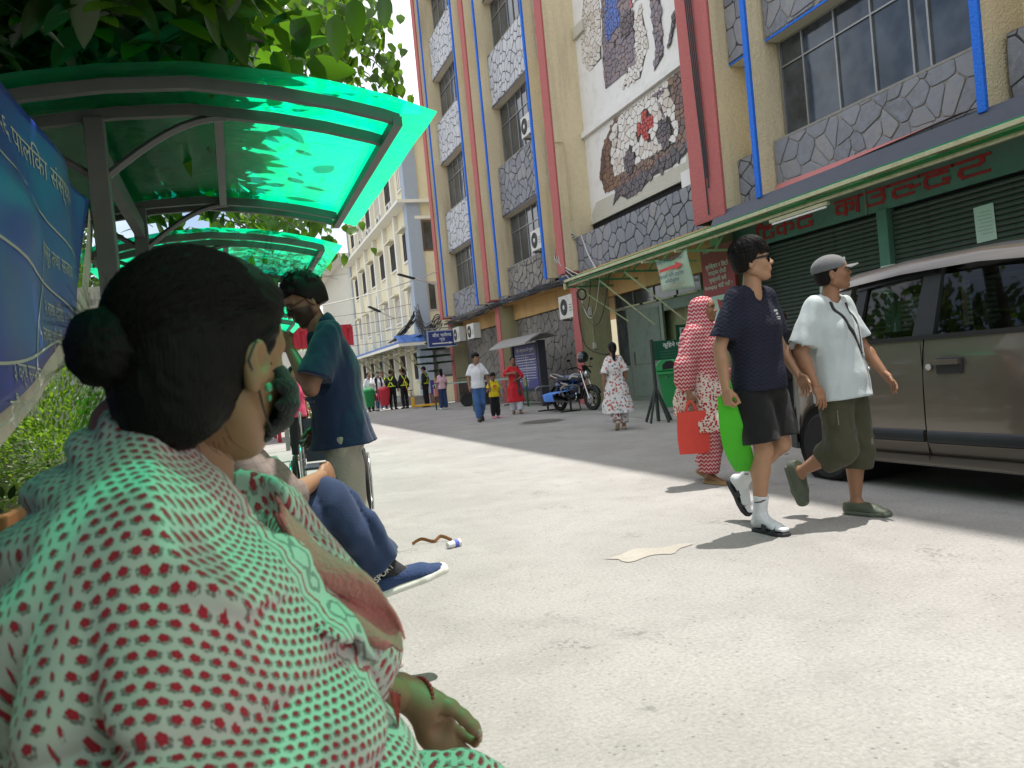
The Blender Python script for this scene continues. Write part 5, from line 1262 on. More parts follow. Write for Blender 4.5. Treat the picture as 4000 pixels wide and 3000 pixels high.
for k, (x, y, z, h) in enumerate(((1.5, 27, 1.6, 2.0), (-1.5, 24, 1.8, 2.4), (3.0, 46, 2.4, 3.0), (-4, 34, 3.0, 4.0), (0.5, 60, 4, 5), (5.5, 66, 3, 4))):
    bushm('distant_tree', ('round green tree behind the red stall', 'dark green tree left of the red stall', 'green tree far down the road', 'tall tree far left of the road', 'big tree closing the road', 'tree by the ribbed wall')[k], (x, y, z), (1.6+.2*k, 1.6+.2*k, h), 2600, leafgrid(.22, .12, .2, .1, n=2), M_bush if k in (0, 2) else M_hedge, 60+k)
OB = thing('red_roof_house', 'brick red upper house front far behind the shelters', 'house', (-2, 75, 0))
bb(MB().box(-16, 4, 75, 82, 0, 9), 'wall', plain('brick_wall', (.36, .16, .12), .85, var=.3, scale=2), OB); bb(MB().box(-17, 4.5, 74, 82, 9, 9.4), 'roof', M_soffit, OB)
for k in range(7):
    for z in (1.2, 4.2, 7): bb(MB().box(-14.6+2.6*k, -13.4+2.6*k, 74.95, 74.99, z, z+1.3), 'window', M_win, OB)
# litter on the road
lt = tag(MB().tube(catmull([(1.05, 5.20, .012), (1.12, 5.22, .03), (1.19, 5.16, .012), (1.25, 5.18, .035), (1.30, 5.09, .015)], 5), .0035, 5, flat=3.5).build('dry_leaf', plain('dry_brown', (.25, .11, .04), .8), None, 60), 'curled dry brown leaf lying on the road', 'leaf')
cp = thing('paper_cup', 'crushed white paper scrap with blue print on the road', 'litter', (1.27, 4.93, .022), R(20))
MB().lathe([(.020, -.05), (.024, -.02), (.026, .05), (.018, .05), (.012, -.03)], 10, (0, 0, 0), 'x').build('cup', plain('white_scrap', (.7, .7, .72), .6), cp, 60); MB().lathe([(.0262, .0), (.0268, .03)], 10, (0, 0, 0), 'x').build('print_band', plain('cup_blue', (.1, .12, .5), .6), cp)
# ================================================================== parked hatchback
def mat_carpaint(name, col):
    m, t, b = newmat(name); v = t.co('Object')
    P(t, b, Base_Color=t.mix(t.noise(v, 300, 1), tuple(x*.85 for x in col), tuple(x*1.15 for x in col)), Metallic=.55, Roughness=t.m('ADD', .26, t.m('MULTIPLY', t.noise(v, 2.5, 3), .12)))
    b.inputs['Coat Weight'].default_value = .8; b.inputs['Coat Roughness'].default_value = .06
    P(t, b, Normal=t.bump(t.noise(v, 2.2, 1), .06, .05)); return m
M_car = mat_carpaint('brown_metallic_paint', (.155, .132, .108))
def mat_tint(name, tint, gl=.02):
    m, t, b = newmat(name); t.n.remove(b); o = t.n['Material Output']; tr = t.n.new('ShaderNodeBsdfTransparent'); g_ = t.n.new('ShaderNodeBsdfGlossy'); g_.inputs['Roughness'].default_value = gl
    t.put(tr.inputs[0], tint); f = t.n.new('ShaderNodeMixShader'); t.put(f.inputs[0], t.schlick(.05, 1)); t.l.new(tr.outputs[0], f.inputs[1]); t.l.new(g_.outputs[0], f.inputs[2]); t.l.new(f.outputs[0], o.inputs[0]); return m
M_cglass = mat_tint('car_glass', (.30, .33, .31)); M_lens = mat_tint('spectacle_glass', (.35, .35, .35))
M_trim = plain('black_trim', (.022, .022, .026), .35, var=.2); M_rub = plain('tyre_rubber', (.022, .022, .022), .8, var=.3, scale=20)
M_hub = plain('silver_hubcap', (.52, .52, .51), .4, .15, var=.15, dirt=((.15, .12, .1), 12, .5)); M_tail = plain('tail_lamp_red', (.45, .008, .02), .12, var=.1, coat=.8)
CR = thing('parked_car', 'brown grey hatchback parked by the shutters behind the two young men', 'car', (5.2, 3.75, 0))
XS, CW = 4.45, 1.5            # near side plane and width; y: rear 5.52 .. front 1.92
AX = (5.0, 2.6)
def barch(y, base):
    z = base
    for a in AX:
        d = abs(y-a)
        if d < .345: z = max(z, .275+math.sqrt(.345**2-d*d))
    return z
def inset(y):                  # plan curve of the sides
    e = 0
    if y > 5.1: e = .16*((y-5.1)/.42)**2
    if y < 2.5: e = .22*((2.5-y)/.58)**2
    return e
SEC = [(.055, .20), (.028, .28), (.006, .36), (.0, .50), (.004, .70), (.012, .86), (.030, .99), (.044, 1.055), (.050, 1.09)]
def skin_side(y0, y1, sgn, n=28):
    mb = MB(); rows = []
    for i in range(n+1):
        y = y0+(y1-y0)*i/n; zb = barch(y, .20); e = inset(y); row = []
        for (dx, z) in SEC:
            z2 = max(z, zb+.012*SEC.index((dx, z))); x = XS+dx+e
            if y < 2.75: z2 = min(z2, 1.09-.16*max(0, (2.75-y)/.83)**1.2+.0)
            row.append((x if sgn < 0 else 2*XS+CW-x, y, z2))
        rows.append(row)
    for r_ in rows: mb.v += r_
    m_ = len(SEC)
    for i in range(n):
        for k in range(m_-1): a = i*m_+k; mb.f.append((a, a+1, a+m_+1, a+m_))
    return mb
for sgn in (-1, 1):
    bb(skin_side(5.50, 4.022, sgn), 'rear_quarter' if sgn < 0 else 'body_side', M_car, CR, 50)
    bb(skin_side(4.012, 2.86, sgn), 'front_door' if sgn < 0 else 'body_side', M_car, CR, 50); bb(skin_side(2.85, 1.95, sgn), 'front_wing', M_car, CR, 50)
# shut line of the rear door, sill, moulding
def band(y0, y1, z0, z1, dx, name, m_, n=20):
    mb = MB()
    for sgn in (-1,):
        for i in range(n+1):
            y = y0+(y1-y0)*i/n
            for (z, d) in ((z0, -.002), (z0+.01, dx), (z1-.012, dx), (z1, -.002)): mb.v.append((XS+inset(y)-d, y, z-.01*(4.4-y)*.0))
        for i in range(n):
            for k in range(3): a = i*4+k; mb.f.append((a, a+1, a+5, a+4))
    return bb(mb, name, m_, CR, 60)
band(4.62, 4.03, .365, .455, .016, 'side_moulding', M_trim); band(4.0, 2.95, .36, .45, .016, 'side_moulding', M_trim); band(4.66, 2.93, .20, .275, -.02, 'sill', M_car)
# rear, floor, bonnet, roof
rb = MB(); rb.loft([[(XS+.16+x*(CW-.32), 5.50+.05*math.sin(PI*x), z) for x in [k/10 for k in range(11)]] for z in (.42, .62, .8, 1.0, 1.12)], False, False); bb(rb, 'tailgate', M_car, CR, 50)
bp = MB(); bp.loft([[(XS+.10+x*(CW-.20), 5.44+.12*math.sin(PI*x)**.5+dy, z) for x in [k/12 for k in range(13)]] for z, dy in ((.22, -.04), (.30, .0), (.45, .02), (.58, .0), (.66, -.06))], False, False); bb(bp, 'rear_bumper', M_car, CR, 50)
bb(MB().loft([[(XS+.012, 5.34, .24), (XS+.05, 5.46, .24), (XS+.05, 5.46, .44), (XS+.008, 5.34, .52)], [(XS+.03, 5.345, .24), (XS+.07, 5.45, .24), (XS+.07, 5.45, .44), (XS+.03, 5.345, .52)]]), 'mud_flap', M_trim, CR)
bb(MB().box(XS+.12, XS+CW-.12, 2.0, 5.45, .22, .30), 'floor_pan', M_dark, CR); bb(MB().loft([[(XS+.1, 2.75, 1.09), (XS+CW-.1, 2.75, 1.09)], [(XS+.2, 1.95, .92), (XS+CW-.2, 1.95, .92)], [(XS+.25, 1.85, .6), (XS+CW-.25, 1.85, .6)], [(XS+.25, 1.9, .25), (XS+CW-.25, 1.9, .25)]], False, False), 'bonnet', M_car, CR, 30)
RZ = [(5.30, 1.52, .30), (5.1, 1.585, .22), (4.7, 1.628, .16), (4.2, 1.65, .14), (3.6, 1.645, .135), (3.2, 1.61, .14), (2.95, 1.55, .16)]
rf = MB()
for y, z, ins in RZ:
    rf.v += [(XS+ins-.05, y, z-.10), (XS+ins-.022, y, z-.045), (XS+ins+.05, y, z), (XS+.5, y, z+.035), (XS+CW-.5, y, z+.035), (XS+CW-ins-.05, y, z), (XS+CW-ins+.022, y, z-.045), (XS+CW-ins+.05, y, z-.10)]
for i in range(len(RZ)-1):
    for k in range(7): a = i*8+k; rf.f.append((a, a+1, a+9, a+8))
q_ = bb(rf, 'roof', M_car, CR, 60)
def gx(z): return XS+.05+.11*max(0, (z-1.09)/.45)        # leaning glass plane
def pillar(yb, yt, zt, w0, w1, m_, nm='pillar', sgn=-1, prud=0):
    f = (lambda x: x) if sgn < 0 else (lambda x: 2*XS+CW-x)
    mb = MB().loft([[(f(gx(z)-.006-prud), y-w/2, z), (f(gx(z)-.006-prud), y+w/2, z), (f(gx(z)+.05), y+w/2, z), (f(gx(z)+.05), y-w/2, z)] for (y, z, w) in ((yb, 1.085, w0), (yt, zt, w1))]); return bb(mb, nm, m_, CR)
for sgn in (-1, 1):
    pillar(4.03, 3.985, 1.555, .17, .14, M_trim, 'middle_pillar', sgn); pillar(5.12, 4.86, 1.54, .62, .28, M_car, 'rear_pillar', sgn); pillar(2.80, 3.12, 1.53, .09, .08, M_car, 'front_pillar', sgn)
    pillar(4.665, 4.60, 1.52, .10, .08, M_trim, 'window_edge', sgn, .003)
bb(MB().box(XS+.03, XS+.06, 2.9, 4.75, 1.075, 1.105), 'belt_strip', M_trim, CR)
bb(MB().loft([[(gx(1.53)-.012, y, z), (gx(1.53)-.03, y, z-.05), (gx(1.53)+.02, y, z-.06), (gx(1.53)+.02, y, z)] for y, z in ((4.66, 1.535), (4.3, 1.565), (3.95, 1.575))]), 'rain_visor', M_trim, CR, 40)
for (a, b_) in (((4.60, 1.10), (4.56, 1.53)), ((3.92, 1.10), (3.90, 1.55))):
    y2 = 4.07 if a[0] > 4.2 else 2.9
    for sgn in (-1, 1):
        f = (lambda x: x) if sgn < 0 else (lambda x: 2*XS+CW-x)
        bb(MB().add([(f(gx(1.1)+.012), a[0], 1.1), (f(gx(1.1)+.012), y2, 1.1), (f(gx(1.55)+.012), y2+.0, 1.56), (f(gx(1.55)+.012), b_[0], b_[1]+.02)], [(0,1,2,3)]), 'side_window', M_cglass, CR)
bb(MB().add([(XS+.2, 5.47, 1.12), (XS+CW-.2, 5.47, 1.12), (XS+CW-.3, 5.25, 1.5), (XS+.3, 5.25, 1.5)], [(0,1,2,3)]), 'rear_window', M_cglass, CR)
bb(MB().add([(XS+.15, 2.78, 1.1), (XS+CW-.15, 2.78, 1.1), (XS+CW-.25, 3.1, 1.54), (XS+.25, 3.1, 1.54)], [(0,1,2,3)]), 'windscreen', M_cglass, CR)
for (x, y) in ((XS+.35, 3.45), (XS+1.1, 3.45)):
    q = SDF(.02).ecap((x, y, .55), (x, y+.12, 1.12), (.07, .22), (.06, .2), (0, 1, 0)).ecap((x, y+.13, 1.22), (x, y+.15, 1.40), (.05, .12), (.045, .1), (0, 1, 0)).cap((x, y+.12, 1.1), (x, y+.13, 1.25), .03); bb_ = obj('front_seat', npmesh('front_seat', [q.mesh()]), M_dark, CR); bb_.matrix_parent_inverse = wm(CR).inverted()
bb(MB().box(XS+.2, XS+1.3, 4.45, 4.6, .5, 1.15), 'rear_seat', M_dark, CR, bevel=.05)
hd = MB().box(XS-.004, XS+.012, 3.70, 3.90, .835, .945); h1 = bb(hd, 'door_handle', M_trim, CR, None, .02); bb(MB().loft([[(XS-.03, 3.705, .895+.04*math.sin(a)), (XS-.005+.01*math.cos(a), 3.705, .895+.045*math.sin(a)), (XS-.005, 3.895, .895+.045*math.sin(a)), (XS-.03, 3.895, .895+.04*math.sin(a))] for a in (.1, .6, 1.1)]), 'grip', M_car, h1, 60)
bb(MB().lathe([(.022, -.006), (.022, 0), (.004, 0)], 14, (XS, 3.955, .885), 'x'), 'lock', M_hub, CR, 40)
tl_ = MB(); tl_.loft([[(XS+.02+inset(5.38), 5.36, z), (XS+.06+inset(5.46), 5.48, z), (XS+.2, 5.53, z), (XS+.2, 5.45, z)] for z in (.86, .95, 1.1, 1.2)]); bb(tl_, 'tail_lamp', M_tail, CR, 30)
bb(MB().loft([[(XS+.012, 4.0176+.004*s_, z+.0) for s_ in (-1, 1)] for z in (.24, .5, .8, 1.06)], False, False), 'shut_line', M_dark, CR)
for (x, y, w) in ((XS+.09, AX[0], -1), (XS+CW-.09, AX[0], 1), (XS+.09, AX[1], -1), (XS+CW-.09, AX[1], 1)):
    wh = bb(MB().lathe([(.17, -.08), (.25, -.088), (.275, -.06), (.28, 0), (.275, .06), (.25, .085), (.17, .08)], 36, (x, y, .28), 'x'), 'wheel', M_rub, CR, 40)
    hb = MB().lathe([(.188, w*.07), (.192, w*.082), (.17, w*.078), (.16, w*.055), (.05, w*.065), (.035, w*.085), (.004, w*.088)], 36, (x, y, .28), 'x'); bb(hb, 'hubcap', M_hub, wh, 40)
    if w < 0:
        for k in range(7):
            a = 2*PI*k/7; c_ = (math.cos(a), math.sin(a)); n_ = (-c_[1], c_[0]); q4 = [(.06, -.012), (.16, -.03), (.16, .03), (.06, .012)]
            bb(MB().prism([(y+c_[0]*(r_+.0)+n_[0]*t_, .28+c_[1]*r_+n_[1]*t_) for r_, t_ in [(.085, -.022), (.15, -.030), (.158, .0), (.15, .030), (.085, .022)]], x-.0705, x-.062, 'x'), 'vent', M_dark, wh)
for a in AX: bb(MB().lathe([(.36, 0), (.36, CW-.1)], 24, (XS+.05, a, .29), 'x'), 'wheel_well', M_dark, CR)
# ================================================================== motorcycle
M_mblk = plain('gloss_black', (.012, .012, .014), .2, coat=.6); M_chr = plain('chrome', (.5, .5, .5), .2, .9); M_mst = plain('bike_silver', (.5, .49, .46), .35, .4); M_mred = plain('bike_red', (.35, .02, .02), .3)
MC = thing('motorcycle', 'black commuter motorcycle parked by the red column with a helmet on it', 'motorcycle', (8.0, 17.55, 0), math.atan2(-1.46, .35))
def mc(mb, n, m_, p=None, s_=None, bv=0): return mb.build(n, m_, p or MC, s_, bv)
for x, nm in ((-.66, 'rear_wheel'), (.66, 'front_wheel')):
    w_ = mc(MB().tube([(x+.255*math.cos(a), 0, .30+.255*math.sin(a)) for a in [2*PI*k/32 for k in range(32)]], .048, 8, True), nm, M_rub, None, 60)
    mc(MB().tube([(x+.205*math.cos(a), 0, .30+.205*math.sin(a)) for a in [2*PI*k/32 for k in range(32)]], .014, 6, True), 'rim', M_mblk, w_, 60)
    sp = MB(); [sp.bar((x, .01*(-1)**k, .30), (x+.2*math.cos(2*PI*k/6), 0, .30+.2*math.sin(2*PI*k/6)), .025, .02) for k in range(6)]; sp.lathe([(.05, -.05), (.05, .05)], 14, (x, 0, .30), 'y'); mc(sp, 'spokes', M_mblk, w_)
mc(MB().lathe([(.12, -.07), (.12, -.06), (.03, -.06)], 20, (.66, 0, .30), 'y'), 'brake_disc', M_chr, None, 40)
mc(MB().tube(catmull([(.66+.33*math.cos(a), 0, .30+.33*math.sin(a)) for a in [R(d) for d in (20, 50, 90, 130, 165)]], 4), .05, 8, flat=.3), 'front_mudguard', M_mblk, None, 60); mc(MB().tube(catmull([(-.66+.35*math.cos(a), 0, .30+.35*math.sin(a)) for a in [R(d) for d in (60, 100, 140, 175, 200)]], 4), .06, 8, flat=.3), 'rear_mudguard', M_mblk, None, 60)
for s_ in (-1, 1): mc(MB().tube([(.66, .09*s_, .30), (.50, .09*s_, .72), (.40, .08*s_, .98)], [.028, .024, .02], 8), 'fork', M_chr, None, 60); mc(MB().tube([(-.66, .12*s_, .32), (-.50, .12*s_, .66)], .03, 8).tube([(-.63, .12*s_, .40), (-.53, .12*s_, .60)], .042, 10), 'shock', M_mblk, None, 60); mc(MB().bar((-.66, .1*s_, .3), (-.1, .08*s_, .36), .04), 'swing_arm', M_mblk)
fr = MB()
for l in ([(.42, 0, .9), (.3, 0, .5), (.15, 0, .3), (-.15, 0, .3), (-.25, 0, .6)], [(.42, 0, .88), (.0, 0, .74), (-.3, 0, .68), (-.85, 0, .78)]): fr.tube(catmull(l, 5), .022, 6)
mc(fr, 'frame', M_mblk, None, 60)
q = SDF(.012).ell((.14, 0, .84), (.27, .13, .12), k=.04).ell((.30, 0, .80), (.12, .12, .10), k=.05).ell((.0, 0, .80), (.14, .09, .09), k=.05); obj('tank', npmesh('tank', [q.mesh()]), M_mblk, MC)
q = SDF(.012).ecap((-.12, 0, .79), (-.5, 0, .80), (.05, .12), (.045, .13), (0, 0, 1)).ecap((-.5, 0, .82), (-.78, 0, .88), (.04, .11), (.03, .08), (0, 0, 1)); obj('seat', npmesh('seat', [q.mesh()]), M_black, MC)
for s_ in (-1, 1): mc(MB().loft([[(-.05, .125*s_, .70), (-.05, .13*s_, .60)], [(-.35, .125*s_, .74), (-.3, .13*s_, .56)], [(-.55, .1*s_, .78), (-.5, .1*s_, .70)], [(-.95, .06*s_, .92), (-.9, .06*s_, .84)]], False, False), 'side_panel', M_mblk, None, 60); mc(MB().loft([[(.35, .128*s_, .86), (.33, .13*s_, .83)], [(.1, .134*s_, .9), (.12, .137*s_, .86)], [(-.08, .1*s_, .82), (-.06, .11*s_, .79)]], False, False), 'tank_stripe', M_mst, None, 60); mc(MB().loft([[(-.1, .132*s_, .69), (-.1, .134*s_, .66)], [(-.4, .124*s_, .735), (-.38, .127*s_, .70)]], False, False), 'panel_stripe', M_mst)
mc(MB().box(-.12, .2, -.12, .12, .28, .56).box(.1, .26, -.09, .09, .42, .62), 'engine', plain('engine_dark', (.04, .04, .042), .4, .5), None, None, .03)
for k in range(5): mc(MB().box(.04, .24, -.11, .11, .585+.018*k, .592+.018*k), 'cooling_fin', M_steel)
mc(MB().tube(catmull([(.2, -.12, .45), (.22, -.16, .3), (.05, -.17, .24), (-.25, -.18, .26)], 5), .022, 8), 'exhaust_pipe', M_chr, None, 60); mc(MB().tube([(-.2, -.19, .26), (-.35, -.2, .28), (-.85, -.21, .36), (-.9, -.21, .37)], [.035, .058, .062, .05], 12), 'silencer', M_steel, None, 60)
mc(MB().tube(catmull([(.32, -.36, 1.06), (.36, -.2, 1.08), (.38, 0, 1.0), (.36, .2, 1.08), (.32, .36, 1.06)], 5), .014, 6), 'handlebar', M_mblk, None, 60); mc(MB().ell((.52, 0, .90), (.09, .1, .1), 12, 8), 'headlamp', M_chr, None, 180); mc(MB().loft([[(.50, -.11, .80), (.50, .11, .80)], [(.56, -.12, .95), (.56, .12, .95)], [(.44, -.07, 1.12), (.44, .07, 1.12)]], False, False), 'cowl', M_mblk, None, 60)
for s_ in (-1, 1): mc(MB().tube([(.34, .28*s_, 1.08), (.32, .33*s_, 1.22)], .008, 5).ell((.32, .36*s_, 1.26), (.012, .06, .035)), 'mirror', M_mblk); mc(MB().tube([(-.1, .1*s_, .3), (-.1, .28*s_, .3)], .012, 5), 'footrest', M_black)
mc(MB().ell((-.92, 0, .88), (.04, .07, .04), 10, 6), 'tail_lamp', M_tail, None, 180); mc(MB().tube(catmull([(-.55, -.11, .84), (-.8, -.11, .93), (-.9, 0, .96), (-.8, .11, .93), (-.55, .11, .84)], 5), .014, 6), 'grab_rail', M_mst, None, 60); mc(MB().bar((-.05, .12, .3), (-.2, .3, .01), .025), 'side_stand', M_mblk)
HM = thing('helmet', 'dark full face helmet hung on the motorcycle mirror', 'helmet', (8.1, 17.12, 1.2))
q = SDF(.01).ell((0, 0, .13), (.15, .13, .145), k=.03).ell((.04, 0, .05), (.12, .11, .09), k=.05); q.post.append(lambda X, Y, Z, D: np.maximum(D, -(np.sqrt(((X)/.11)**2+((Y)/.1)**2+((Z+.06)/.13)**2)-1)*.1)); obj('shell', npmesh('helmet', [q.mesh()]), M_mblk, HM)
HM.rotation_euler = (R(10), R(-15), R(200)); q = SDF(.008).ell((.035, 0, .13), (.125, .122, .06)); obj('visor', npmesh('visor', [q.mesh()]), plain('smoke_visor', (.03, .045, .045), .08, coat=1), HM)
# ================================================================== wheelchair beyond the polo man
WC = thing('wheelchair', 'steel wheelchair facing the camera behind the man in the blue polo', 'wheelchair', (.72, 6.75, 0), R(-97))
for s_ in (-1, 1):
    w_ = MB().tube([(-.05+.28*math.cos(a), .29*s_, .29+.28*math.sin(a)) for a in [2*PI*k/36 for k in range(36)]], .017, 7, True).build('wheel', M_rub, WC, 60)
    MB().tube([(-.05+.245*math.cos(a), .325*s_, .29+.245*math.sin(a)) for a in [2*PI*k/36 for k in range(36)]], .009, 6, True).build('push_rim', M_chr, w_, 60); sp = MB(); [sp.bar((-.05, .29*s_, .29), (-.05+.27*math.cos(2*PI*k/14), .29*s_, .29+.27*math.sin(2*PI*k/14)), .005) for k in range(14)]; sp.build('spokes', M_chr, w_)
    MB().tube([(.42+.09*math.cos(a), .22*s_, .10+.09*math.sin(a)) for a in [2*PI*k/20 for k in range(20)]], .016, 6, True).build('caster', M_rub, WC, 60)
    MB().tube(catmull([(-.28, .22*s_, .92), (-.2, .22*s_, .9), (-.18, .22*s_, .5), (-.15, .22*s_, .3), (.3, .22*s_, .3), (.42, .22*s_, .2)], 4), .013, 6).tube(catmull([(-.18, .22*s_, .68), (.2, .22*s_, .68), (.32, .22*s_, .6), (.34, .22*s_, .45), (.52, .2*s_, .12)], 4), .013, 6).build('side_frame', M_chr, WC, 60); MB().box(-.15, .22, .2*s_-.03, .2*s_+.03, .69, .715).build('armrest', M_black, WC, None, .01); MB().box(.50, .66, .03*s_ if s_ > 0 else -.17, .17 if s_ > 0 else -.03, .10, .12).build('footplate', M_black, WC); MB().tube([(-.33, .22*s_, .915), (-.24, .22*s_, .91)], .018, 7).build('grip', plain('grip_green', (.02, .28, .14), .5), WC, 60)
MB().box(-.16, .26, -.2, .2, .47, .49).build('seat', M_navy, WC); MB().loft([[(-.2, -.2, .5), (-.2, .2, .5)], [(-.22, -.2, .88), (-.22, .2, .88)]], False, False).build('backrest', M_navy, WC)
# ================================================================== people
def mat_skin(name):
    m, t, b = newmat(name); a = t.n.new('ShaderNodeVertexColor'); a.layer_name = 'Col'; v = t.co('Object')
    c = t.mix(.5, a.outputs[0], t.mix(1, a.outputs[0], t.mix(t.noise(v, 28, 3), (.82, .78, .76), (1.15, 1.16, 1.16)), 'MULTIPLY'))
    P(t, b, Base_Color=c, Roughness=.5); b.inputs['Specular IOR Level'].default_value = .4
    b.inputs['Subsurface Weight'].default_value = .12; b.inputs['Subsurface Radius'].default_value = (.012, .005, .003); b.inputs['Subsurface Scale'].default_value = .5
    P(t, b, Normal=t.bump(t.noise(v, 160, 2), .12, .002)); return m
M_skin = mat_skin('skin')
def mat_hair(name, col, sc=(60, 60, 6)):
    m, t, b = newmat(name); n = t.noise(t.co('Object', sc), 3, 3, .6)
    P(t, b, Base_Color=t.mix(n, tuple(x*.5 for x in col), tuple(x*1.7 for x in col)), Roughness=.55, Normal=t.bump(n, .5, .004)); b.inputs['Specular IOR Level'].default_value = .16; return m
M_hair = mat_hair('black_hair', (.006, .005, .0048), (110, 110, 12)); M_curl = mat_hair('curly_hair', (.006, .005, .005), (45, 45, 45))
def cloth(name, col, rough=.85, wave=.35, var=.1, bs=220, sheen=.15):
    if name in MAT: return MAT[name]
    m, t, b = newmat(name); v = t.co('Object'); n = t.noise(v, 6, 3)
    P(t, b, Base_Color=t.mix(n, tuple(x*(1-var) for x in col), tuple(min(1, x*(1+var)) for x in col)), Roughness=rough)
    b.inputs['Specular IOR Level'].default_value = .2; b.inputs['Sheen Weight'].default_value = sheen
    P(t, b, Normal=t.bump(t.m('ADD', t.noise(v, bs, 1), t.m('MULTIPLY', t.noise(v, 11, 3, .5, .8), 2.2)), wave, .012)); MAT[name] = m; return m
V3 = lambda *a: np.array(a, float)
def rotz(a): c, s_ = math.cos(a), math.sin(a); return np.array([[c, -s_, 0], [s_, c, 0], [0, 0, 1]])
def roty(a): c, s_ = math.cos(a), math.sin(a); return np.array([[c, 0, s_], [0, 1, 0], [-s_, 0, c]])
def rotx(a): c, s_ = math.cos(a), math.sin(a); return np.array([[1, 0, 0], [0, c, -s_], [0, s_, c]])
def frame(d, up):
    d = d/np.linalg.norm(d); y = np.cross(up, d); y = y/(np.linalg.norm(y)+1e-9); return np.stack([d, y, np.cross(d, y)], 1)
def head_sdf(h, fem=False, fat=0):
    s = SDF(h); s.ell((-.012, 0, .032), (.100, .078+.1*fat, .088), k=.02).ell((.022, 0, -.03), (.066, .060+.15*fat, .082), k=.03)
    s.cap((.060, 0, -.088), (.070, 0, -.098), .022, .019, .03)
    for q in (-1, 1): s.cap((-.005, .052*q*(1+fat), -.055), (.050, .018*q, -.092), .024+.02*fat, .020, .03).ell((.058, .036*q, -.022), (.030, .026+.05*fat, .026), k=.03).cap((.082, .018*q, .026), (.070, .050*q, .022), .010, .009, .015)
    s.ell((.074, 0, .045), (.024, .045, .030), k=.03).cap((.090, 0, .012), (.108, 0, -.022), .0075, .0125, .012).ell((.098, .012, -.026), (.012, .009, .008), k=.01).ell((.098, -.012, -.026), (.012, .009, .008), k=.01)
    s.cap((.086, -.016, -.050), (.086, .016, -.050), .0085, None, .008).cap((.084, -.013, -.061), (.084, .013, -.061), .0095, None, .008).ell((.079, 0, -.055), (.02, .03, .02), k=.02)
    for q in (-1, 1): s.ell((.100, .032*q, .006), (.020, .017, .012), k=.012, op='s').ell((.079, .032*q, .004), (.012, .0135, .0115), k=.004)
    for q in (-1, 1):
        rt = rotz(q*.35); s.ell((-.012, .083*q, -.004), (.0195, .0085, .0265), rt, .008).ell((-.017, .082*q, -.028), (.010, .008, .012), rt, .008).ell((-.006, .092*q, .0), (.011, .0085, .017), rt, .005, 's')
    return s
def head_col(V, skin, beard=0, brow=True, lip=(.30, .11, .09), kohl=False):
    n = len(V); C = np.tile(np.array(skin, np.float32), (n, 1)); x, y, z = V.T; ay = np.abs(y)
    def blend(mask, col): 
        nonlocal C; C = C*(1-mask[:, None])+np.array(col)*mask[:, None]
    sm = lambda e: np.clip(e, 0, 1)
    if beard:
        m_ = sm((-.020-z-.35*np.maximum(0, .02-x)*0-.25*(.085-np.minimum(x, .085))+.02)/.012)*sm((x+.005)/.02)*sm((z+.125)/.02)
        m_ *= 1-sm(1-np.abs((z+.055)/.011))*sm((.026-ay)/.006)*(x > .07); C0 = np.array((.028, .018, .014)); blend(m_*beard, C0)
        blend(sm(1-np.abs((z+.038)/.008))*sm((.032-ay)/.008)*(x > .06)*beard, C0)
    blend(sm(1.2-((y/.026)**2+((z+.056)/.0125)**2))*(x > .065)*.8, lip)
    if brow: blend(sm(1.3-(((ay-.032)/.022)**2+((z-.0245-.15*(.032-ay))/.0055)**2))*(x > .04)*.9, (.02, .014, .012))
    blend(sm(1.4-(((ay-.032)/.0125)**2+((z-.004)/.0062)**2))*(x > .055), (.55, .52, .48)); blend(sm(1.5-(((ay-.032)/.0058)**2+((z-.004)/.0058)**2))*(x > .055), (.015, .01, .008)); blend(sm(1.2-(((ay-.032)/.014)**2+((z-.0108)/.003)**2))*(x > .05), (.02, .014, .012))
    blend(sm(1-((ay-.012)/.006)**2-((z+.033)/.004)**2)*(x > .08)*.7, (.06, .03, .025)); return C
def hand_sdf(h, curl=.5, spread=.012, thumb=.5, point=None):
    """right-hand style: fingers +x, palm faces -z, thumb towards +y"""
    s = SDF(h); s.ecap((-.01, 0, 0), (.035, .002, 0), (.020, .026), (.016, .036), (0, 0, 1), .02).ecap((.03, .002, 0), (.082, 0, 0), (.014, .037), (.011, .036), (0, 0, 1), .02)
    for i, (y, L, r_) in enumerate(((.029, .070, .0088), (.010, .078, .0092), (-.010, .073, .0088), (-.028, .058, .0078))):
        c = curl*(1+.12*i) if point is None or i != point else .1; a0 = c*.75; p = V3(.080-.004*abs(i-1), y, 0); yaw = (1.5-i)*spread*6
        for j, f in enumerate((.45, .30, .25)):
            d = V3(math.cos(a0)*math.cos(yaw), math.sin(yaw), -math.sin(a0)); q = p+d*L*f; s.cap(p, q, r_*(1-.09*j), r_*(1-.09*(j+1)), .004); p = q; a0 += c
    a = thumb; p = V3(.012, .026, -.004); d1 = V3(.62, .70-.4*a, -.15-.4*a); d1 /= np.linalg.norm(d1); q = p+d1*.040; d2 = V3(.85, .38-.5*a, -.2-.45*a); d2 /= np.linalg.norm(d2)
    s.cap(p, q, .0150, .0115, .015).cap(q, q+d2*.030, .0112, .0100, .004).cap(q+d2*.030, q+d2*.052, .0100, .0082, .004); return s
def flatten(sl, z0): sl.post.append(lambda X, Y, Z, D: np.maximum(D, z0-Z)); return sl
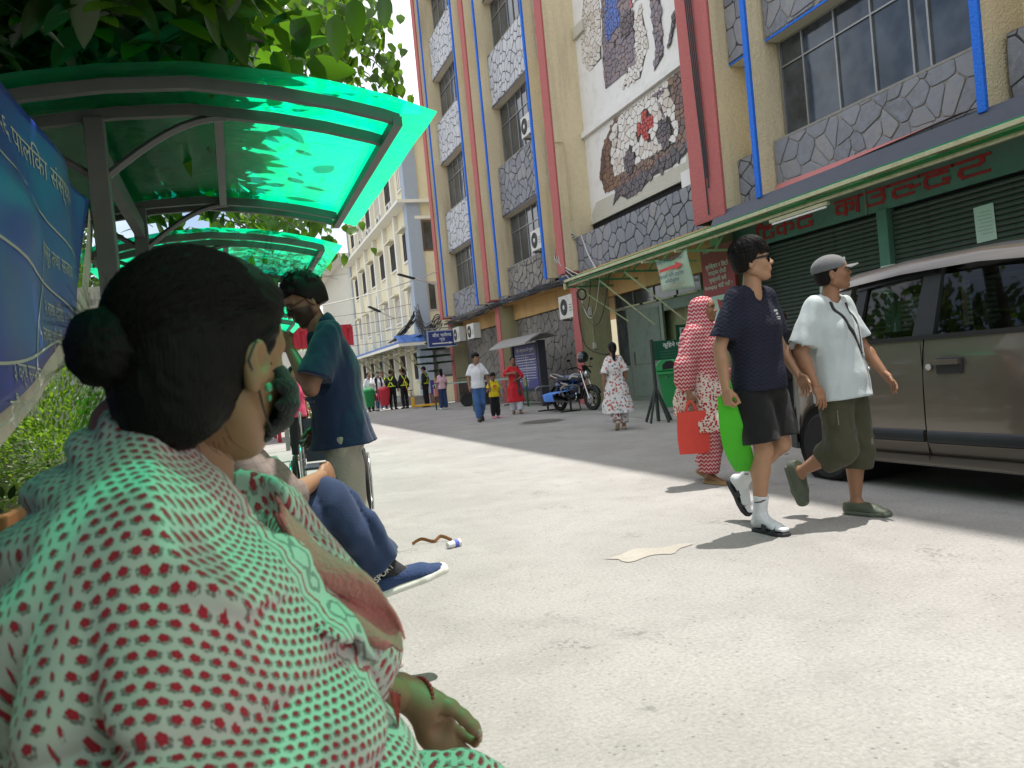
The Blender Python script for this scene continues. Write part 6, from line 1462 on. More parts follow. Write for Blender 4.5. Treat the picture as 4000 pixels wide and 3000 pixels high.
def fig(name, label, loc, rz, H=1.7, skin=(.36, .20, .125), h=.012, hh=.005, fem=False, J=None, head=(0, 0, 0), hands=((.5, .5), (.5, .5)), beard=0, fat=0, feet=True, group=None, headk=1.0, hcol=None, palm=((0, -1, 0), (0, 1, 0)), tdir=((1, 0, 0), (1, 0, 0)), hdir=(None, None), handh=None, skiphand=''):
    """J: joint overrides in metres for a 1.75 m body (x ahead, y left, z up). Returns (thing, joints, scale)"""
    k = H/1.75; j = dict(pel=(0, 0, .93), chest=(.0, 0, 1.25), neck=(-.005, 0, 1.475), head=(.025, 0, 1.635), shL=(-.01, .175, 1.425), shR=(-.01, -.175, 1.425),
        elL=(-.03, .225, 1.14), elR=(-.03, -.225, 1.14), wrL=(.04, .235, .90), wrR=(.04, -.235, .90), hiL=(0, .09, .91), hiR=(0, -.09, .91), knL=(.01, .10, .50), knR=(.01, -.10, .50), anL=(-.02, .10, .085), anR=(-.02, -.10, .085), ftL=(0, .12), ftR=(0, -.12))
    if fem: j.update(shL=(-.01, .155, 1.42), shR=(-.01, -.155, 1.42), elL=(-.03, .205, 1.14), elR=(-.03, -.205, 1.14), wrL=(.04, .21, .90), wrR=(.04, -.21, .90))
    if J: j.update(J)
    j = {a: (np.array(b_, float)*k if len(b_) == 3 else b_) for a, b_ in j.items()}
    T = thing(name, label, 'person', loc, rz, group); parts = []; cols = []
    s = SDF(h); fk = 1+fat
    s.ecap(j['pel'], j['chest'], (.095*k*fk, .135*k*fk), (.10*k*fk, .145*k*fk), k=.04).ecap(j['chest'], (j['shL']+j['shR'])/2, (.09*k, .14*k), (.055*k, .12*k), k=.05).cap(j['neck']-V3(0, 0, .05*k), j['neck']+(j['head']-j['neck'])*.75, .060*k if not fem else .052*k, .050*k if not fem else .044*k, .03)
    for q in 'LR':
        a = 1 if q == 'L' else -1; s.cap(j['sh'+q]+V3(0, -.03*a*k, 0), j['el'+q], .050*k*fk, .038*k*fk, .03).chain([j['el'+q], j['el'+q]+(j['wr'+q]-j['el'+q])*.3, j['wr'+q]], [.038*k*fk, .040*k*fk, .025*k], .015)
        kn, an = j['kn'+q], j['an'+q]; s.cap(j['hi'+q], kn, .080*k*fk, .054*k*fk, .03); cm = kn+(an-kn)*.32; bk = V3(-.018*k, 0, 0); s.chain([kn, cm+bk, an], [.051*k*fk, .055*k*fk, .032*k], .02)
        if feet:
            pit, yw = j['ft'+q]; Rf = rotz(yw) @ roty(pit); hl = an+Rf @ V3(-.03*k, 0, -.05*k); ball = an+Rf @ V3(.13*k, 0, -.062*k); toe = an+Rf @ V3(.185*k, 0, -.068*k)
            s.cap(an, hl, .034*k, .030*k, .02).ecap(an+Rf @ V3(.02*k, 0, -.02*k), ball, (.032*k, .034*k), (.018*k, .042*k), tuple(Rf @ V3(0, 0, 1)), .03).ecap(ball, toe, (.016*k, .040*k), (.012*k, .032*k), tuple(Rf @ V3(0, 0, 1)), .02).cap(hl, ball, .028*k, .020*k, .02)
    V, F = s.mesh(); parts.append((V, F)); cols.append(np.tile(np.array(skin, np.float32), (len(V), 1)))
    Rh = rotz(head[0]) @ roty(head[1]) @ rotx(head[2]); hk = k*headk
    V, F = head_sdf(hh, fem, fat*.25).mesh(); cols.append(head_col(V, skin, beard, lip=(.34, .12, .10) if fem else (.28, .12, .095))); parts.append((V*hk @ Rh.T+j['head'], F))
    for q, (cu, th) in zip('LR', hands):
        if q in skiphand: continue
        Vh, Fh = hand_sdf(handh or min(.006, hh*1.2), cu, .01, th).mesh(); hd_ = hdir['LR'.index(q)]; d = j['wr'+q]-j['el'+q] if hd_ is None else np.array(hd_, float); n = np.array(palm['LR'.index(q)], float); R3 = frame(d, -n)
        Vh = Vh*k
        fw = np.array(tdir['LR'.index(q)], float)
        if np.dot(R3[:, 1], fw) < 0: Vh = Vh*V3(1, -1, 1); Fh = Fh[:, ::-1]
        parts.append((Vh @ R3.T+j['wr'+q], Fh)); cols.append(np.tile(np.array(skin, np.float32)*.95, (len(Vh), 1)))
    C = np.concatenate(cols); me = npmesh('body', parts, lambda V_: C); obj('body', me, M_skin, T)
    return T, j, k, (Rh, j['head'], hk)
def on_head(T, HF, sdf, name, mat, col=None):
    V, F = sdf.mesh(); Rh, c, hk = HF; return obj(name, npmesh(name, [(V*hk @ Rh.T+c, F)], col), mat, T)
def mb_head(T, HF, mb, name, mat, smooth=60):
    Rh, c, hk = HF; mb.v = [tuple(np.array(v)*hk @ Rh.T+c) for v in mb.v]; return mb.build(name, mat, T, smooth)
def hair_short(h=.006, front=.050, side=-.015, nape=-.065, vol=.0, rough=.003, seed=1, fringe=0):
    s = SDF(h); s.ell((-.014, 0, .036+vol*.4), (.108+vol*.5, .087+vol*.5, .097+vol), k=.02).ell((-.045, 0, -.02), (.066, .070, .07), k=.03)
    if fringe: s.ell((.055, 0, .072), (.05, .066, .034), k=.03).ell((.078, .01, .045), (.022, .055, .024), roty(.5), .02)
    def cut(X, Y, Z, D):
        g_ = np.where(X < -.045, nape, np.where(X < .005, nape+(side-nape)*(X+.045)/.05, np.where(X < .05, side+(front-side)*(X-.005)/.045, front-fringe*1.0)))
        return np.maximum(D+rough*vnoise(X, Y, Z*.35, 190, seed)+rough*.8*vnoise(X, Y, Z, 320, seed+1), g_-Z+.35*rough*vnoise(X, Y, Z, 200, seed+3))
    s.post.append(cut); return s
def strands(T, HF, n, ends, seed, r_=(.112, .090, .102), c0=(-.014, 0, .036), lift=.004, rad=.0006, start=None, mat=None, name='hair_strands'):
    """fine hairs combed over the scalp between two scalp directions"""
    rg = random.Random(seed); mb = MB()
    for i in range(n):
        a, b_ = ends(rg); a = V3(*a)/np.linalg.norm(a); b_ = V3(*b_)/np.linalg.norm(b_); lf = lift*rg.random(); w = V3(rg.gauss(0, 1), rg.gauss(0, 1), rg.gauss(0, 1))*.05; ps = []
        for q in range(9):
            t = q/8; d = a*(1-t)+b_*t+w*math.sin(PI*t); d = d/np.linalg.norm(d); ps.append(tuple(V3(*c0)+d*V3(*r_)*(1+lf/.1*math.sin(PI*min(1, t*1.1)))))
        mb.tube(ps, [rad*(.4+.6*math.sin(PI*(.1+.8*q/8))) for q in range(9)], 3)
    o = mb_head(T, HF, mb, name, mat or M_hair); o['kind'] = 'stuff'; return o
def arm_cut(sdf, a, b_, f, rad=.09):
    a, b_ = np.array(a), np.array(b_); d = (b_-a)/np.linalg.norm(b_-a); e = a+(b_-a)*f
    def c(X, Y, Z, D):
        t = (X-e[0])*d[0]+(Y-e[1])*d[1]+(Z-e[2])*d[2]; r2 = (X-e[0]-t*d[0])**2+(Y-e[1]-t*d[1])**2+(Z-e[2]-t*d[2])**2
        return np.where((r2 < rad*rad) & (t > -.03) & (t < .11), np.maximum(D, t), D)
    sdf.post.append(c)
def folds(sdf, amp, sc, seed, dirn=(0, 0, 1), stretch=.35):
    d = np.array(dirn, float)
    def f(X, Y, Z, D):
        X2, Y2, Z2 = X*(1-(1-stretch)*abs(d[0])), Y*(1-(1-stretch)*abs(d[1])), Z*(1-(1-stretch)*abs(d[2])); n = vnoise(X2, Y2, Z2, sc, seed, 4); m_ = vnoise(X, Y, Z, sc*.45, seed+9, 3)
        return D-1.9*amp*(np.sqrt(np.abs(n)+.01)-.62)*(.35+.9*np.clip(m_+.45, 0, 1.3))+.35*amp*vnoise(X2, Y2, Z2, sc*2.6, seed+4, 3)
    sdf.post.append(f)
def shirt(T, j, k, mat, h=.01, hem=.80, sleeve=.72, loose=.014, fat=0, long_=False, amp=.007, seed=1, name='shirt', neckcut=.0, belly=0, hemr=(.13, .175), col=None):
    s = SDF(h); f = 1+fat; lo = loose; pz = j['pel']*1.0; pz = pz.copy(); up = (j['chest']-j['pel']); hemp = j['pel']+up*((hem*k-j['pel'][2])/up[2])
    s.ecap(hemp-up*.1, j['pel'], (hemr[0]*k*f+lo+.012, hemr[1]*k*f+lo+.010), (.122*k*f+lo, .165*k*f+lo), k=.03).ecap(j['pel'], j['chest'], (.112*k*f+lo+belly, .155*k*f+lo), (.118*k*f+lo, .165*k*f+lo), k=.04)
    s.ecap(j['chest'], (j['shL']+j['shR'])/2+V3(0, 0, .01*k), (.112*k+lo, .155*k*f+lo), (.062*k+lo*.5, .125*k+lo), k=.05).cap(j['neck']-V3(0, 0, .04*k), j['neck'], .075*k, .062*k, .03)
    for q in 'LR':
        a = 1 if q == 'L' else -1; s.cap(j['sh'+q]+V3(0, -.05*a*k, .002), j['sh'+q]+(j['el'+q]-j['sh'+q])*.9, .062*k*f+lo*.4, .058*k*f+lo*1.5, .035)
        if sleeve > 1: s.cap(j['el'+q], j['el'+q]+(j['wr'+q]-j['el'+q])*(sleeve-1+.06), .050*k*f+lo*.8, .040*k*f+lo*.7, .02); arm_cut(s, j['el'+q], j['wr'+q], sleeve-1, .055*k*f+lo)
        else: arm_cut(s, j['sh'+q], j['el'+q], sleeve, .062*k*f+lo*1.4)
    s.cap(j['neck']+V3(.012*k, 0, -.012*k), j['neck']+V3(.02*k, 0, .1), .062*k-neckcut*.2, .066*k, .01, 's')
    if neckcut: s.ell(j['neck']+V3(.07*k, 0, -.03*k-neckcut*.5), (.05*k, .028*k, .02*k+neckcut), None, .01, 's')
    folds(s, amp, 26/k, seed); un = up/np.linalg.norm(up)
    s.post.append(lambda X, Y, Z, D: np.maximum(D, -((X-hemp[0])*un[0]+(Y-hemp[1])*un[1]+(Z-hemp[2])*un[2])+.004*vnoise(X, Y, Z, 14, seed+5)))
    V, F = s.mesh(); return obj(name, npmesh(name, [(V, F)], col), mat, T)
def trousers(T, j, k, mat, h=.01, end=1.0, loose=.012, fat=0, amp=.006, seed=2, name='trousers', flare=0, waist=.97, cuff=.0):
    """end: 0.5 = knee, 1 = ankle"""
    s = SDF(h); f = 1+fat; lo = loose; lw = min(lo, .006); s.ecap(j['pel']+V3(0, 0, .06*k), j['pel']-V3(0, 0, .05*k), (.100*k*f, .138*k*f), (.108*k*f+lw, .150*k*f+lw), k=.03)
    for q in 'LR':
        hi, kn, an = j['hi'+q], j['kn'+q], j['an'+q]; e = hi+(kn-hi)*min(1, end*2); r_ = .065*k*f+lo+(flare if end <= .5 else 0); s.cap(hi-V3(0, 0, .03), e, .088*k*f+lw, r_, .03)
        if end > .5:
            e2 = kn+(an-kn)*((end-.5)*2); s.chain([kn, kn+(e2-kn)*.5, e2+(e2-kn)*.06], [.066*k*f+lo, .060*k*f+lo+flare*.5, .048*k*f+lo+flare], .02)
            arm_cut(s, kn, an, (end-.5)*2, .10*k*f+lo+flare)
            if cuff: s.cap(kn+(an-kn)*((end-.5)*2-.16), kn+(an-kn)*((end-.5)*2-.02), .056*k+lo+flare+cuff, None, .01)
        else: arm_cut(s, hi, kn, end*2, .10*k*f+lo+flare)
    folds(s, amp, 24/k, seed, (0, 0, 1), .5); s.post.append(lambda X, Y, Z, D: np.maximum(D, Z-waist*k)); V, F = s.mesh(); return obj(name, npmesh(name, [(V, F)]), mat, T)
def footgear(T, j, k, mat, h=.006, name='shoe', infl=.008, top=.02, sole=None, solem=None, lift=.0):
    for q in 'LR':
        an = j['an'+q]; pit, yw = j['ft'+q]; Rf = rotz(yw) @ roty(pit); W = lambda v: an+Rf @ (V3(*v)*k)
        s = SDF(h); up = tuple(Rf @ V3(0, 0, 1)); s.cap(W((-.035, 0, -.01)), W((-.04, 0, -.05)), .034*k+infl, .032*k+infl, .02).ecap(W((.0, 0, -.03)), W((.12, 0, -.055)), (.034*k+infl, .036*k+infl), (.024*k+infl, .044*k+infl), up, .03).ecap(W((.12, 0, -.055)), W((.195, 0, -.066)), (.022*k+infl, .043*k+infl), (.013*k+infl, .034*k+infl), up, .02).cap(W((-.04, 0, -.055)), W((.12, 0, -.06)), .030*k+infl, .026*k+infl, .02)
        n = Rf @ V3(0, 0, 1); o = an-n*(.085*k-.004); t_ = an+n*top*k
        s.post.append(lambda X, Y, Z, D, n=n, o=o, t_=t_: np.maximum(np.maximum(D, -((X-o[0])*n[0]+(Y-o[1])*n[1]+(Z-o[2])*n[2])), ((X-t_[0])*n[0]+(Y-t_[1])*n[1]+(Z-t_[2])*n[2])))
        V, F = s.mesh(); sh_ = obj(name, npmesh(name, [(V, F)]), mat, T)
        if sole:
            s2 = SDF(h); s2.ecap(W((-.045, 0, -.075)), W((.12, 0, -.075)), (.03, .040*k+infl+.004), (.03, .048*k+infl+.004), up, .02).ecap(W((.12, 0, -.075)), W((.20, 0, -.073)), (.03, .047*k+infl+.004), (.03, .034*k+infl+.004), up, .02)
            o2 = an-n*.085*k; t2 = o2+n*sole
            s2.post.append(lambda X, Y, Z, D, n=n, o=o2, t_=t2: np.maximum(np.maximum(D, -((X-o[0])*n[0]+(Y-o[1])*n[1]+(Z-o[2])*n[2])), ((X-t_[0])*n[0]+(Y-t_[1])*n[1]+(Z-t_[2])*n[2]))); V, F = s2.mesh(); obj('sole', npmesh('sole', [(V, F)]), solem or M_black, sh_)
def local_mb(T, name, mb, mat, smooth=60, parent=None): return mb.build(name, mat, parent or T, smooth)
def zigzag(name, c0, c1, per=.03, amp=.012, pitch=.032, duty=.45, bump=False, c2=None, coord='Object'):
    m, t, b = newmat(name); s_ = t.sep(t.co(coord)); u = t.m('ADD', s_[1], t.m('MULTIPLY', s_[0], .7)); tri = t.m('PINGPONG', u, per/2)
    w = t.m('FRACT', t.m('DIVIDE', t.m('ADD', s_[2], t.m('MULTIPLY', tri, amp/(per/2))), pitch)); f = t.ramp(w, [(duty-.06, 0), (duty+.06, 1), (.94, 1), (1, 0)])
    P(t, b, Base_Color=t.mix(f, c0, c1), Roughness=.8); b.inputs['Specular IOR Level'].default_value = .25
    P(t, b, Normal=t.bump(t.m('ADD', f if bump else t.noise(t.co('Object'), 120, 1), t.m('MULTIPLY', t.noise(t.co('Object'), 11, 3, .5, .8), 1.6)), .4, .008)); return m, t, b
def flowers(name, base, cols, scale=24, size=.32, rnd=.75, uv=None):
    m, t, b = newmat(name); v = t.co('Object') if uv is None else uv(t); vo = t.n.new('ShaderNodeTexVoronoi'); t.l.new(v, vo.inputs['Vector']); vo.inputs['Scale'].default_value = scale; vo.inputs['Randomness'].default_value = rnd
    ang = t.noise(v, scale*1.4, 2, .6, 1.2); d = t.m('SUBTRACT', vo.outputs['Distance'], t.m('MULTIPLY', t.m('SUBTRACT', ang, .5), .55)); r_ = t.sep(vo.outputs['Color'])[0]
    c = t.ramp(r_, [(i/max(1, len(cols)-1), q) for i, q in enumerate(cols)]); t.n[-1].color_ramp.interpolation = 'CONSTANT'
    P(t, b, Base_Color=t.mix(t.ramp(d, [(size-.04, 1), (size+.04, 0)]), base, c), Roughness=.85); b.inputs['Specular IOR Level'].default_value = .2
    P(t, b, Normal=t.bump(t.noise(t.co('Object'), 12, 3, .5, .8), .5, .02)); return m
def ring(p, n, rx, ry, u, N=20): pass
# ---------------------------------------------------------------- tall young man in navy T-shirt
T, j, k, HF = fig('person', 'tall young man in sunglasses, navy patterned T-shirt and black shorts, walking', (3.03, 3.92, 0), R(-80), 1.76, (.40, .225, .135), .009, .0036,
    J=dict(chest=(-.005, 0, 1.25), neck=(.0, 0, 1.48), head=(.02, .01, 1.638), knR=(.06, -.08, .50), anR=(-.02, -.075, .105), knL=(.05, .09, .52), anL=(-.30, .10, .27), ftL=(R(58), .05), ftR=(0, -.05), elR=(-.06, -.245, 1.14), wrR=(-.02, -.265, .885), elL=(-.05, .245, 1.15), wrL=(.09, .25, .92)), head=(R(44), R(-6), 0), hands=((.35, .3), (1.15, .9)), palm=((0, -1, 0), (0, 1, 0)))
m_nav, t_, b_ = zigzag('navy_chevron_knit', (.011, .012, .024), (.016, .018, .038), .05, .02, .026, .4, True)
shirt(T, j, k, m_nav, .009, .86, .80, .016, amp=.006, seed=4, neckcut=.018, hemr=(.12, .165)); trousers(T, j, k, cloth('black_shorts', (.010, .010, .011), .8), .009, .44, .022, amp=.008, seed=5, name='shorts', flare=.028)
M_sock = cloth('white_sock', (.72, .73, .76), .9, .5); 
for q in 'LR':
    s = SDF(.007); an = j['an'+q]; kn = j['kn'+q]; d = (kn-an)/np.linalg.norm(kn-an); pit, yw = j['ft'+q]; Rf = rotz(yw) @ roty(pit); W = lambda v: an+Rf @ (V3(*v)*k)
    s.cap(an, an+d*.12, .040*k, .046*k, .02).cap(an, W((-.03, 0, -.05)), .038*k, .034*k, .02).ecap(W((.02, 0, -.025)), W((.13, 0, -.060)), (.035*k, .037*k), (.021*k, .045*k), tuple(Rf @ V3(0, 0, 1)), .03).ecap(W((.13, 0, -.06)), W((.19, 0, -.068)), (.019*k, .043*k), (.014*k, .034*k), tuple(Rf @ V3(0, 0, 1)), .02).cap(W((-.03, 0, -.05)), W((.13, 0, -.06)), .031*k, .023*k, .02)
    e = an+d*.125; s.post.append(lambda X, Y, Z, D, e=e, d=d: np.maximum(D, (X-e[0])*d[0]+(Y-e[1])*d[1]+(Z-e[2])*d[2])); sk = obj('sock', npmesh('sock', [s.mesh()]), M_sock, T)
    tk = MB(); c0 = an+d*.085; f_ = V3(1, 0, 0); sd = np.cross(d, f_); sgn = -1 if q == 'R' else -1
    for a0, a1, r0, r1 in ((-100, -40, .004, .008), (-40, -10, .008, .002)):
        for i in range(8):
            A = R(a0+(a1-a0)*i/8); Bq = R(a0+(a1-a0)*(i+1)/8); rr = .0475*k; pa = c0+rr*(f_*math.cos(A)+V3(0, 1, 0)*math.sin(A))+d*(.016*(A-R(-100))/1.5*(.6 if a0 == -100 else 1)); pb = c0+rr*(f_*math.cos(Bq)+V3(0, 1, 0)*math.sin(Bq))+d*(.016*(Bq-R(-100))/1.5*(.6 if a0 == -100 else 1)); tk.bar(pa, pb, .003, r0+(r1-r0)*i/8, up=tuple(d))
    tk.build('swoosh_mark', M_black, sk)
    sl_ = MB(); pr_ = [(-.065, .0), (-.05, -.03), (0, -.036), (.06, -.036), (.12, -.046), (.17, -.044), (.205, -.028), (.215, 0), (.205, .028), (.17, .044), (.12, .046), (.06, .036), (0, .036), (-.05, .03)]
    sl_.loft([[tuple(W((x, y*1.12, z))) for x, y in pr_] for z in (-.112, -.084)]); so2 = sl_.build('sandal_sole', plain('sandal_black', (.03, .03, .035), .6), T, None, .006)
    for xs_ in (.055, .125): MB().loft([[tuple(W((xs_+dx+.012*math.cos(a), -.050*math.cos(a), -.085+.062*math.sin(a)*(1.05 if xs_ < .1 else .78)))) for dx in (-.019, .019)] for a in [PI*i/10 for i in range(11)]], False, False).build('strap', plain('sandal_black', (.03, .03, .035), .6), so2, 60)
on_head(T, HF, hair_short(.0045, .052, -.005, -.05, .020, .0024, 3, .018), 'hair', M_hair)
strands(T, HF, 700, lambda g: ((-.25+g.gauss(0, .15), g.gauss(0, .2), 1), (g.choice((g.uniform(.4, 1), g.uniform(-1, 1))), g.uniform(-1, 1), g.uniform(.0, .45))), 31, (.124, .102, .122), (-.012, 0, .040), .010, .0008)
sg = MB()
for q in (-1, 1): sg.loft([[(.098-.004*abs(i-3)+dx, q*(.012+.042*i/6), z0) for i in range(7)] for dx, z0 in ((0, .022), (.002, -.004+.0), (0, -.022))], False, False); sg.bar((.092, q*.056, .016), (-.01, q*.084, .012), .005, .012)
sg.bar((.103, -.012, .012), (.103, .012, .012), .006, .008); mb_head(T, HF, sg, 'sunglasses', plain('black_lens', (.004, .004, .004), .22))

CH1 = (T, [o for o in T.children if o.name.startswith('shirt')][0])
# green bag
def bag(label, loc, rz, w, hgt, d, mat, name='carrier_bag', group=None, curl=0, taper=0):
    t = thing(name, label, 'bag', loc, rz, group); mb = MB(); n = 10
    for jz in range(9):
        ox_ = 0; v = jz/8; z = -hgt+hgt*v; wv = w*(1 if not taper else max(.1, math.sin(PI*(.06+.76*v))**.85)); ox_ = .07*(1-v)*taper; th = d*(.35+.65*math.sin(PI*min(1, (1-v)*.75+.12)))*.5
        for i in range(n+1): u = i/n; mb.v.append((ox_+wv*(u-.5)*(1+.06*math.sin(4*v)), th*math.sin(PI*u)**.6+.007*math.sin(9*u+5*v)*(1+taper)+.004*math.sin(23*u+9*v)+curl*(u-.5)**2, z))
        for i in range(n, -1, -1): u = i/n; mb.v.append((ox_+wv*(u-.5)*(1+.06*math.sin(4*v)), -th*math.sin(PI*u)**.6+.008*math.sin(8*u+4*v)*(1+taper)+.004*math.sin(21*u+8*v)+curl*(u-.5)**2-.001, z))
    m_ = 2*(n+1)
    for jz in range(8):
        for i in range(m_): a = jz*m_+i; b2 = jz*m_+(i+1) % m_; mb.f.append((a, b2, b2+m_, a+m_))
    mb.f.append(tuple(range(m_))[::-1]); mb.build('sack', mat, t, 60)
    MB().tube(catmull([(-w*.2, .002, -.02), (-w*.1, 0, .06), (0, 0, .085), (w*.1, 0, .06), (w*.2, .002, -.02)], 4), .006, 5, flat=2).build('handle', mat, t, 60); return t
M_gbag = cloth('lime_bag', (.075, .52, .025), .55, .6); M_rbag = cloth('coral_bag', (.70, .075, .055), .6, .4)
gb = bag('lime green carrier bag hanging from the tall young man', (2.80, 3.90, .86), R(25), .15, .50, .09, M_gbag, curl=.3, taper=1); gb.rotation_euler = (0, R(-8), R(28))
# ---------------------------------------------------------------- young man with cap
T, j, k, HF = fig('person', 'young man in grey cap, pale T-shirt and olive shorts with a lanyard, walking', (3.60, 3.86, 0), R(-76), 1.66, (.32, .165, .095), .009, .0036, fat=.16,
    J=dict(chest=(-.03, 0, 1.25), neck=(-.03, 0, 1.475), head=(.0, .01, 1.63), knL=(.03, .09, .49), anL=(-.03, .10, .085), ftL=(0, .1), knR=(.03, -.10, .47), anR=(-.28, -.12, .31), ftR=(R(72), -.1), shL=(-.04, .19, 1.42), shR=(-.04, -.19, 1.42), elR=(-.10, -.265, 1.13), wrR=(.0, -.275, .90), elL=(.0, .265, 1.14), wrL=(.16, .26, .93)), head=(R(40), R(-10), R(4)), hands=((.25, .3), (.3, .3)), beard=.12, palm=((-.6, -.8, 0), (-1, .2, 0)))
shirt(T, j, k, cloth('pale_aqua_shirt', (.50, .56, .565), .85, .3), .009, .79, .84, .017, fat=.12, amp=.010, seed=8, belly=.015, hemr=(.125, .17)); trousers(T, j, k, cloth('olive_cargo', (.060, .060, .035), .85), .009, .70, .026, fat=.15, amp=.012, seed=9, name='shorts', flare=.012, cuff=.008)
M_crc = plain('olive_clog', (.085, .10, .07), .55, var=.2); footgear(T, j, k, M_crc, .006, 'clog', .016, -.004, .028, plain('clog_sole', (.10, .115, .085), .6))
s = SDF(.005); s.ell((-.012, 0, .046), (.114, .094, .085), k=.01); s.post.append(lambda X, Y, Z, D: np.maximum(D, .030-.10*(X+.1)*.0-Z-.12*np.maximum(0, -X-.03)*0)); cp_ = on_head(T, HF, s, 'cap', cloth('grey_cap', (.15, .15, .155), .8, .3))
br = MB(); br.loft([[(.085+r_*math.cos(a), (.075+r_*.3)*math.sin(a), .034-.10*r_-.012*math.sin(a)**2+zz) for a in [R(-80+16*i) for i in range(11)]] for r_, zz in ((0, 0), (.04, 0), (.085, 0), (.088, -.004), (.04, -.006), (0, -.006))], False, False); mb_head(T, HF, br, 'cap_brim', cloth('grey_cap', (.15, .15, .155)))
mb_head(T, HF, MB().box(.085, .100, -.014, .014, .070, .088), 'cap_badge', M_paper); on_head(T, HF, hair_short(.006, .05, -.02, -.06, -.004, .002, 5), 'hair', M_hair)
ly = MB(); c_ = j['chest']; n_ = j['neck']
from mathutils.bvhtree import BVHTree
def on_front(ob, y, z, gap=.004):
    me = ob.data; bv = BVHTree.FromPolygons([v.co for v in me.vertices], [tuple(p.vertices) for p in me.polygons]) if 'bv' not in CACHE else CACHE['bv']; CACHE['bv'] = bv
    h_ = bv.ray_cast(Vector((1, y, z)), Vector((-1, 0, 0))); return (h_[0].x if h_[0] else .1)+gap
CACHE = {}; SHO = [o for o in T.children if o.name.startswith('shirt')][0]
def rib(ps, w, mat, nm):
    P_ = catmull(ps, 6); mb = MB(); rows = []
    for i, p in enumerate(P_):
        d = (P_[min(i+1, len(P_)-1)]-P_[max(i-1, 0)]); n_ = Vector((0, d.z, -d.y)).normalized()*w/2; rows.append([(on_front(SHO, p.y+s2*n_.y, p.z+s2*n_.z), p.y+s2*n_.y, p.z+s2*n_.z) for s2 in (-1, 0, 1)])
    o = mb.loft(rows, False, False).build(nm, mat, T, 60); m_ = o.modifiers.new('s', 'SOLIDIFY'); m_.thickness = .003; return o
M_lan = cloth('black_lanyard', (.02, .02, .024), .6); xf = .150
zn = float(n_[2]); rib([(0, -.07, zn-.03), (0, -.065, zn-.10), (0, -.02, zn-.22), (0, .035, zn-.31), (0, .07, zn-.37)], .026, M_lan, 'lanyard'); rib([(0, .075, zn-.04), (0, .085, zn-.12), (0, .085, zn-.24), (0, .078, zn-.37)], .026, M_lan, 'lanyard'); xf = on_front(SHO, .075, zn-.38); zl = zn-.37
local_mb(T, 'clip', MB().tube(catmull([(xf, .075, zl), (xf+.012, .08, zl-.05), (xf+.02, .095, zl-.09)], 4), .005, 6).ell((xf+.022, .10, zl-.10), (.010, .018, .014)), M_chr)
mk = text('OUTDOOR', M_paper, None, (0, 0, 0), (0, .0, -1), (.25, -.97, 0), .022, .09)
if mk: mk.parent = T; mk.name = 'leg_print'; mk.location = (j['hiR'][0]+.085, -.185, .70)

CACHE.clear(); T1, S1 = CH1; lg = MB()
for i, (y, z, w_, h2) in enumerate(((.075, 1.335, .030, .012), (.078, 1.315, .012, .012), (.066, 1.315, .008, .012), (.075, 1.297, .034, .006), (.075, 1.285, .026, .006))):
    x = on_front(S1, y, z, .003); lg.add([(x, y-w_/2, z), (x, y+w_/2, z), (x, y+w_/2, z+h2), (x, y-w_/2, z+h2)], [(0, 1, 2, 3)])
lg.build('chest_print', M_paper, T1)
# ---------------------------------------------------------------- woman in red printed dress and headscarf
def skirt(T, ps, mat, h, name, amp=.01, seed=1, hem=None, sc=22, fwd=(1, 0, 0), k=.04):
    """stack of ovals: ps = [(centre, (front-back, side))...] from the top down"""
    s = SDF(h)
    for (a, ra), (b_, rb) in zip(ps[:-1], ps[1:]): s.ecap(a, b_, ra, rb, fwd, k)
    folds(s, amp, sc, seed, (0, 0, 1), .18)
    if hem is not None: s.post.append(lambda X, Y, Z, D: np.maximum(D, hem-Z+.006*vnoise(X, Y, Z, 12, seed)))
    V, F = s.mesh(); return obj(name, npmesh(name, [(V, F)]), mat, T)
T, j, k, HF = fig('person', 'woman in red printed dress and red headscarf carrying a red bag', (3.86, 5.68, 0), R(-72), 1.60, (.27, .135, .075), .011, .0045, True,
    J=dict(knR=(.04, -.09, .50), anR=(-.02, -.08, .085), knL=(-.02, .08, .49), anL=(-.20, .09, .12), ftL=(R(25), .1), elR=(-.06, -.25, 1.12), wrR=(-.02, -.27, .86), elL=(-.02, .235, 1.13), wrL=(.14, .17, .95)), head=(R(22), R(-2), 0), hands=((.5, .5), (1.1, .9)), headk=1.02)
m_rz, t_, b_ = zigzag('red_zigzag_print', (.40, .05, .075), (.66, .44, .42), .036, .018, .034, .58); m_rf = flowers('white_red_flower_print', (.62, .55, .48), [(.40, .02, .035), (.34, .02, .03), (.45, .04, .05)], 46, .42, .9)
shirt(T, j, k, m_rz, .010, .80, 1.75, .012, seed=21, amp=.006); skirt(T, [((0, 0, .98*k), (.125, .165)), ((.0, 0, .84*k), (.155, .195)), ((.01, 0, .56*k), (.18, .235)), ((.01, 0, .45*k), (.19, .25))], m_rf, .011, 'tunic', .014, 22, .50*k)
trousers(T, j, k, m_rz, .011, .97, .035, amp=.014, seed=23, name='salwar', flare=.012); footgear(T, j, k, plain('tan_sandal', (.36, .22, .10), .6), .009, 'sandal', .004, -.055, .016, plain('tan_sandal', (.36, .22, .10), .6))
s = SDF(.009); hc = j['head']; Rh = HF[0]; W = lambda v: hc+Rh @ (V3(*v)*k)
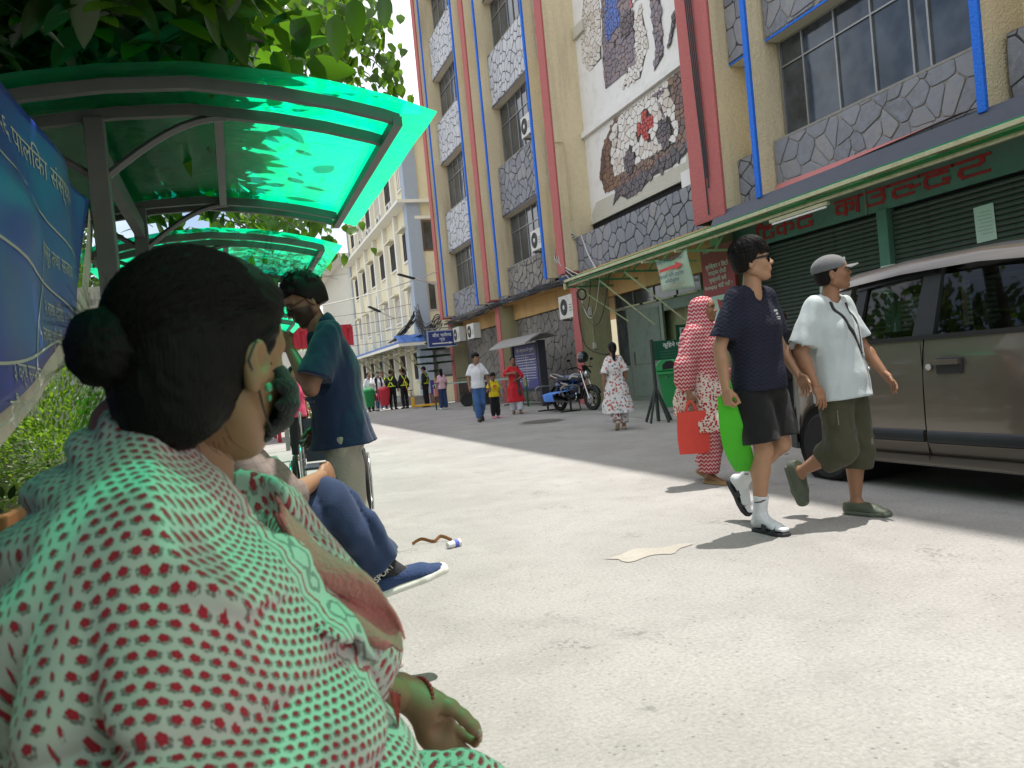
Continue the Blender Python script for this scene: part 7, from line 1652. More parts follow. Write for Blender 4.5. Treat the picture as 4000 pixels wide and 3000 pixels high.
s.ell(W((-.022, 0, .035)), (.118*k, .100*k, .108*k), Rh, .02).cap(W((-.05, 0, -.02)), W((-.07, 0, -.17)), .095*k, .12*k, .04).ecap(W((-.03, 0, -.13)), j['chest']+V3(.01, 0, .02), (.10, .12), (.135, .185), (1, 0, 0), .05).cap(j['shR']+V3(0, .03, 0), j['elR'], .085, .085, .05).cap(j['elR'], (j['elR']+j['wrR'])/2+V3(-.02, -.01, 0), .085, .09, .04).cap(j['shR']+V3(-.06, .04, -.05), V3(-.13, -.16, .62)*k, .09, .085, .06)
s.ell(W((.092, 0, -.03)), (.105*k, .086*k, .114*k), Rh, .01, 's'); folds(s, .011, 26, 25, (0, 0, 1), .22); s.post.append(lambda X, Y, Z, D: np.maximum(D, .70*k-Z))
V, F = s.mesh(); sc_ = obj('headscarf', npmesh('headscarf', [(V, F)]), m_rz, T)
skirt(T, [((-.10, -.20, .86*k), (.10, .07)), ((-.12, -.20, .78*k), (.10, .07)), ((-.13, -.2, .66*k), (.105, .07))], m_rf, .010, 'scarf_border', .008, 26, .66*k)
bag('coral red carrier bag held by the woman in the headscarf', tuple(Vector((3.86, 5.68, 0))+Matrix.Rotation(R(-72), 3, 'Z') @ Vector((j['wrR'][0]+.02, j['wrR'][1]-.02, j['wrR'][2]-.14))), R(-25), .25, .36, .05, M_rbag)
# ---------------------------------------------------------------- man in blue polo thinking, hand on chin
T, j, k, HF = fig('person', 'bearded man in glasses and navy polo standing with his hand at his chin', (.50, 4.02, 0), R(172), 1.72, (.22, .115, .07), .009, .0036, beard=.92,
    J=dict(chest=(.02, 0, 1.24), neck=(.05, 0, 1.46), head=(.115, .0, 1.60), shL=(.015, .18, 1.415), shR=(.015, -.18, 1.415), elL=(.12, .25, 1.15), wrL=(.215, .085, 1.37), elR=(.0, -.235, 1.13), wrR=(.12, -.2, .93), knL=(-.01, .10, .5), anL=(-.04, .12, .085)), head=(R(14), R(24), R(4)), hands=((.85, .2), (.5, .5)), palm=((-.35, -.9, .1), (0, 1, 0)))
shirt(T, j, k, cloth('navy_polo', (.012, .026, .068), .85, .35), .009, .84, .80, .022, amp=.008, seed=31, hemr=(.155, .185)); trousers(T, j, k, cloth('grey_chinos', (.33, .31, .26), .85, .5), .010, .985, .024, amp=.009, seed=32, waist=.90); footgear(T, j, k, plain('brown_sneaker', (.16, .10, .08), .7), .008, 'shoe', .010, .0, .03, plain('white_sole', (.7, .68, .62), .6))
s = SDF(.007); s.cap(j['neck']+V3(-.03, 0, -.028), j['neck']+V3(-.012, 0, .024), .070*k, .064*k, .01); s.cap(j['neck']+V3(.01, 0, -.02), j['neck']+V3(.03, 0, .12), .057*k, .060*k, .005, 's'); obj('collar', npmesh('collar', [s.mesh()]), cloth('navy_polo', (.022, .045, .105)), T)
def curly(seed=7):
    s = hair_short(.0045, .060, .008, -.045, .018, .0, seed); rg = random.Random(seed)
    for i in range(95):
        a = rg.uniform(0, 2*PI); b2 = rg.uniform(.05, 1.35); p = V3(-.005+.115*math.cos(a)*math.sin(b2), .092*math.sin(a)*math.sin(b2), .045+.105*math.cos(b2))
        if p[0] > .04 and p[2] < .075: p[2] = .075+rg.random()*.02
        s.p.append(('ell', p, V3(.018, .018, .016)*rg.uniform(.6, 1.2), np.eye(3), .006, 'u'))
    return s
on_head(T, HF, curly(), 'hair', M_curl)
cu = MB(); rg = random.Random(8)
for i in range(150):
    a = rg.uniform(0, 2*PI); b2 = rg.uniform(.0, 1.25); c = V3(-.002+.128*math.cos(a)*math.sin(b2), .104*math.sin(a)*math.sin(b2), .048+.122*math.cos(b2)); r_ = rg.uniform(.006, .012); ax_ = rg.uniform(0, PI)
    if c[0] > .06 and c[2] < .08: continue
    cu.tube([(c[0]+r_*math.cos(t2)*math.cos(ax_), c[1]+r_*math.cos(t2)*math.sin(ax_)+.0008*q_, c[2]+r_*math.sin(t2)) for q_, t2 in enumerate([i2*.7 for i2 in range(9)])], .0011, 3)
o_ = mb_head(T, HF, cu, 'curls', M_curl); o_['kind'] = 'stuff'
gl_ = MB()
for q in (-1, 1):
    c = (.101, .034*q, .002); gl_.tube([(c[0]-.012*abs(math.cos(a))*(1 if math.cos(a)*q > 0 else 0), c[1]+.024*math.cos(a), c[2]+.020*math.sin(a)) for a in [2*PI*i/18 for i in range(18)]], .0022, 5, True); gl_.bar((.092, .058*q, .006), (-.012, .084*q, .010), .003, .005)
gl_.bar((.103, -.010, .006), (.103, .010, .006), .003); mb_head(T, HF, gl_, 'spectacles', plain('tortoise_frame', (.03, .02, .015), .3))
ln = MB(); [ln.add([(.100, .034*q+.022*math.cos(a), .002+.018*math.sin(a)) for a in [2*PI*i/14 for i in range(14)]], [tuple(range(14))]) for q in (-1, 1)]; mb_head(T, HF, ln, 'lenses', M_lens)
# ---------------------------------------------------------------- seated man with crossed legs
SX = .0
T, j, k, HF = fig('person', 'seated man in brown checked shirt and blue trousers with one leg crossed over', (-.17, 2.86, 0), R(0), 1.68, (.34, .185, .11), .010, .006,
    J=dict(pel=(.0, 0, .54), chest=(.07, 0, .86), neck=(.12, 0, 1.07), head=(.15, 0, 1.22), shL=(.10, .18, 1.02), shR=(.11, -.18, 1.02), elL=(.22, .24, .78), wrL=(.45, .10, .76), elR=(.30, -.22, .80), wrR=(.46, .02, .84), hiL=(.0, .09, .53), hiR=(.0, -.09, .53), knL=(.46, .12, .50), anL=(.50, .20, .085), knR=(.48, -.02, .74), anR=(.68, .02, .44), ftR=(R(-10), .05), ftL=(0, .0)), head=(R(30), 0, 0), hands=((.5, .5), (.5, .5)))
m_chk, t_, b_ = newmat('brown_check'), None, None; m_chk, t_, b_ = m_chk; s_ = t_.sep(t_.co('Object')); g1 = t_.m('GREATER_THAN', t_.m('FRACT', t_.m('MULTIPLY', t_.m('ADD', s_[0], s_[1]), 32)), .8); g2 = t_.m('GREATER_THAN', t_.m('FRACT', t_.m('MULTIPLY', s_[2], 32)), .8)
P(t_, b_, Base_Color=t_.mix(t_.m('MULTIPLY', t_.m('ADD', g1, g2), .35), (.25, .19, .17), (.16, .12, .12)), Roughness=.85, Normal=t_.bump(t_.noise(t_.co('Object'), 11, 3, .5, .8), .4, .02))
shirt(T, j, k, m_chk, .010, .50, 1.30, .024, amp=.009, seed=41); trousers(T, j, k, cloth('blue_trousers', (.030, .050, .115), .8, .18), .009, .94, .024, amp=.017, seed=42, waist=9, flare=.012)
footgear(T, j, k, cloth('navy_slip_on', (.035, .06, .15), .85, .5), .006, 'shoe', .010, -.012, .034, plain('white_sole', (.62, .60, .54), .6)); on_head(T, HF, hair_short(.007), 'hair', M_hair)
d = (j['anR']-j['knR'])/np.linalg.norm(j['anR']-j['knR']); s = SDF(.006); s.cap(j['anR']-d*.05, j['anR']+d*.01, .040*k, .042*k, .01).cap(j['anR'], j['anR']+V3(.05, 0, -.03), .040, .036, .02); s.post.append(lambda X, Y, Z, D, e=j['anR']-d*.045: np.maximum(D, -((X-e[0])*d[0]+(Y-e[1])*d[1]+(Z-e[2])*d[2]))); sk = obj('sock', npmesh('sock', [s.mesh()]), cloth('dark_sock', (.03, .03, .035)), T)
tx = text('SPORT', M_wtext, None, (0, 0, 0), (.82, 0, .57), (-.57, 0, .82), .03, .085, bold=.01)
if tx: tx.parent = sk; tx.name = 'sock_print'; tx.location = (float(j['anR'][0])-.055, float(j['anR'][1])-.0445, float(j['anR'][2])-.028)
# ---------------------------------------------------------------- floral dress, back view
T, j, k, HF = fig('person', 'woman in white floral print dress walking away past the dustbin', (5.95, 11.4, 0), R(78), 1.44, (.30, .16, .09), .015, .008, True, J=dict(knR=(.0, -.09, .5), anR=(-.04, -.08, .085), knL=(.03, .09, .5), anL=(-.20, .10, .16), ftL=(R(45), 0), elL=(-.06, .235, 1.13), wrL=(.0, .25, .88)), head=(R(-8), R(6), 0))
m_fl = flowers('orange_grey_floral', (.66, .64, .64), [(.45, .10, .06), (.20, .22, .28), (.40, .14, .12), (.14, .17, .24)], 21, .40, 1)
shirt(T, j, k, m_fl, .014, .80, .95, .020, seed=51, amp=.008); skirt(T, [((0, 0, .98*k), (.125, .16)), ((0, 0, .80*k), (.155, .20)), ((-.02, 0, .45*k), (.19, .25)), ((-.04, 0, .30*k), (.21, .28))], m_fl, .014, 'dress', .018, 52, .34*k); trousers(T, j, k, m_fl, .014, .95, .03, amp=.012, seed=53, flare=.012); footgear(T, j, k, plain('beige_shoe', (.42, .34, .26), .7), .012, 'shoe', .008, -.03)
on_head(T, HF, hair_short(.008, .05, -.045, -.09, .004, .003, 9), 'hair', M_hair); s = SDF(.008); s.chain([V3(-.10, 0, .01), V3(-.125, 0, -.06), V3(-.125, 0, -.20), V3(-.11, 0, -.26)], [.035, .04, .03, .008]); folds(s, .006, 120, 3); on_head(T, HF, s, 'ponytail', M_hair)
local_mb(T, 'bracelet', MB().tube([tuple(j['wrL']+V3(.032*math.cos(a), .032*math.sin(a), .02)) for a in [2*PI*i/12 for i in range(12)]], .008, 5, True), plain('tan_strap', (.3, .16, .08), .6))
# ---------------------------------------------------------------- man in white T-shirt with the boy
T, j, k, HF = fig('person', 'man in white T-shirt and blue jeans walking with a boy in yellow', (5.5, 17.6, 0), R(-95), 1.64, (.28, .15, .09), .016, .008, J=dict(knR=(.10, -.08, .5), anR=(.10, -.07, .085), knL=(.02, .08, .48), anL=(-.22, .08, .18), ftL=(R(45), 0), elL=(.0, .26, 1.13), wrL=(.04, .30, .86)), head=(R(25), 0, 0))
shirt(T, j, k, cloth('white_tee', (.70, .71, .74), .85), .015, .86, .80, .02, seed=61, amp=.010); trousers(T, j, k, cloth('blue_jeans', (.055, .13, .32), .85), .015, .98, .018, amp=.012, seed=62); footgear(T, j, k, M_black, .014, 'shoe', .006, 0); on_head(T, HF, hair_short(.009, .045, -.02, -.06, .012, .004, 11, .01), 'hair', M_hair)
T, j, k, HF = fig('person', 'small boy in yellow T-shirt and black trousers', (6.12, 18.3, 0), R(-92), 1.10, (.26, .14, .085), .016, .008, headk=1.28, J=dict(elR=(.02, -.24, 1.16), wrR=(.10, -.30, 1.12), head=(.04, 0, 1.66)), head=(R(-10), R(25), 0))
shirt(T, j, k, cloth('yellow_tee', (.72, .55, .015), .85), .013, .86, .80, .02, seed=63, amp=.008); trousers(T, j, k, cloth('black_trackpants', (.014, .014, .016), .8), .013, .97, .022, seed=64); footgear(T, j, k, plain('pink_clog', (.72, .22, .32), .6), .011, 'clog', .010, 0); on_head(T, HF, hair_short(.009, .05, -.01, -.06, .008, .003, 12), 'hair', M_hair)
local_mb(T, 'chest_print', MB().lathe([(.045, .004), (.045, .0)], 14, (float(j['chest'][0])+.108, 0, float(j['chest'][2])+.02), 'x').lathe([(.02, .006), (.02, .004)], 10, (float(j['chest'][0])+.106, 0, float(j['chest'][2])-.05), 'x'), plain('orange_print', (.6, .2, .05), .7))
# ---------------------------------------------------------------- woman in red kurta
T, j, k, HF = fig('person', 'woman in red tunic and white trousers with her arm bent before the notice board', (6.95, 19.0, 0), R(-105), 1.50, (.24, .125, .075), .016, .008, True, J=dict(elR=(.10, -.28, 1.25), wrR=(.27, -.06, 1.27), elL=(.06, .235, 1.13), wrL=(.20, .06, 1.05), knL=(.05, .09, .5), anL=(.10, .10, .085), anR=(-.12, -.09, .10)), head=(R(10), 0, 0))
mk_ = cloth('red_kurta', (.52, .02, .03), .8); shirt(T, j, k, mk_, .015, .80, 1.25, .012, seed=71); skirt(T, [((0, 0, .98*k), (.115, .15)), ((0, 0, .8*k), (.14, .19)), ((0, 0, .42*k), (.165, .23)), ((0, 0, .34*k), (.17, .235))], mk_, .015, 'tunic', .014, 72, .38*k); trousers(T, j, k, cloth('white_salwar', (.6, .6, .66), .85), .015, .95, .03, seed=73, flare=.015); footgear(T, j, k, plain('brown_sandal', (.16, .08, .05), .7), .013, 'sandal', .005, -.03); on_head(T, HF, hair_short(.009, .055, -.03, -.08, .0, .002, 13), 'hair', M_hair)
s = SDF(.014); s.cap(j['neck']+V3(.03, .10, -.02), V3(.13, .09, 1.15)*k, .03, .03, .02).cap(V3(.13, .09, 1.15)*k, V3(.16, .12, .62)*k, .03, .045, .02); folds(s, .008, 40, 5); obj('scarf', npmesh('scarf', [s.mesh()]), cloth('dark_scarf', (.06, .05, .05)), T); local_mb(T, 'handbag', MB().box(.02, .12, .22, .30, .72, .90), plain('olive_bag', (.33, .30, .14), .7))
# ---------------------------------------------------------------- girl seen from behind, with bags
T, j, k, HF = fig('person', 'girl with long hair in pink top and jeans seen from behind', (7.05, 26.9, 0), R(95), 1.46, (.32, .18, .11), .02, .010, True, J=dict(elL=(.0, .22, 1.13), wrL=(.03, .22, .88)))
shirt(T, j, k, cloth('pink_top', (.62, .40, .46), .85), .019, .90, .85, .022, seed=81); trousers(T, j, k, cloth('dark_jeans', (.03, .055, .13), .85), .019, .99, .022, seed=82, flare=.015); footgear(T, j, k, M_paper, .016, 'shoe', .006, -.02); on_head(T, HF, hair_short(.010, .05, -.06, -.12, .004, .003, 15), 'hair', M_hair); s = SDF(.012); s.ecap((-.07, 0, 0), (-.10, 0, -.36), (.05, .075), (.02, .05)); on_head(T, HF, s, 'long_hair', M_hair)
local_mb(T, 'shoulder_bag', MB().box(-.05, .06, .16, .26, .98, 1.16), plain('tan_bag', (.40, .24, .10), .7)); local_mb(T, 'carrier_bag', MB().box(-.06, .10, .18, .30, .50, .78), plain('pink_plaid_bag', (.5, .2, .16), .7))
# ---------------------------------------------------------------- police and others at the far end
M_pol = cloth('police_black', (.012, .012, .015), .8); M_hiv = plain('hi_vis_yellow', (.55, .72, .04), .6); M_pcap = plain('police_cap', (.05, .035, .03), .6)
def police(loc, rz, label, cap=True, head=(0, 0, 0), back=True, seed=1):
    T, j, k, HF = fig('person', label, loc, rz, 1.68, (.28, .15, .09), .02, .010, head=head, group='police officers at the end of the road')
    shirt(T, j, k, M_pol, .019, .88, 1.9, .016, seed=seed); trousers(T, j, k, M_pol, .019, .99, .014, seed=seed+1); footgear(T, j, k, M_black, .017, 'shoe', .006, 0); on_head(T, HF, hair_short(.010), 'hair', M_hair)
    if cap: mb_head(T, HF, MB().lathe([(.092, .045), (.10, .06), (.105, .085), (.125, .10), (.12, .115), (.03, .125)], 18).ell((.10, 0, .05), (.05, .07, .008)), 'peaked_cap', M_pcap); mb_head(T, HF, MB().lathe([(.102, .055), (.106, .075)], 18), 'cap_band', plain('cap_red', (.5, .25, .03), .6))
    v = MB(); z0, z1 = 1.44*k, 1.02*k
    for x in (-.135, .14):
        v.bar((x*.85, -.10, z1+.38), (x*1.05, .13, z1), .008, .045, up=(0, 0, 1)); v.bar((x*.85, .10, z1+.38), (x*1.05, -.13, z1), .008, .045)
    ring_ = [(.150*math.cos(a), .185*math.sin(a), z1-.01) for a in [2*PI*i/20 for i in range(20)]]
    v.loft([[(x, y, z), (x, y, z+.045)] for x, y, z in ring_+[ring_[0]]], False, False)
    for y in (-.10, .10): v.tube(catmull([(-.12, y, z1+.37), (-.05, y, 1.47*k), (.04, y, 1.46*k), (.125, y, z1+.37)], 4), .022, 5, flat=.3)
    v.build('reflective_braces', M_hiv, T); return T
police((6.35, 32.6, 0), R(60), 'police officer in cap with yellow cross braces, left of the close pair', head=(R(-30), R(20), 0), seed=90); police((6.78, 32.2, 0), R(110), 'police officer in cap with yellow cross braces, right of the close pair', head=(R(25), R(25), 0), seed=92); police((7.5, 31.3, 0), R(140), 'bareheaded police officer with yellow braces standing by the purple sign', False, head=(R(10), R(15), 0), seed=94)
police((6.25, 34.2, 0), R(-90), 'police officer facing the camera behind the masked man', seed=96)
T, j, k, HF = fig('person', 'man in dark cap and blue face mask with an open dark jacket', (5.98, 33.7, 0), R(-85), 1.70, (.3, .16, .1), .02, .010)
shirt(T, j, k, cloth('white_tee', (.70, .71, .74)), .019, .86, 1.9, .012, seed=101); trousers(T, j, k, cloth('blue_jeans', (.055, .13, .32)), .019, .98, .018, seed=102); footgear(T, j, k, M_paper, .017, 'shoe', .006, 0)
for y in (-1, 1): skirt(T, [((0, .10*y, 1.42*k), (.125, .07)), ((0, .12*y, .86*k), (.15, .07))], M_pol, .02, 'jacket', .006, 5)
s = SDF(.009); s.ell((-.012, 0, .046), (.112, .092, .085)).ell((.09, 0, .04), (.06, .06, .008)); s.post.append(lambda X, Y, Z, D: np.maximum(D, .03-Z)); on_head(T, HF, s, 'cap', M_pol); s = SDF(.009); s.ell((.05, 0, -.045), (.068, .062, .05)); on_head(T, HF, s, 'face_mask', plain('mask_blue', (.25, .45, .55), .8))
T, j, k, HF = fig('person', 'passer-by in white long sleeves carrying a pink bag beside the masked man', (5.45, 32.9, 0), R(-70), 1.66, (.3, .16, .1), .02, .010, J=dict(elL=(.0, .25, 1.13), wrL=(.02, .27, .87)))
shirt(T, j, k, cloth('white_tee', (.70, .71, .74)), .019, .82, 1.9, .016, seed=103); trousers(T, j, k, M_pol, .019, .98, .018, seed=104); footgear(T, j, k, M_black, .017, 'shoe', .006, 0); on_head(T, HF, hair_short(.010), 'hair', M_hair); local_mb(T, 'carrier_bag', MB().ell((.03, .28, .56), (.06, .12, .17)), plain('pink_bag', (.75, .12, .22), .5), 180)
T, j, k, HF = fig('person', 'person in pink top behind the man in the polo near the red stall', (.95, 13.2, 0), R(-60), 1.55, (.3, .16, .1), .02, .010, True)
shirt(T, j, k, cloth('bright_pink', (.72, .06, .16), .85), .019, .80, .9, .016, seed=105); trousers(T, j, k, M_pol, .019, .98, .018, seed=106); on_head(T, HF, hair_short(.010, .05, -.05, -.1), 'hair', M_hair)
T, j, k, HF = fig('person', 'woman in black with a white hair clip standing behind the car', (6.55, 7.95, 0), R(60), 1.55, (.3, .16, .1), .016, .009, True, head=(R(-20), R(10), 0))
shirt(T, j, k, M_pol, .015, .80, 1.8, .012, seed=107); trousers(T, j, k, M_pol, .016, .98, .018, seed=108); footgear(T, j, k, M_black, .017, 'shoe', .006, 0); on_head(T, HF, hair_short(.008, .05, -.05, -.11, .006, .003, 17), 'hair', mat_hair('brown_hair', (.03, .012, .010))); s = SDF(.008); s.ecap((-.08, 0, -.02), (-.10, 0, -.30), (.04, .07), (.02, .05)); on_head(T, HF, s, 'long_hair', MAT.get('x') or bpy.data.materials['brown_hair']); mb_head(T, HF, MB().box(-.125, -.10, -.03, .03, .0, .03), 'hair_clip', M_paper)
# ================================================================== woman in the printed shawl, close to the camera
WL = V3(-.12, .95, 0); wk = 1.60/1.75
def wl(v): return (np.array(v, float)-WL)                        # world -> her frame
def px(x, y, d): return np.array(atpx(x, y, d))
HYAW = R(51); Rhd = rotz(HYAW) @ roty(R(4)) @ rotx(R(3)); ear = px(555, 792, .815); hc = ear-Rhd @ (V3(-.012, -.083, -.010)*.93)
wr = V3(.08, .85, .64); wrl = px(893, 1506, 1.28); el = V3(-.10, .72, .74)
def jl(v): return tuple(wl(v)/wk)
hd_d = px(985, 1600, .955)-px(905, 1535, .935)
T, j, k, HF = fig('person', 'seated woman with a hair bun, black face mask and white shawl printed with red flowers', tuple(WL), 0, 1.60, (.30, .165, .092), .009, .0034, True,
    J=dict(pel=jl((-.18, .95, .54)), chest=jl((-.12, .95, .84)), neck=jl((-.065, .96, 1.015)), head=jl(hc), shR=jl((-.09, .82, .945)), shL=jl((-.12, 1.10, .945)), elR=jl(el), wrR=jl(wr), elL=jl((.03, 1.22, .70)), wrL=jl(wrl),
        hiR=jl((-.18, .87, .53)), hiL=jl((-.18, 1.03, .53)), knR=jl((.27, .83, .52)), knL=jl((.27, 1.05, .52)), anR=jl((.29, .83, .085)), anL=jl((.29, 1.05, .085))), head=(HYAW, R(4), R(3)), hands=((.6, .5), (.62, .72)), headk=.93/(1.60/1.75), palm=((0, -1, 0), tuple(-cF*.80+cU*.55-cR*.25)), tdir=((1, 0, 0), tuple(cU*.9+cR*.4)), hdir=(None, tuple(hd_d)), skiphand='LR')
footgear(T, j, k, M_black, .014, 'shoe', .006, -.02)
# her open left hand: palm towards the camera, thumb on top meeting the curled forefinger
q = lambda x, y, d: wl(px(x, y, d))
Dh = 1.28
s = SDF(.0026); s.chain([q(862, 1492, Dh), q(900, 1510, Dh), q(922, 1528, Dh)], [.030, .0255, .026], .02).cap(q(912, 1522, Dh), q(962, 1558, Dh+.005), .020, .016, .02).ell(q(934, 1527, Dh-.012), (.024, .018, .020), None, .02).cap(q(922, 1556, Dh), q(966, 1602, Dh+.005), .022, .016, .02).cap(q(925, 1590, Dh), q(955, 1632, Dh), .019, .017, .02).cap(q(958, 1566, Dh+.006), q(972, 1625, Dh+.004), .014, .014, .015)
s.chain([q(945, 1516, Dh-.01), q(973, 1528, Dh-.014), q(1000, 1549, Dh-.018), q(1022, 1570, Dh-.022), q(1034, 1585, Dh-.024)], [.0150, .0125, .0112, .0102, .0070], .008)
for ps_ in ([(972, 1568, .004), (1002, 1588, .008), (1026, 1604, .0), (1035, 1594, -.014)], [(978, 1597, .004), (1006, 1622, .006), (1022, 1634, -.01), (1010, 1630, -.030)], [(972, 1626, .004), (1000, 1655, .004), (1020, 1662, -.01), (1026, 1650, -.028)], [(958, 1652, .002), (994, 1684, .002), (1028, 1676, -.012), (1046, 1644, -.024)]): s.chain([q(x, y, Dh+d) for x, y, d in ps_], [.0096, .0086, .0078, .006], .002)
s.ell(q(958, 1582, Dh-.022), (.016, .012, .012), None, .012, 's').cap(q(948, 1547, Dh-.024), q(985, 1557, Dh-.02), .0035, .003, .006, 's')
V, F = s.mesh(); C_ = np.tile(np.array((.34, .185, .115), np.float32), (len(V), 1)); obj('hand', npmesh('hand', [(V, F)], lambda V_: C_), M_skin, T)
MB().ell(tuple(q(1035, 1583, Dh-.030)), (.005, .003, .006), 10, 6).ell(tuple(q(1037, 1597, Dh-.019)), (.004, .003, .006), 10, 6).build('nails', plain('finger_nail', (.45, .30, .25), .35), T, 180)
# hair drawn back into a bun
s = SDF(.0045); s.ell((-.016, 0, .036), (.110, .086, .096), k=.02).ell((-.05, 0, -.03), (.066, .072, .078), k=.03).ell((.035, 0, .075), (.062, .070, .045), k=.03)
def hcut(X, Y, Z, D):
    g_ = np.where(X < -.06, -.105, np.where(X < -.02, -.105+(.045)*(X+.06)/.04, np.where(X < .02, -.06+.055*(X+.02)/.04, np.where(X < .065, -.005+.07*(X-.02)/.045, .065))))
    ang = np.arctan2(Z-.05, X+.12); return np.maximum(D+.0011*np.sin(150*ang+9*np.abs(Y)/.09)+.0012*vnoise(X, Y, Z, 240, 5), g_-Z+.004*vnoise(X, Y, Z, 150, 6))
s.post.append(hcut); on_head(T, HF, s, 'hair', M_hair)
s = SDF(.0045); s.ell((-.116, .030, .010), (.036, .042, .044), k=.02).ell((-.095, .02, .015), (.03, .03, .03), k=.02); s.post.append(lambda X, Y, Z, D: D+.0020*np.sin(70*np.arctan2(Z-.012, Y-.03)+260*np.sqrt((Y-.03)**2+(Z-.012)**2))); on_head(T, HF, s, 'bun', M_hair)
strands(T, HF, 1100, lambda g: ((g.uniform(.15, .8), g.uniform(-1, 1), g.uniform(.25, .9)), (-1, .2+g.gauss(0, .12), -.15+g.gauss(0, .15))), 41, (.111, .0875, .0975), (-.016, 0, .036), .002, .0007)
fy = MB(); rg = random.Random(4)
for i in range(230):
    t2 = rg.random()
    if t2 < .45: c = V3(.055+rg.gauss(0, .02), -.045+rg.gauss(0, .03), .115+rg.gauss(0, .008)); d = V3(rg.uniform(.2, 1), rg.uniform(-.7, .3), rg.uniform(-.2, .9)); L = rg.uniform(.015, .045)
    elif t2 < .96: a = rg.uniform(0, 2*PI); c = V3(-.122, .030+.042*math.cos(a), .012+.044*math.sin(a)); d = V3(rg.uniform(-1, .3), math.cos(a), math.sin(a)); L = rg.uniform(.01, .03)
    else: c = V3(-.06+rg.gauss(0, .012), -.060+rg.gauss(0, .008), -.098+rg.gauss(0, .01)); d = V3(rg.uniform(-.2, .8), -.2, rg.uniform(-1, -.2)); L = rg.uniform(.01, .03)
    d = d/np.linalg.norm(d); b2 = V3(rg.gauss(0, 1), rg.gauss(0, 1), rg.gauss(0, 1))*.4; fy.tube([tuple(c+d*L*q+b2*L*q*q) for q in (0, .33, .66, 1)], [.0004, .0004, .0003, .0002], 3)
o_ = mb_head(T, HF, fy, 'loose_hairs', M_hair); o_['kind'] = 'stuff'
# mask, straps, earring
s = SDF(.0036); s.ell((.050, 0, -.045), (.072, .084, .062), k=.01).ell((.095, 0, -.03), (.022, .02, .035), roty(-.3), .02); s.ell((.026, 0, -.045), (.066, .079, .060), None, .002, 's'); s.post.append(lambda X, Y, Z, D: np.maximum(D+.0012*np.sin(Z*260), .020-X)); on_head(T, HF, s, 'face_mask', cloth('black_mask', (.007, .007, .008), .9, .3))
st_ = MB()
for z0, z1 in ((-.005, .018), (-.085, -.030)): st_.tube(catmull([(.024, -.076, z0), (.004, -.081, (z0*.6+z1*.4)), (-.016, -.086, z1), (-.028, -.084, -.004)], 4), .0015, 4)
mb_head(T, HF, st_, 'mask_strap', M_black); mb_head(T, HF, MB().ell((-.006, -.094, -.034), (.0055, .0035, .0055), 10, 6).ell((-.006, -.0945, -.046), (.003, .003, .004), 8, 6), 'earring', plain('green_stone', (.06, .30, .16), .2))
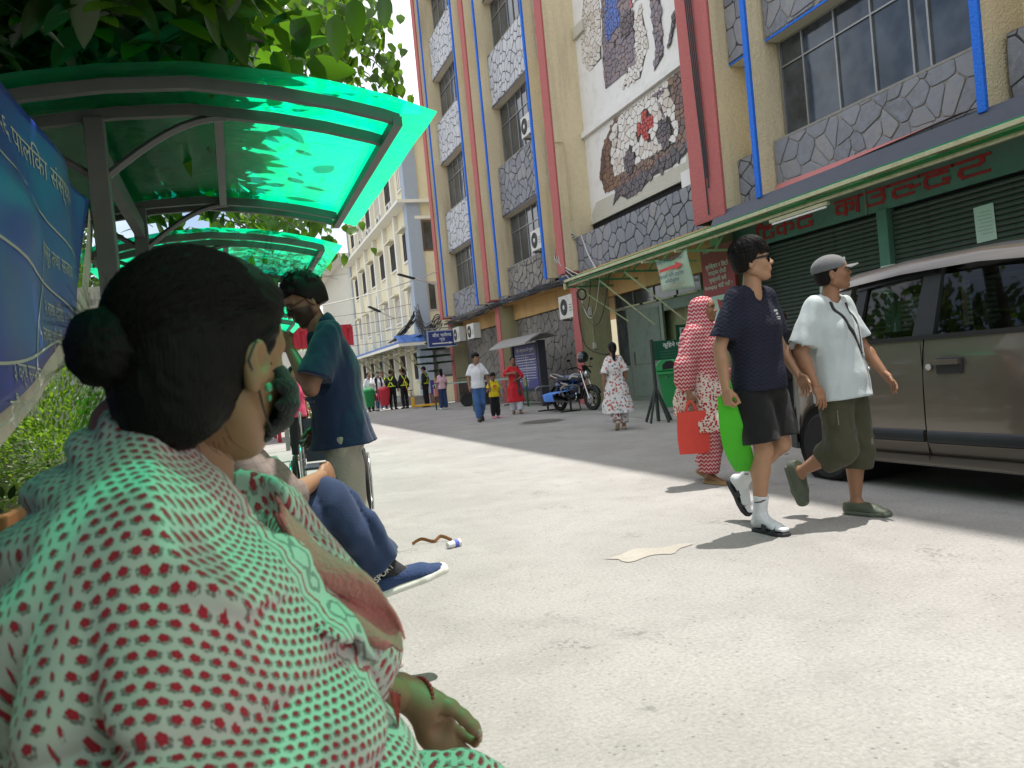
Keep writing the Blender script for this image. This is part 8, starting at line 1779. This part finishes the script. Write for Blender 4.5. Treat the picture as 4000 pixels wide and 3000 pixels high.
# ---- print: rows of small red flowers with grey leaves, laid out on cloth coordinates
def mat_print(name, cell=.0114, base=(.56, .54, .53), red=(.40, .025, .045), leaf=(.13, .12, .115), border=True, tint=None):
    m, t, b = newmat(name); uv = t.n.new('ShaderNodeUVMap'); uv.uv_map = 'UVMap'; S_ = t.sep(uv.outputs[0]); u = t.m('DIVIDE', S_[0], cell); v = t.m('DIVIDE', S_[1], cell*.9)
    wob = t.noise(uv.outputs[0], 30, 2); u = t.m('ADD', u, t.m('MULTIPLY', t.m('SUBTRACT', wob, .5), .5)); row = t.m('FLOOR', v); u2 = t.m('ADD', u, t.m('MULTIPLY', t.m('MODULO', row, 2), .5))
    fu = t.m('SUBTRACT', t.m('FRACT', u2), .5); fv = t.m('SUBTRACT', t.m('FRACT', v), .5)
    sg = t.m('SUBTRACT', t.m('MULTIPLY', t.m('MODULO', t.m('FLOOR', u2), 2), 2), 1); fu = t.m('MULTIPLY', fu, sg)
    def dist(cx, cy): a = t.m('SUBTRACT', fu, cx); c = t.m('SUBTRACT', fv, cy); return t.m('SQRT', t.m('ADD', t.m('MULTIPLY', a, a), t.m('MULTIPLY', c, c))), a, c
    d1, a1, c1 = dist(.06, -.08); th = t.m('ARCTAN2', c1, a1); pet = t.m('SUBTRACT', d1, t.m('MULTIPLY', t.m('COSINE', t.m('MULTIPLY', th, 5)), .028)); fr = t.ramp(pet, [(.25, 1), (.29, 0)])
    lf = None
    for (cx, cy, r_) in ((-.20, .15, .18), (.02, .26, .16), (.27, .15, .14), (-.28, -.06, .14)):
        d2, _, _ = dist(cx, cy); g_ = t.ramp(d2, [(r_-.03, 1), (r_+.03, 0)]); lf = g_ if lf is None else t.m('MAXIMUM', lf, g_)
    spk = t.noise(uv.outputs[0], 420, 2); lf = t.m('MULTIPLY', lf, t.ramp(spk, [(.36, 0), (.46, 1)]))
    c = t.mix(t.m('MULTIPLY', lf, .85), base, leaf); core = t.ramp(d1, [(.05, 1), (.08, 0)]); c = t.mix(fr, c, red); c = t.mix(t.m('MULTIPLY', t.m('MULTIPLY', core, fr), .5), c, tuple(min(1, x*1.6) for x in red))
    if border:
        at = t.n.new('ShaderNodeAttribute'); at.attribute_name = 'bd'; s2 = t.sep(at.outputs['Vector']); bd, al = s2[0], s2[1]
        zz = t.m('ADD', bd, t.m('MULTIPLY', t.m('PINGPONG', al, .017), .55)); w = t.m('FRACT', t.m('DIVIDE', zz, .0125)); sid = t.m('MODULO', t.m('FLOOR', t.m('DIVIDE', zz, .0125)), 3)
        bc = t.mix(t.ramp(w, [(.28, 1), (.36, 0)]), (.56, .54, .53), t.mix(t.m('LESS_THAN', sid, .5), (.25, .24, .235), (.46, .08, .10))); c = t.mix(t.m('LESS_THAN', bd, .052), c, bc)
    if tint: c = t.mix(tint[1], c, tint[0])
    P(t, b, Base_Color=c, Roughness=.9); b.inputs['Specular IOR Level'].default_value = .12; b.inputs['Sheen Weight'].default_value = .2
    P(t, b, Normal=t.bump(t.noise(t.co('Object'), 420, 1), .12, .002)); return m
def printed(name, sdf, mat, apex, axis_dir, edge=None, lo=None):
    V, F = sdf.mesh(lo); p = V-apex; r_ = np.sqrt((p**2).sum(1)); a0 = math.atan2(axis_dir[1], axis_dir[0]); phi = np.arctan2(p[:, 1], p[:, 0])-a0; phi = (phi+PI) % (2*PI)-PI; rho = .05+.20*(1-np.exp(-r_/.22)); uv = np.stack([phi*rho, r_], 1)
    me = npmesh(name, [(V, F)]); L = me.uv_layers.new(name='UVMap'); li = np.zeros(len(me.loops), np.int32); me.loops.foreach_get('vertex_index', li); L.data.foreach_set('uv', uv[li].astype(np.float32).ravel())
    bd = np.full((len(V), 3), 9., np.float32)
    if edge is not None:
        E_ = np.array([np.array(q) for q in catmull([tuple(e) for e in edge], 12)]); seg = np.r_[0, np.cumsum(np.linalg.norm(np.diff(E_, axis=0), axis=1))]
        for i0 in range(0, len(V), 20000):
            d_ = np.linalg.norm(V[i0:i0+20000, None, :]-E_[None], axis=2); k_ = d_.argmin(1); bd[i0:i0+20000, 0] = d_.min(1); bd[i0:i0+20000, 1] = seg[k_]
    at = me.attributes.new('bd', 'FLOAT_VECTOR', 'POINT'); at.data.foreach_set('vector', bd.ravel()); return obj(name, me, mat, T)
M_prA = mat_print('flower_print_cotton'); M_prB = mat_print('flower_print_front', .0118, (.56, .50, .50), (.42, .04, .06), (.22, .17, .17), False)
camdir = (-.25, -.95)
# tunic underneath
s = SDF(.0075); s.ecap(wl((-.17, .95, .52)), wl((-.10, .95, .86)), (.13, .17), (.115, .155), k=.05).ecap(wl((-.10, .95, .86)), wl((-.075, .955, .965)), (.11, .155), (.06, .12), k=.06).ell(wl((-.005, .96, .83)), (.105, .13, .105), k=.05).ell(wl((.02, .95, .70)), (.12, .15, .11), k=.05)
s.cap(wl((-.05, .86, .50)), wl((.24, .83, .50)), .11, .09, .05).cap(wl((-.05, 1.04, .50)), wl((.24, 1.05, .50)), .11, .09, .05).cap(wl(el), wl((np.array(el)*.2+np.array(wr)*.8)), .058, .046, .04).cap(wl((.02, .84, .60)), wl((.07, .88, .64)), .10, .085, .05); s.cap(wl((-.02, .965, .99)), wl((.02, .99, 1.15)), .075, .085, .01, 's')
folds(s, .010, 34, 77, (0, 0, 1), .4); printed('tunic', s, M_prB, wl((-.05, .95, 1.06)), camdir)
# shawl over back, shoulder and arm
e0, e1 = px(505, 1000, .88), px(862, 1470, .86); ed = (e1-e0)/np.linalg.norm(e1-e0); pn = np.cross(ed, np.array(cF)); pn = pn/np.linalg.norm(pn)
if np.dot(pn, np.array(cR)) < 0: pn = -pn
s = SDF(.0065); s.ecap(wl((-.18, .95, .50)), wl((-.13, .95, .86)), (.20, .24), (.175, .215), k=.06).ecap(wl((-.13, .95, .86)), wl((-.095, .945, .965)), (.165, .215), (.085, .165), k=.08).cap(wl((-.07, .80, .955)), wl(el), .090, .100, .07).cap(wl(el), wl((.05, .83, .70)), .098, .080, .07).ell(wl((.0, .91, .835)), (.13, .15, .115), k=.07).ell(wl((.0, .88, .73)), (.155, .16, .11), k=.07)
s.cap(wl((-.100, .93, .985)), wl((-.095, .935, 1.05)), .082, .062, .09)
s.cap(wl((-.015, .965, .985)), wl((.03, .99, 1.2)), .088, .11, .012, 's')
sh0 = wl((-.07, .83, 1.04)); vF, vR, vU = np.array(cF), np.array(cR), np.array(cU)
def drape(X, Y, Z, D):
    a = (X-sh0[0])*vR[0]+(Y-sh0[1])*vR[1]+(Z-sh0[2])*vR[2]; c = (X-sh0[0])*vU[0]+(Y-sh0[1])*vU[1]+(Z-sh0[2])*vU[2]
    r_ = np.sqrt(a*a+c*c); th = np.arctan2(-c, a+.02)                     # fan of folds falling from the shoulder
    w = .5*vnoise(X, Y, Z, 11, 3, 3)
    f = (1-np.abs(np.sin(6.5*th+2.6*w+1.0))**.8)*np.clip((r_-.06)/.14, 0, 1)*np.clip((r_+.35*c)*9, .25, 1)*.040
    g_ = (1-np.abs(np.sin(38*(c*.90-a*.22+.35*a*a)+2.2*w+.8))**.8)*np.clip((-c-.15)/.08, 0, 1)*np.clip((a+.14)/.15, 0, 1)*.040   # sagging folds towards the wrist
    n_ = .0028*vnoise(X, Y, Z, 60, 8, 4)
    return D+f+g_+n_-.014
s.post.append(drape); o_e = wl(e0); s.post.append(lambda X, Y, Z, D: np.maximum(D, (X-o_e[0])*pn[0]+(Y-o_e[1])*pn[1]+(Z-o_e[2])*pn[2]-.004*np.sin(60*((X-o_e[0])*ed[0]+(Y-o_e[1])*ed[1]+(Z-o_e[2])*ed[2]))))
edge = [wl(px(508, 990, .87)), wl(px(590, 1075, .86)), wl(px(680, 1190, .85)), wl(px(770, 1310, .85)), wl(px(845, 1410, .86)), wl(px(862, 1480, .86))]
printed('shawl', s, M_prA, wl((-.07, .95, 1.09)), camdir, edge)
s = SDF(.0065); s.chain([wl(px(470, 1035, .95)), wl(px(550, 1130, .99)), wl(px(640, 1245, 1.0)), wl(px(730, 1355, .99)), wl(px(780, 1440, .96))], [.03, .05, .056, .054, .05], .05); folds(s, .012, 45, 91, (0, 0, 1), .3); s.cap(wl((-.015, .965, .985)), wl((.03, .99, 1.2)), .070, .09, .012, 's'); printed('front_panel', s, M_prB, wl((-.05, .95, 1.06)), camdir)
# pink scarf end hanging in front, red collar behind the neck, beaded bracelet
M_pinks = cloth('pink_scarf', (.62, .20, .20), .8, .4)
A = [(600, 1075, .90), (690, 1190, .895), (785, 1240, .90), (852, 1318, .90), (880, 1384, .89)]; B_ = [(600, 1120, .885), (665, 1255, .88), (735, 1330, .875), (800, 1392, .87), (846, 1402, .87)]
ps_ = MB(); ca, cb = catmull([tuple(wl(px(*q))) for q in A], 6), catmull([tuple(wl(px(*q))) for q in B_], 6)
ps_.loft([[tuple(a.lerp(b2, f)+Vector((0, .012*math.sin(f*PI*2+i*.3), .006*math.sin(f*9)))) for f in [q/8 for q in range(9)]] for i, (a, b2) in enumerate(zip(ca, cb))], False, False); o_ = ps_.build('scarf_end', M_pinks, T, 180); q_ = o_.modifiers.new('s', 'SOLIDIFY'); q_.thickness = .004
s = SDF(.006); s.cap(wl((-.115, .93, 1.03)), wl((-.105, .935, 1.095)), .050, .046, .02).cap(wl((-.05, .965, 1.02)), wl((.0, .985, 1.2)), .062, .08, .004, 's'); obj('collar', npmesh('collar', [s.mesh()]), cloth('rose_collar', (.42, .10, .12)), T)
wd_ = np.array(wrl)-np.array((.03, 1.22, .70)); wd_ /= np.linalg.norm(wd_); bx = np.cross(wd_, V3(0, 0, 1)); bx /= np.linalg.norm(bx); by = np.cross(wd_, bx); bc = wl(px(905, 1513, 1.28)); bm_ = MB()
for i in range(30): a = 2*PI*i/30; c = bc+bx*.0365*math.cos(a)+by*.034*math.sin(a)+wd_*.007*math.sin(a+1); bm_.ell(tuple(c), (.0042, .0042, .0042), 8, 6)
bm_.build('bead_bracelet', plain('red_beads', (.35, .03, .03), .3, var=.5, scale=90), T, 180)
tr_ = MB(); q1, q2, q3 = wl(px(842, 1492, .845)), wl(px(866, 1500, .85)), wl(px(862, 1572, .85)); tr_.add([q1, q2, q3, q1+V3(0, .01, 0), q2+V3(0, .01, 0), q3+V3(0, .01, 0)], [(0,1,2),(5,4,3),(0,3,4,1),(1,4,5,2),(2,5,3,0)]).build('cuff_trim', cloth('red_brocade', (.40, .06, .05), .7, .8), T)
